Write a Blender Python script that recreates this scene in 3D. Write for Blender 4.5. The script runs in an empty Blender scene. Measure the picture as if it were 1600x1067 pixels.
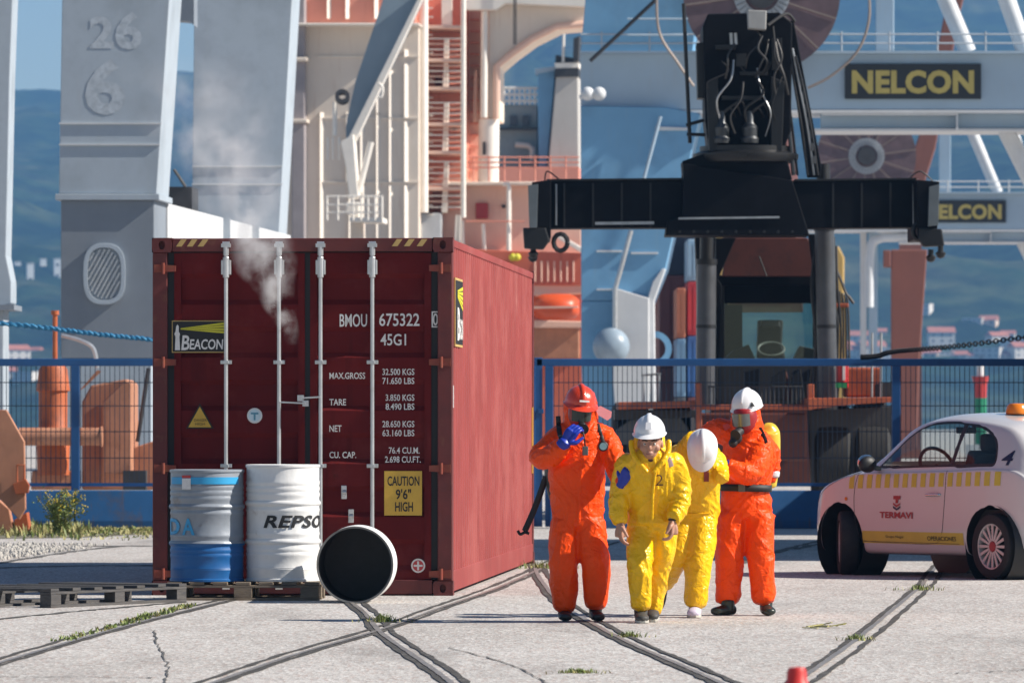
import bpy, bmesh, math, random
from mathutils import Vector, Matrix, noise, Quaternion
from math import sin, cos, pi, radians as R
random.seed(7)
scene = bpy.context.scene
COL = scene.collection
V = Vector
# ---------------------------------------------------------------- camera
FPX, CAMH, HORY = 10310.0, 1.4, 660.0          # focal length in photo pixels, eye height, horizon row
cam_d = bpy.data.cameras.new('camera'); cam = bpy.data.objects.new('camera', cam_d); COL.objects.link(cam)
cam.location = (0, 0, CAMH); cam.rotation_euler = (R(90), 0, 0)
cam_d.sensor_width = 36; cam_d.lens = 36 * FPX / 1600; cam_d.shift_y = (HORY - 533.5) / 1600
cam_d.clip_start = 1; cam_d.clip_end = 20000
cam_d.dof.use_dof = True; cam_d.dof.focus_distance = 49.0; cam_d.dof.aperture_fstop = 8.0
scene.camera = cam
# ---------------------------------------------------------------- sky, sun, exposure
SUN_EL, SUN_AZ = 38.0, 97.0                     # azimuth clockwise from +Y (view direction)
world = bpy.data.worlds.new('World'); scene.world = world; world.use_nodes = True
wn = world.node_tree.nodes; wl = world.node_tree.links
bg = wn['Background']; sky = wn.new('ShaderNodeTexSky'); sky.sky_type = 'NISHITA'; sky.sun_disc = False
sky.sun_elevation = R(SUN_EL); sky.sun_rotation = R(SUN_AZ); sky.air_density = 1.0; sky.dust_density = 0.1; sky.ozone_density = 3.0
bg.inputs["Strength"].default_value = 0.054
wl.new(sky.outputs[0], bg.inputs['Color'])
sun_d = bpy.data.lights.new('sun', 'SUN'); sun = bpy.data.objects.new('sun', sun_d); COL.objects.link(sun)
sun_d.energy = 5.0; sun_d.angle = R(0.5); sun_d.color = (1.0, 0.93, 0.83)
sdir = V((cos(R(SUN_EL)) * sin(R(SUN_AZ)), cos(R(SUN_EL)) * cos(R(SUN_AZ)), sin(R(SUN_EL))))
sun.rotation_euler = sdir.to_track_quat('Z', 'Y').to_euler(); sun.location = (30, 20, 40)
vs_ = scene.view_settings
vs_.view_transform = 'Standard'; vs_.look = 'None'; vs_.exposure = 0.62; vs_.gamma = 1.0; vs_.use_curve_mapping = False
scene.cycles.use_denoising = True; scene.cycles.max_bounces = 8; scene.cycles.transparent_max_bounces = 16
scene.cycles.volume_bounces = 1; scene.cycles.sample_clamp_indirect = 6.0; scene.cycles.volume_step_rate = 1.0
try: scene.cycles.denoiser = 'OPENIMAGEDENOISE'
except Exception: pass

# ---------------------------------------------------------------- helpers
def at(px, py, Y): return V(((px - 800) * Y / FPX, Y, CAMH - (py - HORY) * Y / FPX))
def gp(px, py):
    Y = CAMH * FPX / (py - HORY); return V(((px - 800) * Y / FPX, Y, 0))

def M(name, col, rough=.5, metal=0., var=.12, vs=3., bump=0., bs=30., stain=None, sa=.5, ss=1.2, sth=.55, rv=.1, coat=0., stretch=None, alpha=None, trans=0., spec=.5, streak=None, stk=.4, wear=None, chips=None):
    m = bpy.data.materials.new(name); m.use_nodes = True
    nt = m.node_tree; n = nt.nodes; l = nt.links; b = n['Principled BSDF']
    tc = n.new('ShaderNodeTexCoord'); src = tc.outputs['Object']
    if stretch:
        mp = n.new('ShaderNodeMapping'); mp.inputs['Scale'].default_value = stretch; l.new(src, mp.inputs[0]); src = mp.outputs[0]
    nz = n.new('ShaderNodeTexNoise'); nz.inputs['Scale'].default_value = vs; nz.inputs['Detail'].default_value = 7; nz.inputs['Roughness'].default_value = .62
    l.new(src, nz.inputs['Vector'])
    mr = n.new('ShaderNodeMapRange'); mr.inputs[1].default_value = .28; mr.inputs[2].default_value = .72
    mr.inputs[3].default_value = 1 - var; mr.inputs[4].default_value = 1 + var; l.new(nz.outputs[0], mr.inputs[0])
    mx = n.new('ShaderNodeMix'); mx.data_type = 'RGBA'; mx.blend_type = 'MULTIPLY'; mx.inputs[0].default_value = 1
    mx.inputs[6].default_value = (*col, 1); l.new(mr.outputs[0], mx.inputs[7]); out = mx.outputs[2]
    def layer(out, c, vec, sc, th, amt):
        n2 = n.new('ShaderNodeTexNoise'); n2.inputs['Scale'].default_value = sc; n2.inputs['Detail'].default_value = 9; n2.inputs['Roughness'].default_value = .68
        l.new(vec, n2.inputs['Vector'])
        r2 = n.new('ShaderNodeMapRange'); r2.inputs[1].default_value = th; r2.inputs[2].default_value = th + .14; r2.inputs[3].default_value = 0; r2.inputs[4].default_value = amt
        l.new(n2.outputs[0], r2.inputs[0])
        m2 = n.new('ShaderNodeMix'); m2.data_type = 'RGBA'; l.new(r2.outputs[0], m2.inputs[0]); l.new(out, m2.inputs[6]); m2.inputs[7].default_value = (*c, 1)
        return m2.outputs[2]
    if stain: out = layer(out, stain, src, ss, sth, sa)
    if streak:
        mp2 = n.new('ShaderNodeMapping'); mp2.inputs['Scale'].default_value = (9, 9, .7); l.new(tc.outputs['Object'], mp2.inputs[0])
        out = layer(out, streak, mp2.outputs[0], 1.0, .56, stk)
    if wear:
        mp3 = n.new('ShaderNodeMapping'); mp3.inputs['Scale'].default_value = (14, 7, .9); l.new(tc.outputs['Object'], mp3.inputs[0])
        out = layer(out, wear, mp3.outputs[0], 1.0, .64, .75)
    if chips: out = layer(out, chips, tc.outputs['Object'], 9.0, .645, .85)
    l.new(out, b.inputs['Base Color'])
    rr = n.new('ShaderNodeMapRange'); rr.inputs[3].default_value = max(.02, rough - rv); rr.inputs[4].default_value = min(1, rough + rv)
    l.new(nz.outputs[0], rr.inputs[0]); l.new(rr.outputs[0], b.inputs['Roughness'])
    b.inputs['Metallic'].default_value = metal; b.inputs['Specular IOR Level'].default_value = spec
    if coat: b.inputs['Coat Weight'].default_value = coat; b.inputs['Coat Roughness'].default_value = .08
    if trans: b.inputs['Transmission Weight'].default_value = trans
    if alpha is not None: b.inputs['Alpha'].default_value = alpha
    if bump:
        nb = n.new('ShaderNodeTexNoise'); nb.inputs['Scale'].default_value = bs; nb.inputs['Detail'].default_value = 4; l.new(src, nb.inputs['Vector'])
        bp = n.new('ShaderNodeBump'); bp.inputs['Strength'].default_value = 1.0; bp.inputs['Distance'].default_value = bump
        l.new(nb.outputs[0], bp.inputs['Height']); l.new(bp.outputs[0], b.inputs['Normal'])
    return m

def glass_mat(name, tint, mixf=.12, rough=.03):
    m = bpy.data.materials.new(name); m.use_nodes = True; nt = m.node_tree; n = nt.nodes; l = nt.links
    n.remove(n['Principled BSDF']); o = n['Material Output']
    t = n.new('ShaderNodeBsdfTransparent'); t.inputs[0].default_value = (*tint, 1)
    g = n.new('ShaderNodeBsdfGlossy'); g.inputs['Roughness'].default_value = rough
    ge = n.new('ShaderNodeNewGeometry'); dt_ = n.new('ShaderNodeVectorMath'); dt_.operation = 'DOT_PRODUCT'; l.new(ge.outputs['Incoming'], dt_.inputs[0]); l.new(ge.outputs['Normal'], dt_.inputs[1])
    def mth(op, a, b=None):
        x = n.new('ShaderNodeMath'); x.operation = op; l.new(a, x.inputs[0])
        if b is not None: x.inputs[1].default_value = b
        return x
    c_ = mth('ABSOLUTE', dt_.outputs['Value']); i_ = mth('MULTIPLY', c_.outputs[0], -1.0); i2 = mth('ADD', i_.outputs[0], 1.0); p5 = mth('POWER', i2.outputs[0], 5.0); sc_ = mth('MULTIPLY', p5.outputs[0], .8)
    ad = mth('ADD', sc_.outputs[0], .035 + mixf * .3)   # Schlick reflectance, same from both sides of a thin pane
    mx = n.new('ShaderNodeMixShader'); l.new(ad.outputs[0], mx.inputs[0]); l.new(t.outputs[0], mx.inputs[1]); l.new(g.outputs[0], mx.inputs[2])
    l.new(mx.outputs[0], o.inputs['Surface']); return m

OFF = {}
SKEW = 0.0        # sideways drift per metre of depth: the quay runs 3.3 degrees off the view axis
def tag(o, label=None, cat=None, group=None, kind=None):
    if label: o['label'] = label
    if cat: o['category'] = cat
    if group: o['group'] = group
    if kind: o['kind'] = kind
    return o
def thing(name, label, cat, loc=(0, 0, 0), rz=0., group=None, kind=None):
    o = bpy.data.objects.new(name, None); COL.objects.link(o); o.empty_display_size = .2
    o.location = loc; o.rotation_euler = (0, 0, rz); OFF[o.name] = V(loc)
    return tag(o, label, cat, group, kind)
def relabel(root, label, group=None):
    root['label'] = label
    if group: root['group'] = group
def dup(root, parent=None):
    c = root.copy(); COL.objects.link(c)
    if parent is not None: c.parent = parent
    OFF[c.name] = OFF.get(root.name, V()).copy()
    for ch in list(root.children): dup(ch, c)
    return c

def frame(d, up=V((0, 0, 1))):
    d = d.normalized()
    if abs(d.dot(up)) > .97: up = V((1, 0, 0)) if abs(d.x) < .9 else V((0, 1, 0))
    a = up.cross(d).normalized(); b = d.cross(a).normalized(); return a, b, d

class MB:
    def __init__(s): s.v = []; s.f = []; s.mi = []
    def add(s, vs, fs, mi=0):
        n = len(s.v); s.v += [tuple(v) for v in vs]; s.f += [tuple(i + n for i in f) for f in fs]; s.mi += [mi] * len(fs); return s
    def box(s, x0, x1, y0, y1, z0, z1, mi=0):
        vs = [(x, y, z) for z in (z0, z1) for y in (y0, y1) for x in (x0, x1)]
        return s.add(vs, [(0, 2, 3, 1), (4, 5, 7, 6), (0, 1, 5, 4), (2, 6, 7, 3), (0, 4, 6, 2), (1, 3, 7, 5)], mi)
    def cbox(s, c, sx, sy, sz, mi=0):
        return s.box(c[0] - sx / 2, c[0] + sx / 2, c[1] - sy / 2, c[1] + sy / 2, c[2] - sz / 2, c[2] + sz / 2, mi)
    def bar(s, p, q, w, h, up=V((0, 0, 1)), w2=None, h2=None, mi=0):
        p, q = V(p), V(q); a, b, d = frame(q - p, up); w2 = w if w2 is None else w2; h2 = h if h2 is None else h2
        vs = []
        for c, ww, hh in ((p, w, h), (q, w2, h2)):
            for i, j in ((-1, -1), (1, -1), (1, 1), (-1, 1)): vs.append(c + a * (i * ww / 2) + b * (j * hh / 2))
        return s.add(vs, [(3, 2, 1, 0), (4, 5, 6, 7), (0, 1, 5, 4), (1, 2, 6, 5), (2, 3, 7, 6), (3, 0, 4, 7)], mi)
    def tube(s, pts, r, n=8, caps=True, mi=0):
        pts = [V(p) for p in pts]; N = len(pts); rs = r if isinstance(r, (list, tuple)) else [r] * N
        vs = []; fs = []; a = None
        for i, p in enumerate(pts):
            d = (pts[min(i + 1, N - 1)] - pts[max(i - 1, 0)]).normalized()
            if a is None: a, b, _ = frame(d)
            else:
                a = (a - d * a.dot(d)).normalized(); b = d.cross(a)
            for k in range(n):
                t = 2 * pi * k / n; vs.append(p + (a * cos(t) + b * sin(t)) * rs[i])
        for i in range(N - 1):
            for k in range(n): fs.append((i * n + k, i * n + (k + 1) % n, (i + 1) * n + (k + 1) % n, (i + 1) * n + k))
        if caps: fs.append(tuple(range(n - 1, -1, -1))); fs.append(tuple((N - 1) * n + k for k in range(n)))
        return s.add(vs, fs, mi)
    def rod(s, p, q, r, n=10, mi=0): return s.tube([p, q], r, n, True, mi)
    def lathe(s, prof, n=32, mat=None, closed=False, mi=0, caps=True):
        vs = []; fs = []; N = len(prof); mat = mat or Matrix.Identity(4)
        for (r, z) in prof:
            for k in range(n):
                t = 2 * pi * k / n; vs.append(mat @ V((r * cos(t), r * sin(t), z)))
        for i in range(N - 1 if not closed else N):
            for k in range(n):
                j = (i + 1) % N; fs.append((i * n + k, i * n + (k + 1) % n, j * n + (k + 1) % n, j * n + k))
        if not closed and caps:
            if prof[0][0] > 1e-5: fs.append(tuple(range(n - 1, -1, -1)))
            if prof[-1][0] > 1e-5: fs.append(tuple((N - 1) * n + k for k in range(n)))
        return s.add(vs, fs, mi)
    def prism(s, poly, fn, mi=0):
        """poly: list of 2-tuples; fn(u, v, 0|1) -> Vector; closed solid between the two sides."""
        n = len(poly); vs = [fn(u, v, 0) for u, v in poly] + [fn(u, v, 1) for u, v in poly]
        fs = [tuple(range(n)), tuple(range(2 * n - 1, n - 1, -1))] + [(i, i + n, (i + 1) % n + n, (i + 1) % n) for i in range(n)]
        return s.add(vs, fs, mi)
    def px(s, poly, Y0, Y1, mi=0):
        """solid whose front outline at distance Y0 is given in photo pixels, running straight back to Y1."""
        pts = [at(x, y, Y0) for x, y in poly]
        n = len(pts); vs = pts + [V((p.x + SKEW * (Y1 - Y0), Y1, p.z)) for p in pts]
        fs = [tuple(range(n)), tuple(range(2 * n - 1, n - 1, -1))] + [(i, i + n, (i + 1) % n + n, (i + 1) % n) for i in range(n)]
        return s.add(vs, fs, mi)
    def sphere(s, c, r, nu=16, nv=10, sc=(1, 1, 1), mi=0):
        c = V(c); vs = [c + V((0, 0, r * sc[2]))]; fs = []
        for i in range(1, nv):
            ph = pi * i / nv
            for k in range(nu):
                t = 2 * pi * k / nu; vs.append(c + V((r * sin(ph) * cos(t) * sc[0], r * sin(ph) * sin(t) * sc[1], r * cos(ph) * sc[2])))
        vs.append(c - V((0, 0, r * sc[2]))); last = len(vs) - 1
        for k in range(nu):
            fs.append((0, 1 + k, 1 + (k + 1) % nu)); fs.append((last, last - nu + (k + 1) % nu, last - nu + k))
        for i in range(nv - 2):
            for k in range(nu):
                a = 1 + i * nu; fs.append((a + k, a + nu + k, a + nu + (k + 1) % nu, a + (k + 1) % nu))
        return s.add(vs, fs, mi)
    def xf(s, m, start=0):
        s.v[start:] = [tuple(m @ V(v)) for v in s.v[start:]]; return s
    def build(s, name, mat, parent=None, world=True, bevel=0., smooth=None, base=None, kind=None, fix=True):
        off = V()
        if parent is not None: off = OFF.get(parent.name, V()) if world else V()
        elif world:
            if base is None:
                xs = [v[0] for v in s.v]; ys = [v[1] for v in s.v]; zs = [v[2] for v in s.v]
                base = V(((min(xs) + max(xs)) / 2, (min(ys) + max(ys)) / 2, min(zs)))
            off = V(base)
        me = bpy.data.meshes.new(name)
        me.from_pydata([(v[0] - off.x, v[1] - off.y, v[2] - off.z) for v in s.v], [], s.f)
        mats = mat if isinstance(mat, (list, tuple)) else [mat]
        for m in mats: me.materials.append(m)
        if len(mats) > 1: me.polygons.foreach_set('material_index', s.mi)
        if fix:
            bm = bmesh.new(); bm.from_mesh(me); bmesh.ops.recalc_face_normals(bm, faces=bm.faces); bm.to_mesh(me); bm.free()
        o = bpy.data.objects.new(name, me); COL.objects.link(o)
        if parent is not None: o.parent = parent; OFF[o.name] = off.copy()
        else: o.location = off; OFF[o.name] = off.copy()
        if smooth is not None:
            me.polygons.foreach_set('use_smooth', [True] * len(me.polygons)); me.set_sharp_from_angle(angle=R(smooth))
        if bevel:
            b = o.modifiers.new('bevel', 'BEVEL'); b.width = bevel; b.segments = 2; b.limit_method = 'ANGLE'; b.angle_limit = R(40)
            b.harden_normals = False
        if kind: o['kind'] = kind
        return o

def text2d(txt, bold=0., spacing=1., res=3):
    cu = bpy.data.curves.new('lettering', 'FONT'); cu.body = txt; cu.size = 1; cu.offset = bold; cu.space_character = spacing; cu.resolution_u = res
    o = bpy.data.objects.new('lettering', cu); me = bpy.data.meshes.new_from_object(o)
    vs = [(v.co.x, v.co.y) for v in me.vertices]; fs = [tuple(p.vertices) for p in me.polygons]
    bpy.data.objects.remove(o); bpy.data.curves.remove(cu); bpy.data.meshes.remove(me)
    return vs, fs
def text_fit(txt, u0, u1, v0, v1, bold=0., spacing=1., shear=0., res=3):
    vs, fs = text2d(txt, bold, spacing, res)
    if shear: vs = [(x + shear * y, y) for x, y in vs]
    xs = [v[0] for v in vs]; ys = [v[1] for v in vs]; a, b, c, d = min(xs), max(xs), min(ys), max(ys)
    return [(u0 + (x - a) / (b - a) * (u1 - u0), v0 + (y - c) / (d - c) * (v1 - v0)) for x, y in vs], fs
def lettering(txt, box, fn, mat, parent, world=False, name='lettering', **k):
    vs, fs = text_fit(txt, *box, **k)
    mb = MB(); mb.add([fn(u, v) for u, v in vs], fs); return mb.build(name, mat, parent, world=world, fix=False)
def catmull(pts, n):
    pts = [V(p) for p in pts]; out = []
    for i in range(len(pts) - 1):
        p0, p1, p2, p3 = pts[max(i - 1, 0)], pts[i], pts[i + 1], pts[min(i + 2, len(pts) - 1)]
        for k in range(n):
            t = k / n
            out.append(.5 * ((2 * p1) + (p2 - p0) * t + (2 * p0 - 5 * p1 + 4 * p2 - p3) * t * t + (3 * p1 - p0 - 3 * p2 + p3) * t ** 3))
    out.append(pts[-1]); return out
def lerp_tab(tab, x):
    if x <= tab[0][0]: return tab[0][1]
    for (a, fa), (b, fb) in zip(tab, tab[1:]):
        if x <= b: return fa + (fb - fa) * (x - a) / (b - a)
    return tab[-1][1]
def cub_tab(tab, x):
    """smooth monotone-ish cubic through a table"""
    n = len(tab)
    if x <= tab[0][0]: return tab[0][1]
    if x >= tab[-1][0]: return tab[-1][1]
    for i in range(n - 1):
        if x <= tab[i + 1][0]:
            x0, y0 = tab[i]; x1, y1 = tab[i + 1]; h = x1 - x0
            def slope(j):
                if j == 0 or j == n - 1: k = min(max(j, 0), n - 2); return (tab[k + 1][1] - tab[k][1]) / (tab[k + 1][0] - tab[k][0]) if j == 0 else (tab[j][1] - tab[j - 1][1]) / (tab[j][0] - tab[j - 1][0])
                return (tab[j + 1][1] - tab[j - 1][1]) / (tab[j + 1][0] - tab[j - 1][0])
            m0, m1 = slope(i), slope(i + 1); t = (x - x0) / h
            return (2 * t ** 3 - 3 * t * t + 1) * y0 + (t ** 3 - 2 * t * t + t) * h * m0 + (-2 * t ** 3 + 3 * t * t) * y1 + (t ** 3 - t * t) * h * m1
# ================================================================= materials of the setting
def concrete_mat():
    m = bpy.data.materials.new('quay_concrete'); m.use_nodes = True; nt = m.node_tree; n = nt.nodes; l = nt.links; b = n['Principled BSDF']
    tc = n.new('ShaderNodeTexCoord'); src = tc.outputs['Object']
    def nz(sc, det=6, ro=.6, vec=src):
        t = n.new('ShaderNodeTexNoise'); t.inputs['Scale'].default_value = sc; t.inputs['Detail'].default_value = det; t.inputs['Roughness'].default_value = ro; l.new(vec, t.inputs['Vector']); return t.outputs[0]
    def rng(o, a, b_, c, d):
        r = n.new('ShaderNodeMapRange'); r.inputs[1].default_value = a; r.inputs[2].default_value = b_; r.inputs[3].default_value = c; r.inputs[4].default_value = d; l.new(o, r.inputs[0]); return r.outputs[0]
    def mix(f, a, c, mode='MIX'):
        x = n.new('ShaderNodeMix'); x.data_type = 'RGBA'; x.blend_type = mode
        if isinstance(f, float): x.inputs[0].default_value = f
        else: l.new(f, x.inputs[0])
        if isinstance(a, tuple): x.inputs[6].default_value = (*a, 1)
        else: l.new(a, x.inputs[6])
        if isinstance(c, tuple): x.inputs[7].default_value = (*c, 1)
        else: l.new(c, x.inputs[7])
        return x.outputs[2]
    # broad patches, stretched a little along the quay so that they read at a grazing view
    mp = n.new('ShaderNodeMapping'); mp.inputs['Scale'].default_value = (1, .35, 1); l.new(src, mp.inputs[0])
    c = mix(rng(nz(.55, 8, .65, mp.outputs[0]), .35, .68, 0, 1), (.42, .397, .375), (.53, .507, .485))
    c = mix(rng(nz(1.3, 9, .72, mp.outputs[0]), .50, .70, 0, .7), c, (.33, .305, .29))
    # exposed aggregate: pale and dark stones
    v = n.new('ShaderNodeTexVoronoi'); v.inputs['Scale'].default_value = 52; mp2 = n.new('ShaderNodeMapping'); mp2.inputs['Scale'].default_value = (1, .3, 1); l.new(src, mp2.inputs[0]); l.new(mp2.outputs[0], v.inputs['Vector'])
    sp = n.new('ShaderNodeSeparateColor'); l.new(v.outputs['Color'], sp.inputs[0])
    c = mix(rng(sp.outputs[0], .68, .78, 0, .55), c, (.22, .195, .185))
    c = mix(rng(sp.outputs[1], .78, .88, 0, .6), c, (.66, .64, .61))
    c = mix(rng(sp.outputs[2], .86, .93, 0, .5), c, (.36, .24, .20))
    # oil and tyre stains
    mp3 = n.new('ShaderNodeMapping'); mp3.inputs['Scale'].default_value = (.5, .10, 1); l.new(src, mp3.inputs[0])
    c = mix(rng(nz(1.7, 7, .6, mp3.outputs[0]), .55, .70, 0, .45), c, (.15, .14, .135))
    l.new(c, b.inputs['Base Color']); b.inputs['Roughness'].default_value = .9; b.inputs['Specular IOR Level'].default_value = .2
    bp = n.new('ShaderNodeBump'); bp.inputs['Distance'].default_value = .0025; l.new(v.outputs['Distance'], bp.inputs['Height']); l.new(bp.outputs[0], b.inputs['Normal'])
    return m
CONC = concrete_mat()
TAR = M('asphalt_joint', (.050, .045, .041), .9, var=.45, vs=14, bump=.004, bs=60, stain=(.24, .22, .2), sa=.6, ss=8, sth=.52)
RAILM = M('worn_rail_steel', (.26, .235, .215), .5, .35, var=.3, vs=7, stain=(.34, .31, .28), sa=.8, ss=5, sth=.48)
CRACK = M('crack_dark', (.09, .085, .08), .95, var=.3, vs=20)
GRASS = M('weed_leaf', (.16, .21, .05), .6, var=.4, vs=25)
GRASSY = M('weed_leaf_dry', (.34, .31, .12), .7, var=.35, vs=25)
FLOWER = M('yellow_blossom', (.55, .40, .03), .6, var=.2)
STONE = M('ballast_stone', (.42, .40, .37), .9, var=.3, vs=9)
SOIL = M('verge_soil', (.17, .145, .11), .95, var=.35, vs=5, bump=.02, bs=9, stain=(.09, .12, .04), sa=.8, ss=2.5, sth=.48)
WATER = M('harbour_water', (.03, .07, .10), .12, var=.2, vs=.2, bump=.05, bs=1.4)

# ================================================================= ground, water, hills
g = MB(); g.add([(-900, -60, 0), (900, -60, 0), (900, 400, 0), (-900, 400, 0)], [(0, 1, 2, 3)])
ground = g.build('ground', CONC, base=(0, 0, 0), kind='structure')
w = MB(); w.add([(-9000, 400, -2.2), (9000, 400, -2.2), (9000, 9000, -2.2), (-9000, 9000, -2.2)], [(0, 1, 2, 3)])
w.box(-900, 900, 399.6, 399.99, -4.5, -.004)
w.build('water', WATER, base=(0, 0, -2.2), kind='structure')

fq = MB(); fq.add([(14, 400.5, -.004), (900, 400.5, -.004), (900, 1300, -.004), (14, 1300, -.004)], [(0, 1, 2, 3)]); fq.box(13.99, 900, 1300, 1301, -4.5, -.008)
fq.build('far_quay', CONC, base=(0, 0, 0), kind='structure', fix=False)
def ribbon(mb, pts, w0, w1, z, jit=0., mi=0):
    """flat strip on the ground between the side offsets w0..w1 of a path"""
    vs = []; fs = []
    for i, p in enumerate(pts):
        d = (pts[min(i + 1, len(pts) - 1)] - pts[max(i - 1, 0)]); d.z = 0; d.normalize(); nn = V((-d.y, d.x, 0))
        a = w0 + random.uniform(-jit, jit); b = w1 + random.uniform(-jit, jit)
        vs += [p + nn * a + V((0, 0, z)), p + nn * b + V((0, 0, z))]
    for i in range(len(pts) - 1): fs.append((2 * i, 2 * i + 1, 2 * i + 3, 2 * i + 2))
    mb.add(vs, fs, mi)
tracks = {
 'a': [(-160, 1084), (0, 1034), (100, 1004), (200, 976), (290, 953), (352, 938), (420, 922), (520, 902)],
 'b': [(160, 1125), (330, 1066), (460, 1022), (590, 984), (690, 948), (770, 920), (832, 893), (858, 880), (900, 864), (960, 846)],
 'c': [(545, 936), (575, 958), (600, 988), (648, 1022), (700, 1058), (740, 1092), (800, 1140)],
 'd': [(838, 882), (848, 904), (880, 942), (935, 977), (1000, 1010), (1080, 1044), (1165, 1082), (1230, 1110)],
 'e': [(1500, 868), (1470, 884), (1445, 915), (1400, 954), (1345, 1000), (1290, 1040), (1235, 1078), (1160, 1130)],
}
for kk, (k, pl) in enumerate(tracks.items()):
    p = catmull([gp(*q) for q in pl], 10)
    c = sum(p, V()) / len(p); c.z = 0
    tr = bpy.data.objects.new('rail_track', None); COL.objects.link(tr); tr.location = c; OFF[tr.name] = c.copy(); tr['kind'] = 'structure'
    m = MB(); ribbon(m, p, -.086, -.044, .004 + kk * .0007, .010); ribbon(m, p, .042, .084, .004 + kk * .0007, .010); m.build('joint_filler', TAR, tr, fix=False)
    m = MB(); ribbon(m, p, -.044, -.008, .0075 + kk * .0007, .004); m.build('rail_head', RAILM, tr, fix=False)
# far dark track lines and slab joints
for pl, wd in (([(1320, 838), (1260, 850), (1215, 862), (1160, 880)], .05), ([(1400, 829), (1300, 846), (1240, 858)], .04),
               ([(-40, 971), (90, 958), (190, 949), (290, 940)], .035), ([(-40, 888), (120, 884), (225, 884), (240, 883)], .10), ([(-30, 884), (40, 873), (110, 862), (190, 853)], .05),
               ([(95, 853), (170, 853), (240, 853)], .12), ([(-60, 1057), (60, 1058), (140, 1058), (235, 1059)], .012), ([(240, 985), (248, 1010), (262, 1040), (258, 1066), (262, 1080)], .006),
               ([(1010, 1023), (1060, 1026), (1110, 1022)], .004), ([(1480, 1052), (1540, 1050), (1610, 1046)], .006), ([(700, 1012), (790, 1036), (860, 1070)], .006)):
    p = catmull([gp(*q) for q in pl], 12)
    q = [v + V((random.uniform(-.010, .010), random.uniform(-.05, .05), 0)) for v in p]
    m = MB(); ribbon(m, q, -wd, wd, .0045, wd * .7); m.build('slab_joint', CRACK, ground, fix=False)

# verge and gravel at the left below the fence
m = MB(); pts = [gp(-60, 842), gp(120, 840), gp(240, 834), gp(300, 832), gp(300, 824), gp(-60, 824)]
m.add([p + V((0, 0, .004)) for p in pts], [tuple(range(len(pts)))]); m.build('verge', SOIL, base=(-6, 84, 0), kind='structure', fix=False)
ico = MB(); ico.sphere((0, 0, 0), 1, 6, 4)
m = MB()
for i in range(1500):
    px = random.uniform(-30, 170); py = random.uniform(850, 878)
    if py > 880 - (px + 30) * .14 or random.random() < max(0, (px - 60) / 140): continue
    p = gp(px, py); s = random.uniform(.008, .028); q = Quaternion((random.random(), random.random(), random.random(), random.random())).normalized()
    m.add([p + V((0, 0, s * .4)) + q @ V((v[0] * s, v[1] * s * 1.3, v[2] * s * .6)) for v in ico.v], ico.f)
tag(m.build('gravel', STONE, kind='stuff'), 'loose pale gravel strewn on the concrete at far left', 'gravel')

def blades(mb, c, n, h, sp, mi=0, wide=.006, lean=.5):
    for i in range(n):
        a = random.uniform(0, 2 * pi); r = sp * min(1.6, abs(random.gauss(0, .55))); p = c + V((r * cos(a), r * sin(a), 0)); hh = h * random.uniform(.4, 1)
        d = random.uniform(0, 2 * pi); t = V((cos(d), sin(d), 0)); s = V((-sin(d), cos(d), 0)) * wide; k = lean * random.uniform(.2, 1) * hh
        mb.add([p - s, p + s, p + t * k * .4 + s * .8 + V((0, 0, hh * .6)), p + t * k * .4 - s * .8 + V((0, 0, hh * .6)), p + t * k + V((0, 0, hh))], [(0, 1, 2, 3), (3, 2, 4)], mi)
tufts = [((600, 972), .075, .13, 'green weed tuft where two rail tracks cross'), ((984, 995), .05, .09, 'small weed tuft in the rail groove beside the left boots'),
         ((1437, 922), .065, .16, 'weed tuft in the rail groove in front of the white car'), ((1337, 1000), .05, .08, 'little weed tuft low on the right rail groove'),
         ((905, 1051), .035, .12, 'flat dry weed tuft on the open concrete'), ((845, 888), .10, .35, 'grass tuft at the rear foot of the red container')]
for (q, h, sp, lb) in tufts:
    m = MB(); c = gp(*q); blades(m, c, 90, h, sp, 0, .004, 1.1); blades(m, c, 60, h * .7, sp * 1.5, 1, .004, 1.6)
    tag(m.build('weed_tuft', [GRASS, GRASSY], base=c, fix=False), lb, 'weed', 'weeds in the joints', 'stuff')
m = MB(); pa = catmull([gp(*q) for q in [(95, 1002), (180, 979), (250, 959), (300, 946)]], 30)
for p in pa:
    blades(m, p + V((random.uniform(-.05, .05), random.uniform(-.1, .1), 0)), random.choice((2, 5, 14)), .035, .05, random.choice((0, 0, 1)), .007, 1.)
tag(m.build('weed_strip', [GRASS, GRASSY], fix=False, kind='stuff'), 'line of low moss and weeds along the left rail groove', 'weeds')
m = MB()
for i in range(900):
    px = random.uniform(-20, 300); py = 826 + abs(random.gauss(0, 6)); c = gp(px, min(py, 845)); blades(m, c, 4, random.uniform(.03, .14) * (1.2 if px < 130 else .5), .12, random.choice((0, 1, 1)), .012, .8)
tag(m.build('verge_grass', [GRASS, GRASSY], fix=False, kind='stuff'), 'rough grass along the foot of the blue fence base', 'grass')
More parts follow.
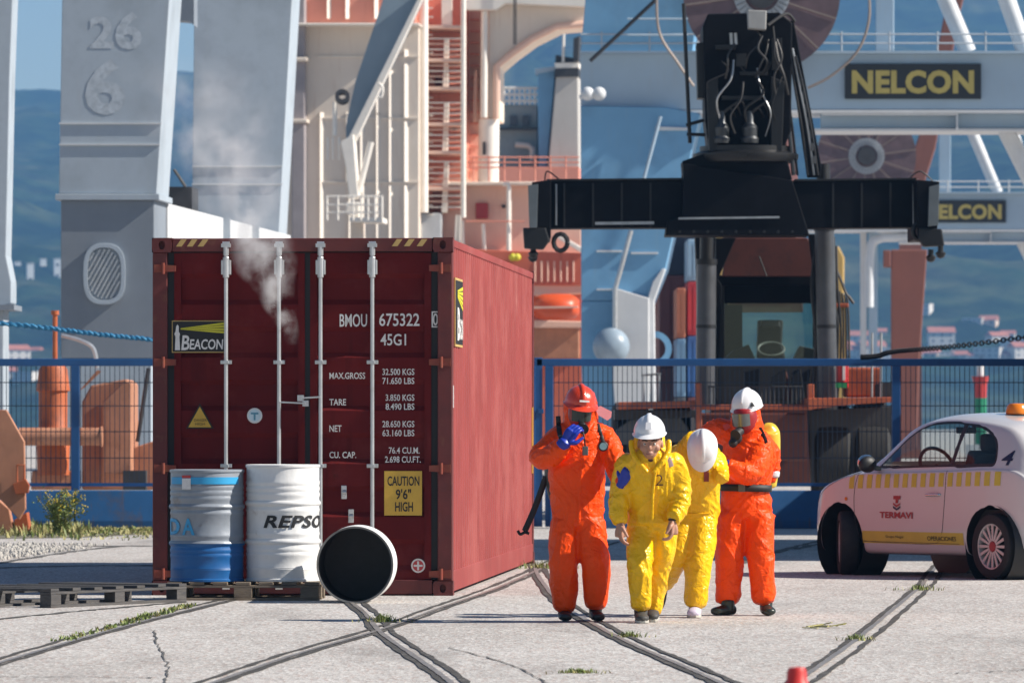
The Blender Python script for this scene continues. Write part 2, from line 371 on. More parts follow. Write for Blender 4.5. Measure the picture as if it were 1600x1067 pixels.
# flowering bush in front of the fence
bc = gp(92, 836); t = thing('flowering_bush', 'leafy bush with small yellow flowers at the blue fence base', 'bush', bc)
st = MB(); lf = MB(); fl = MB()
for i in range(34):
    a = random.uniform(0, 2 * pi); top = bc + V((cos(a) * random.uniform(.02, .34), sin(a) * .22, random.uniform(.22, .56)))
    path = catmull([bc + V((cos(a) * .03, sin(a) * .03, 0)), bc.lerp(top, .55) + V((0, 0, .05)), top], 4); st.tube(path, [.006 * (1 - .6 * i_ / (len(path) - 1)) for i_ in range(len(path))], 4)
    for k in range(46):
        p = path[random.randrange(1, len(path))] + V((random.gauss(0, .035), random.gauss(0, .035), random.gauss(0, .03))); d = V((random.gauss(0, 1), random.gauss(0, 1), random.gauss(.3, .6))).normalized(); s = d.cross(V((random.random(), random.random(), random.random()))).normalized() * .011; ln = random.uniform(.03, .06)
        lf.add([p - s * .3, p + d * ln * .5 - s, p + d * ln, p + d * ln * .5 + s], [(0, 1, 2, 3)])
    if random.random() < .6 or cos(a) > .3:
        for k in range(5): fl.sphere(top + V((random.gauss(0, .03), random.gauss(0, .03), random.gauss(.01, .02))), .010, 5, 3)
st.build('stem', GRASSY, t); lf.build('foliage', GRASS, t, fix=False); fl.build('blossom', FLOWER, t)
# dead leaf debris on the right
t = MB()
for i in range(9):
    p = gp(1255 + i * 6, 981 + random.uniform(-2, 2)); t.bar(p + V((0, 0, .012)), p + V((random.uniform(.05, .12), random.uniform(-.2, .2), random.uniform(.01, .035))), .02, .006)
tag(t.build('dry_leaf_litter', GRASSY), 'dry leaf scraps on the concrete right of the boots', 'litter')

# ----------------------------------------------------------------- hills
def hill_mat():
    m = bpy.data.materials.new('wooded_hill'); m.use_nodes = True; nt = m.node_tree; n = nt.nodes; l = nt.links; b = n['Principled BSDF']
    tc = n.new('ShaderNodeTexCoord')
    def nz(sc, det=8, ro=.65):
        t = n.new('ShaderNodeTexNoise'); t.inputs['Scale'].default_value = sc; t.inputs['Detail'].default_value = det; t.inputs['Roughness'].default_value = ro; l.new(tc.outputs['Object'], t.inputs['Vector']); return t.outputs[0]
    r = n.new('ShaderNodeValToRGB'); l.new(nz(.011), r.inputs[0]); e = r.color_ramp.elements
    e[0].position = .34; e[0].color = (.008, .016, .010, 1); e[1].position = .66; e[1].color = (.060, .066, .034, 1)
    x = e.new(.5); x.color = (.020, .036, .016, 1)
    r2 = n.new('ShaderNodeValToRGB'); l.new(nz(.05), r2.inputs[0]); r2.color_ramp.elements[0].position = .4; r2.color_ramp.elements[1].position = .62
    r2.color_ramp.elements[0].color = (.45, .45, .45, 1); r2.color_ramp.elements[1].color = (1.3, 1.3, 1.2, 1)
    mx = n.new('ShaderNodeMix'); mx.data_type = 'RGBA'; mx.blend_type = 'MULTIPLY'; mx.inputs[0].default_value = 1; l.new(r.outputs[0], mx.inputs[6]); l.new(r2.outputs[0], mx.inputs[7])
    l.new(mx.outputs[2], b.inputs['Base Color']); b.inputs['Roughness'].default_value = 1; b.inputs['Specular IOR Level'].default_value = 0
    return m
HILL = hill_mat()
def hill_z(x, y):
    t = (y - 2150) / 2700
    crest = 235 + 95 * (1 / (1 + math.exp(-(x + 115) / 28))) + 25 * noise.noise(V((x * .006, y * .0011, 3)))
    h = crest * (max(0, t) ** .95)
    if t > 1: h = crest * (1 - .3 * (t - 1))
    h += (26 * noise.noise(V((x * .007, y * .003, 0))) + 12 * noise.noise(V((x * .02, y * .009, 5)))) * min(1, max(0, t * 5))
    return h - 2.5 * (1 if t < 0 else 0)
m = MB(); nx, ny = 190, 170; xs = [-1500 + 3000 * i / nx for i in range(nx + 1)]; ys = [2100 + 3500 * j / ny for j in range(ny + 1)]
xs = [1500 * (abs(2 * i / nx - 1) ** 1.7) * (1 if 2 * i > nx else -1) for i in range(nx + 1)]
for j in range(ny + 1):
    for i in range(nx + 1):
        z = hill_z(xs[i], ys[j]); z += 7 * abs(noise.noise(V((xs[i] * .05, ys[j] * .025, 1)))) * (1 if ys[j] > 2250 else 0)
        m.v.append((xs[i], ys[j], z))
for j in range(ny):
    for i in range(nx): a = j * (nx + 1) + i; m.f.append((a, a + 1, a + nx + 2, a + nx + 1)); m.mi.append(0)
m.build('hills', HILL, base=(0, 3000, 0), smooth=60, kind='structure', fix=False)
# houses on the hillside
HW = M('house_render', (.62, .58, .53), .8, var=.08); HP = M('house_render_warm', (.60, .46, .36), .8, var=.08)
HR = M('house_roof_tile', (.36, .13, .08), .8, var=.2, vs=.3); HG = M('house_window', (.06, .07, .09), .3)
def house(w_, d_, h_, mat, flat=False):
    t = thing('hillside_house', 'house', 'house')
    m = MB(); m.box(-w_ / 2, w_ / 2, -d_ / 2, d_ / 2, -4, h_); m.build('wall', mat, t, False)
    m = MB()
    if flat: m.box(-w_ / 2 - .3, w_ / 2 + .3, -d_ / 2 - .3, d_ / 2 + .3, h_, h_ + .5)
    else: m.prism([(-d_ / 2 - .6, h_), (d_ / 2 + .6, h_), (0, h_ + d_ * .3)], lambda u, v, k: V(((w_ / 2 + .5) * (1 if k else -1), u, v)))
    m.build('roof', HW if flat else HR, t, False)
    nw = max(2, int(w_ / 4)); nf = max(1, int(h_ / 3))
    for i in range(nw):
        for j in range(nf):
            x = -w_ / 2 + w_ * (i + .5) / nw; m = MB(); m.box(x - .6, x + .6, -d_ / 2 - .06, -d_ / 2 + .05, 1 + j * 3, 2.3 + j * 3); m.build('window', HG, t, False)
    return t
protos = [house(11, 9, 6.2, HW), house(14, 10, 9.2, HW), house(9, 8, 6, HP), house(16, 10, 9, HW, True)]
def hx(px, Y): return (px - 800) * Y / FPX
spots = [(1345, 545), (1362, 565), (1375, 538), (1428, 470), (1437, 505), (1455, 585), (1470, 545), (1500, 600), (1522, 525), (1545, 520), (1558, 548), (1575, 535), (1590, 555), (1568, 585), (1597, 600), (1510, 640), (1475, 632), (1352, 600), (1330, 590), (1437, 625), (1545, 620), (1582, 640),
         (25, 570), (55, 562), (40, 632), (75, 585), (10, 600), (1320, 555), (1390, 640), (1532, 655)]
HS = {}; fresh = set(range(4)); desc = ['red roofed white', 'tall red roofed white', 'red roofed tan', 'flat roofed white']
for i, (px, py) in enumerate(spots):
    Y = 2300.
    for _ in range(60):
        X = hx(px, Y); z = hill_z(X, Y)
        if (HORY - (z - CAMH) * FPX / Y) <= py: break
        Y += 22
    k = (i * 7 + 3) % 4 if i > 3 else i
    h = protos[k] if k in fresh else dup(protos[k])
    fresh.discard(k); h.location = (X, Y, z - .5); h.rotation_euler = (0, 0, random.uniform(-.5, .5)); s = random.uniform(.42, .68); h.scale = (s, s, s)
    side = 'above the car' if px > 1430 else ('by the brown column' if px > 1300 else 'at far left')
    HS.setdefault((desc[k], side), []).append((px, h))
ORD_ = ['first', 'second', 'third', 'fourth', 'fifth', 'sixth', 'seventh', 'eighth']
for (dd, side), lst in HS.items():
    lst.sort(key=lambda e: e[0])
    for i, (px, h) in enumerate(lst):
        relabel(h, ('%s house on far hillside %s' % (dd, side)) + ('' if len(lst) == 1 else ', %s from the left' % ORD_[i]), 'houses on the far hillside')
TW = M('tower_block_render', (.72, .72, .70), .7, var=.05)
for i, (px, py, hh, w_) in enumerate([(27, 428, 3.5, 2.6), (47, 446, 8.5, 2.8), (67, 428, 3.5, 2.6), (89, 446, 9, 2.8)]):
    Y = 2600.
    for _ in range(80):
        X = hx(px, Y); z = hill_z(X, Y)
        if (HORY - (z - CAMH) * FPX / Y) <= py: break
        Y += 18
    t = thing('tower_block', ['short white tower block nearest the left grey crane leg on the blue hill', 'tall white tower block second from the left on the blue hill', 'short white tower block between the two tall ones on the hill', 'tall white tower block half behind the numbered crane leg'][i], 'building', (X, Y, z), .2, 'white towers on the left hill')
    m = MB(); m.box(-w_ / 2, w_ / 2, -1.6, 1.6, -6, hh); m.build('wall', TW, t, False)
    m = MB(); m.box(-w_ / 2 - .15, w_ / 2 + .15, -1.75, 1.75, hh, hh + .3); m.build('roof', HW, t, False)
    for j in range(int(hh / 4.5)):
        m = MB(); m.box(-w_ / 2 + .8, w_ / 2 - .8, -1.66, -1.5, 1.5 + j * 4.5, 2.6 + j * 4.5); m.build('window', HG, t, False)
# ================================================================= shipping container
RED = M('sun_bleached_container_paint', (.265, .050, .046), .66, var=.16, vs=1.6, bump=.003, bs=3, stain=(.36, .10, .09), sa=.55, ss=1.1, sth=.47, streak=(.19, .032, .028), stk=.5, spec=.3, wear=(.44, .20, .17), chips=(.13, .045, .028))
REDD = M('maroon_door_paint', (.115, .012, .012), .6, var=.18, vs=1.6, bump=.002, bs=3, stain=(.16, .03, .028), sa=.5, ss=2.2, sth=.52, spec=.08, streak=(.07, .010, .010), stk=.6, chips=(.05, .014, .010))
REDF = M('container_frame_paint', (.115, .018, .016), .6, var=.25, vs=5, stain=(.16, .06, .03), sa=.7, ss=6, sth=.56, bump=.002, bs=12)
RUSTY = M('hinge_worn_paint', (.22, .042, .024), .65, var=.25, vs=9, stain=(.20, .07, .03), sa=.7, ss=14, sth=.52)
GALV = M('galvanised_steel', (.56, .57, .58), .38, .75, var=.14, vs=6, stain=(.34, .30, .26), sa=.5, ss=9, sth=.6)
RUBBER = M('black_rubber', (.016, .016, .017), .7, var=.2)
BLACKP = M('black_print', (.012, .012, .013), .6, var=.1)
WHITEP = M('white_print', (.72, .70, .68), .6, var=.12, vs=12, stain=(.4, .2, .18), sa=.4, ss=20, sth=.6)
YELP = M('yellow_print', (.62, .38, .05), .6, var=.12, vs=8)
YELB = M('yellow_black_hazard', (.50, .34, .12), .6, var=.2)
LIMEP = M('lime_print', (.60, .56, .03), .55, var=.1)
BLUEP = M('blue_print', (.10, .28, .38), .6)
REDP = M('red_print', (.5, .05, .05), .6)
CL = (-1.70, 53.46, 0)
con = thing('shipping_container', 'dark red high cube shipping container with silver door bars and white code letters', 'container', CL, R(-3.3))
HW_, CHT, CLN = 1.219, 2.896, 12.19
def fx(px): return (px - 472) / 192.6
def fz(py): return (930.5 - py) / 192.0
# frame pieces
for sx in (-1, 1):
    for y0 in (0, CLN - .16):
        m = MB(); x0, x1 = sorted((sx * HW_, sx * (HW_ - (.12 if y0 == 0 else .14)))); m.box(x0, x1, y0 + .006, y0 + .154, .118, CHT - .118); m.build('corner_post', REDF, con, False, bevel=.008)
    for y0 in (0, CLN - .178):
        for z0 in (0, CHT - .118):
            m = MB(); xo = sx * (HW_ + .004); xi = sx * (HW_ - .158); a, b = sorted((xo, xi))
            ya = y0 - .006 if y0 == 0 else y0; yb = ya + .184
            # casting: shell with an oval front hole
            n = 18; cx, cz = (a + b) / 2, z0 + .059; outer = []; inner = []
            for k in range(n):
                t_ = 2 * pi * k / n; c_, s_ = cos(t_), sin(t_); sc = min(.081 / max(abs(c_), 1e-6), .059 / max(abs(s_), 1e-6)); outer.append((cx + c_ * sc, cz + s_ * sc)); inner.append((cx + .026 * c_, cz + .036 * s_))
            vs = [(u, ya, v) for u, v in outer] + [(u, ya, v) for u, v in inner] + [(u, ya + .05, v) for u, v in inner]
            fs = [(k, (k + 1) % n, n + (k + 1) % n, n + k) for k in range(n)] + [(n + k, n + (k + 1) % n, 2 * n + (k + 1) % n, 2 * n + k) for k in range(n)] + [tuple(range(2 * n, 3 * n))]
            m.add(vs, fs)
            m.add([(a, ya, z0), (b, ya, z0), (b, ya, z0 + .118), (a, ya, z0 + .118), (a, yb, z0), (b, yb, z0), (b, yb, z0 + .118), (a, yb, z0 + .118)], [(4, 7, 6, 5), (0, 4, 5, 1), (3, 2, 6, 7), (0, 3, 7, 4), (1, 5, 6, 2)])
            m.build('corner_casting', REDF, con, False)
for y0, nm in ((0, 'front'), (CLN - .13, 'rear')):
    m = MB(); m.box(-HW_ + .162, HW_ - .162, y0 + .003, y0 + .13, CHT - .112, CHT - .004); m.build('header_beam', REDF, con, False, bevel=.006)
    m = MB(); m.box(-HW_ + .162, HW_ - .162, y0 + .003, y0 + .14, .012, .128); m.build('sill_beam', REDF, con, False, bevel=.006)
for sx in (-1, 1):
    m = MB(); a, b = sorted((sx * HW_, sx * (HW_ - .06))); m.box(a, b, .18, CLN - .18, CHT - .075, CHT - .012); m.build('top_rail', RED, con, False, bevel=.006)
    m = MB(); a, b = sorted((sx * (HW_ - .002), sx * (HW_ - .05))); m.box(a, b, .18, CLN - .18, .03, .20); m.build('bottom_rail', RED, con, False, bevel=.006)
    # corrugated side wall
    prof = []; y = .154; per = .278
    while y < CLN - .16:
        for dy, dp in ((0, .006), (.10, .006), (.139, .034), (.239, .034)): prof.append((min(y + dy, CLN - .158), dp))
        y += per
    vs = []; fs = []
    for (yy, dp) in prof:
        for z in (.198, CHT - .072): vs.append((sx * (HW_ - dp), yy, z))
    for i in range(len(prof) - 1): fs.append((2 * i, 2 * i + 2, 2 * i + 3, 2 * i + 1))
    m = MB(); m.add(vs, fs); m.build('side_panel', RED, con, False, fix=False)
m = MB(); m.box(-HW_ + .06, HW_ - .06, .13, CLN - .13, CHT - .045, CHT - .025); m.build('roof_panel', RED, con, False)
m = MB(); m.box(-HW_ + .14, HW_ - .14, CLN - .1, CLN - .06, .128, CHT - .112); m.build('end_panel', RED, con, False)
m = MB(); m.box(-HW_ + .05, HW_ - .05, .14, CLN - .14, .13, .17); m.build('floor_panel', REDF, con, False)
# doors: pressed horizontal swages
def door(x0, x1):
    prof = [(.135, 0)]
    zs = [.33, .76, 1.19, 1.62, 2.05, 2.48]
    for z in zs: prof += [(z - .125, 0), (z - .085, .034), (z + .085, .034), (z + .125, 0)]
    prof.append((CHT - .125, 0))
    e = .055
    m = MB(); vs = []; fs = []
    for z, d in prof: vs += [(x0 + e, .042 + d, z), (x1 - e, .042 + d, z)]
    for i in range(len(prof) - 1): fs.append((2 * i, 2 * i + 1, 2 * i + 3, 2 * i + 2))
    # closing the ends of each trough
    for i in range(0, len(zs)):
        b = 1 + i * 4
        for s_ in (0, 1):
            base = len(vs); xx = (x0 + e, x1 - e)[s_]
            for k in range(4): vs.append((xx, .042 + prof[b + k][1], prof[b + k][0]))
            fs.append((base, base + 1, base + 2, base + 3))
    m.add(vs, fs)
    m.box(x0, x0 + e, .032, .09, .135, CHT - .125); m.box(x1 - e, x1, .032, .09, .135, CHT - .125)
    m.box(x0 + e, x1 - e, .034, .085, .128, .19); m.box(x0 + e, x1 - e, .034, .085, CHT - .185, CHT - .122)
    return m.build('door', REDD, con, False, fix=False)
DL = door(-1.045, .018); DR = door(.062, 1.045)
m = MB()
for x0, x1 in ((-1.099, -1.045), (.018, .062), (1.045, 1.099)): m.box(x0, x1, .045, .09, .13, CHT - .115)
m.box(-1.099, 1.099, .05, .09, CHT - .124, CHT - .110); m.build('door_gasket', RUBBER, con, False)
# hinges
for sx in (-1, 1):
    for py in (422, 568, 733, 897):
        z = fz(py); m = MB()
        m.add([(sx * 1.205, -.012, z - .033), (sx * 1.205, -.012, z + .033), (sx * 1.03, -.004, z + .024), (sx * 1.03, -.004, z - .024), (sx * 1.205, .03, z - .033), (sx * 1.205, .03, z + .033), (sx * 1.03, .04, z + .024), (sx * 1.03, .04, z - .024)],
              [(0, 1, 2, 3), (4, 7, 6, 5), (0, 4, 5, 1), (1, 5, 6, 2), (2, 6, 7, 3), (3, 7, 4, 0)])
        m.rod((sx * 1.13, -.014, z - .045), (sx * 1.13, -.014, z + .045), .014, 8); m.build('hinge', RUSTY, con, False)
# locking bars with keepers and guides
for px in (353, 436, 501, 582):
    x = fx(px); zt = CHT - .075; zb = .09
    m = MB(); m.rod((x, -.022, zb), (x, -.022, zt), .0165, 12); bar = m.build('locking_bar', GALV, con, False, smooth=40)
    for zz, s_ in ((zt, 1), (zb, -1)):
        m = MB(); m.cbox((x, -.018, zz + .012 * s_), .075, .05, .03); m.rod((x - .028, -.025, zz + .03 * s_), (x + .03, -.025, zz + .03 * s_), .013, 8); m.rod((x, -.022, zz - .07 * s_), (x, -.022, zz), .024, 10); m.build('cam_lock', GALV, bar, False)
        m = MB(); zc = zz - .165 * s_; m.cbox((x, .002, zc), .078, .075, .12); m.rod((x, -.022, zc - .085), (x, -.022, zc + .085), .026, 12); m.build('bar_guide', GALV, bar, False, bevel=.006)
    for py in (568, 729):
        m = MB(); z = fz(py); m.cbox((x, .004, z), .092, .045, .032); m.cbox((x, -.024, z), .045, .034, .03); m.build('bar_bracket', GALV, bar, False, bevel=.004)
for px0, px1, py in ((436, 478, 630), (501, 470, 622)):
    m = MB(); z = fz(py); a, b = fx(px0), fx(px1); m.bar((a, -.045, z), (b, -.05, z - .01), .022, .014); m.cbox((b, -.02, z - .01), .05, .06, .05); m.build('door_handle', GALV, con, False, bevel=.003)
for px, py in ((537, 770), (548, 807)):
    m = MB(); x, z = fx(px), fz(py); m.cbox((x, .026, z), .044, .016, .11); m.rod((x - .012, .012, z), (x + .02, .012, z), .02, 10); m.cbox((x, .012, z - .02), .03, .02, .025); m.build('seal_fitting', GALV, con, False, bevel=.004)
# print on the doors (2 mm proud of the panel)
YD = .0385
def fd(u, v): return V((u, YD, v))
def dt(txt, x0, x1, y0, y1, mat=WHITEP, y=.038, **k):
    return lettering(txt, (fx(x0), fx(x1), fz(y1), fz(y0)), lambda u, v: V((u, y, v)), mat, con, **k)
def plate(poly, mat, y, th=.003, name='decal', parent=None):
    m = MB(); m.prism([(fx(a), fz(b)) for a, b in poly], lambda u, v, k: V((u, y + (0 if not k else th), v))); return m.build(name, mat, parent or con, False)
for txt, x0, x1, y0, y1 in (('BMOU', 530, 573, 493, 513), ('675322', 592, 655, 492, 512), ('45G1', 594, 634, 524, 542), ('0', 676, 684, 492, 511),
    ('MAX.GROSS', 514, 570, 584, 594), ('32.500 KGS', 597, 647, 578, 588), ('71.650 LBS', 597, 647, 592, 602), ('TARE', 514, 540, 625, 635), ('3.850 KGS', 602, 647, 618, 628), ('8.490 LBS', 602, 647, 632, 642),
    ('NET', 514, 533, 666, 676), ('28.650 KGS', 597, 647, 659, 669), ('63.160 LBS', 597, 647, 673, 683), ('CU. CAP.', 514, 556, 707, 717), ('76.4 CU.M.', 607, 655, 700, 710), ('2.698 CU.FT.', 601, 657, 714, 724)):
    dt(txt, x0, x1, y0, y1, bold=.012)
for poly in ([(674, 489), (687, 489), (687, 491), (674, 491)], [(674, 512), (687, 512), (687, 514), (674, 514)], [(674, 491), (676, 491), (676, 512), (674, 512)], [(685, 491), (687, 491), (687, 512), (685, 512)]): plate(poly, WHITEP, .036, .002)
y = .030
s = plate([(600, 737), (659, 737), (659, 806), (600, 806)], YELP, y, name='caution_sign')
for txt, x0, x1, y0, y1 in (('CAUTION', 605, 655, 745, 760), ("9'6\"", 618, 642, 765, 781), ('HIGH', 617, 645, 785, 800)): dt(txt, x0, x1, y0, y1, BLACKP, y - .002, bold=.02)
# lighthouse sign
plate([(267, 503), (351, 503), (351, 553), (267, 553)], YELB, y + .001, name='sign_border')
s = plate([(268.5, 504.5), (350, 504.5), (350, 551.5), (268.5, 551.5)], BLACKP, y - .002, name='lighthouse_sign')
for a in range(4):
    t0, t1 = a / 4, (a + .78) / 4
    plate([(281, 515 + 2 * t0), (349, 506 + 18 * t0), (349, 506 + 18 * t1), (281, 515 + 2 * t1)], LIMEP, y - .005, .002, 'light_beam')
plate([(272, 549), (273, 528), (271, 524), (273, 520), (274, 512), (276, 509), (278, 512), (278, 520), (280, 524), (279, 528), (280, 549)], WHITEP, y - .005, .002, 'lighthouse_mark')
dt('B', 282, 295, 526, 549, WHITEP, y - .006, bold=.02, shear=.12); dt('EACON', 295, 348, 532, 548, WHITEP, y - .006, bold=.02, shear=.1)
# warning triangle and round marks
plate([(289, 671), (311, 632), (333, 671)], BLACKP, y, name='warning_triangle'); plate([(293, 669), (311, 637), (329, 669)], YELP, y - .003, .002, 'triangle_face')
dt('DANGER', 302, 322, 656, 660, BLACKP, y - .005); dt('HIGH', 304, 319, 662, 666, BLACKP, y - .005)
def disc(cx, cy, r, mat, yy, name='round_decal', n=24): return plate([(cx + r * cos(2 * pi * k / n), cy + r * sin(2 * pi * k / n)) for k in range(n)], mat, yy, .002, name)
disc(397, 651, 12, WHITEP, y); disc(397, 651, 9.5, M('pale_blue_print', (.55, .68, .74), .6), y - .002, 'disc_face'); plate([(391, 646), (403, 646), (403, 649), (391, 649)], BLUEP, y - .004, .001, 'disc_mark'); plate([(395.5, 647), (398.5, 647), (398.5, 658), (395.5, 658)], BLUEP, y - .005, .001, 'disc_mark')
disc(653, 884, 11, WHITEP, y); disc(653, 884, 8.5, REDP, y - .002, 'disc_face'); plate([(646, 882.5), (660, 882.5), (660, 885.5), (646, 885.5)], WHITEP, y - .004, .001, 'disc_mark'); plate([(651.5, 877), (654.5, 877), (654.5, 891), (651.5, 891)], WHITEP, y - .005, .001, 'disc_mark')
# hazard slashes on the header
for x0 in (274, 291, 308, 612, 631, 651):
    plate([(x0, 388), (x0 + 8, 377), (x0 + 17, 377), (x0 + 9, 388)], YELB, .0005, .002, 'hazard_slash')
# emblem and marks on the lit side
def sd(yy, z, k=.002): return V((HW_ + k, yy, z))
def splate(poly, mat, k, name='side_decal'):
    m = MB(); m.prism(poly, lambda u, v, q: sd(u, v, k + (.002 if q else -.01))); return m.build(name, mat, con, False)
splate([(.33, 2.02), (1.25, 2.02), (1.25, 2.58), (.33, 2.58)], YELB, .001, 'sign_border'); splate([(.36, 2.04), (1.22, 2.04), (1.22, 2.56), (.36, 2.56)], BLACKP, .004, 'lighthouse_sign')
for a in range(5): splate([(.55, 2.42 + .012 * a), (1.19, 2.32 + .042 * a), (1.19, 2.35 + .042 * a), (.55, 2.43 + .012 * a)], LIMEP, .007, 'light_beam')
lettering('B', (.5, .78, 2.07, 2.34), lambda u, v: sd(u, v, .011), WHITEP, con, bold=.03); lettering('EACON', (.80, 1.18, 2.08, 2.25), lambda u, v: sd(u, v, .011), WHITEP, con, bold=.03)
splate([(CLN - .35, .9), (CLN - .26, .9), (CLN - .26, 1.55), (CLN - .35, 1.55)], YELP, .004, 'yellow_strip')
splate([(.06, 1.52), (.10, 1.52), (.10, 1.70), (.06, 1.70)], WHITEP, .004, 'white_tag')

# ================================================================= drums, pallets
WOOD = M('weathered_pallet_wood', (.21, .165, .12), .85, var=.35, vs=4, stretch=(1, 6, 6), stain=(.10, .085, .07), sa=.7, ss=3, sth=.5, bump=.003, bs=20)
WOODD = M('dark_grey_pallet_wood', (.075, .070, .068), .85, var=.35, vs=4, stretch=(1, 6, 6), stain=(.04, .04, .045), sa=.7, ss=3, sth=.5, bump=.003, bs=20)
WHITEM = M('white_drum_paint', (.74, .74, .73), .33, var=.05, vs=6, stain=(.36, .30, .25), sa=.7, ss=3.5, sth=.60, bump=.004, bs=9, streak=(.55, .52, .5), stk=.3, chips=(.22, .11, .06))
GREYM = M('grey_drum_paint', (.27, .30, .34), .40, .1, var=.10, vs=6, stain=(.20, .15, .11), sa=.7, ss=3, sth=.54, bump=.004, bs=8, chips=(.12, .06, .035))
BLUEM = M('blue_drum_paint', (.012, .115, .34), .42, var=.12, vs=6, stain=(.01, .09, .28), sa=.6, ss=4, sth=.52, bump=.002, bs=8)
INNER = M('drum_inside', (.055, .052, .052), .5, var=.3, vs=5)
def pallet(name, label, mat, loc, rz, lx=1.2, ly=.8, bmat=None):
    t = thing(name, label, 'pallet', loc, rz, 'wooden pallets')
    n = 7
    for i in range(n):
        m = MB(); w_ = .115; x = -lx / 2 + w_ / 2 + (lx - w_) * i / (n - 1); z = random.uniform(-.002, .002); m.box(x - w_ / 2, x + w_ / 2, -ly / 2, ly / 2, .122 + z, .144 + z); m.build('deck_board', mat, t, False, bevel=.003)
    for i in range(3):
        m = MB(); yy = (-ly / 2 + .05, 0, ly / 2 - .05)[i]; m.box(-lx / 2, lx / 2, yy - .05, yy + .05, .100, .1195); m.build('stringer_board', mat, t, False, bevel=.003)
        m = MB(); m.box(-lx / 2, lx / 2, yy - .05, yy + .05, 0, .020); m.build('base_board', mat, t, False, bevel=.003)
        for k in range(3):
            m = MB(); xx = (-lx / 2 + .075, 0, lx / 2 - .075)[k]; m.box(xx - .072, xx + .072, yy - .05, yy + .05, .0205, .0995); m.build('block', bmat or mat, t, False, bevel=.004)
    return t
pallet('pallet', 'weathered brown wooden pallet under the grey and white drums', WOOD, (-2.105, 52.35, 0), R(-2))
p2 = pallet('pallet', 'dark grey wooden pallet lying empty on the ground at left', WOODD, (-3.50, 51.0, 0), R(62), 2.0, 1.1, WOODD)

def drum_prof(h=.885, r=.292):
    p = [(0, .018), (r - .03, .018), (r - .022, .008), (r - .006, .0), (r + .004, .004), (r + .004, .020), (r - .004, .026)]
    def ring(z, d, w_): return [(r - .004, z - w_), (r - .002 + d * .6, z - w_ * .5), (r - .004 + d, z), (r - .002 + d * .6, z + w_ * .5), (r - .004, z + w_)]
    for z, d, w_ in ((.10, .0, .01), (.205, .004, .018), (.245, .004, .018), (.302, .014, .022), (.36, .003, .014), (.54, .003, .014), (.592, .014, .022), (.655, .004, .018), (.70, .004, .018), (.745, .004, .018)): p += ring(z, d, w_)
    p += [(r - .004, h - .026), (r + .004, h - .020), (r + .004, h - .004), (r - .006, h), (r - .022, h - .008), (r - .03, h - .018), (0, h - .018)]
    return p
DP = drum_prof()
def on_drum(u, z, r=.292, k=.001): a = u / r; return V((sin(a) * (r + k), -cos(a) * (r + k), z))
# grey and blue drum
d1 = thing('steel_drum', 'grey steel drum with blue bottom third and pale label, standing on the pallet', 'drum', (-2.415, 52.25, .1445))
i0 = [i for i, (r_, z) in enumerate(DP) if z > .30 and z < .32][0]
m = MB(); m.lathe([(0, .302)] + [(r_, z) for r_, z in DP if z >= .302 and z <= .90], 56); m.build('upper_shell', GREYM, d1, False, smooth=35)
m = MB(); m.lathe([(r_, z) for r_, z in DP if z <= .30] + [(.302, .3005), (0, .3005)], 56); m.build('lower_shell', BLUEM, d1, False, smooth=35)
def drum_patch(u0, u1, z0, z1, mat, parent, name, n=14, k=.006):
    m = MB()
    for z in (z0, z1):
        for i in range(n + 1): m.v.append(tuple(on_drum(u0 + (u1 - u0) * i / n, z, k=k)))
    for i in range(n): m.f.append((i, i + 1, n + 2 + i, n + 1 + i)); m.mi.append(0)
    return m.build(name, mat, parent, False, smooth=60, fix=False)
STRIPE = M('sky_blue_print', (.03, .33, .62), .45)
drum_patch(-.34, .30, .77, .825, STRIPE, d1, 'blue_stripe', 24); drum_patch(-.195, -.115, .73, .815, WHITEP, d1, 'paper_label', k=.009); drum_patch(-.195, -.115, .818, .84, REDP, d1, 'label_header', k=.009)
lettering('A', (-.20, -.085, .37, .50), lambda u, v: on_drum(u, v, k=.002), STRIPE, d1, bold=.03); lettering('D', (-.40, -.225, .37, .50), lambda u, v: on_drum(u, v, k=.002), STRIPE, d1, bold=.03)
d2 = thing('steel_drum', 'white steel drum with black slanted lettering, standing on the pallet', 'drum', (-1.815, 52.28, .1445))
m = MB(); m.lathe([(r_, z * 1.045) for r_, z in DP], 64); m.build('shell', WHITEM, d2, False, smooth=35)
vs, fs = text_fit('REPSOL', -.150, .52, .425, .525, bold=.03, shear=.25, spacing=1.05)
# split long faces so the word bends with the shell
bm = bmesh.new(); bv = [bm.verts.new((u, v, 0)) for u, v in vs]
for f in fs: bm.faces.new([bv[i] for i in f])
bmesh.ops.triangulate(bm, faces=bm.faces); bmesh.ops.subdivide_edges(bm, edges=bm.edges, cuts=2, use_grid_fill=True)
m = MB(); bm.verts.index_update(); m.add([on_drum(v.co.x, v.co.y, k=.003) for v in bm.verts], [[v.index for v in f.verts] for f in bm.faces]); bm.free()
m.build('lettering', BLACKP, d2, False, fix=False)
m = MB(); m.rod((.0, -.20, .885 * 1.045 - .02), (0, -.20, .885 * 1.045 - .008), .03, 14); m.build('bung_cap', GALV, d2, False)
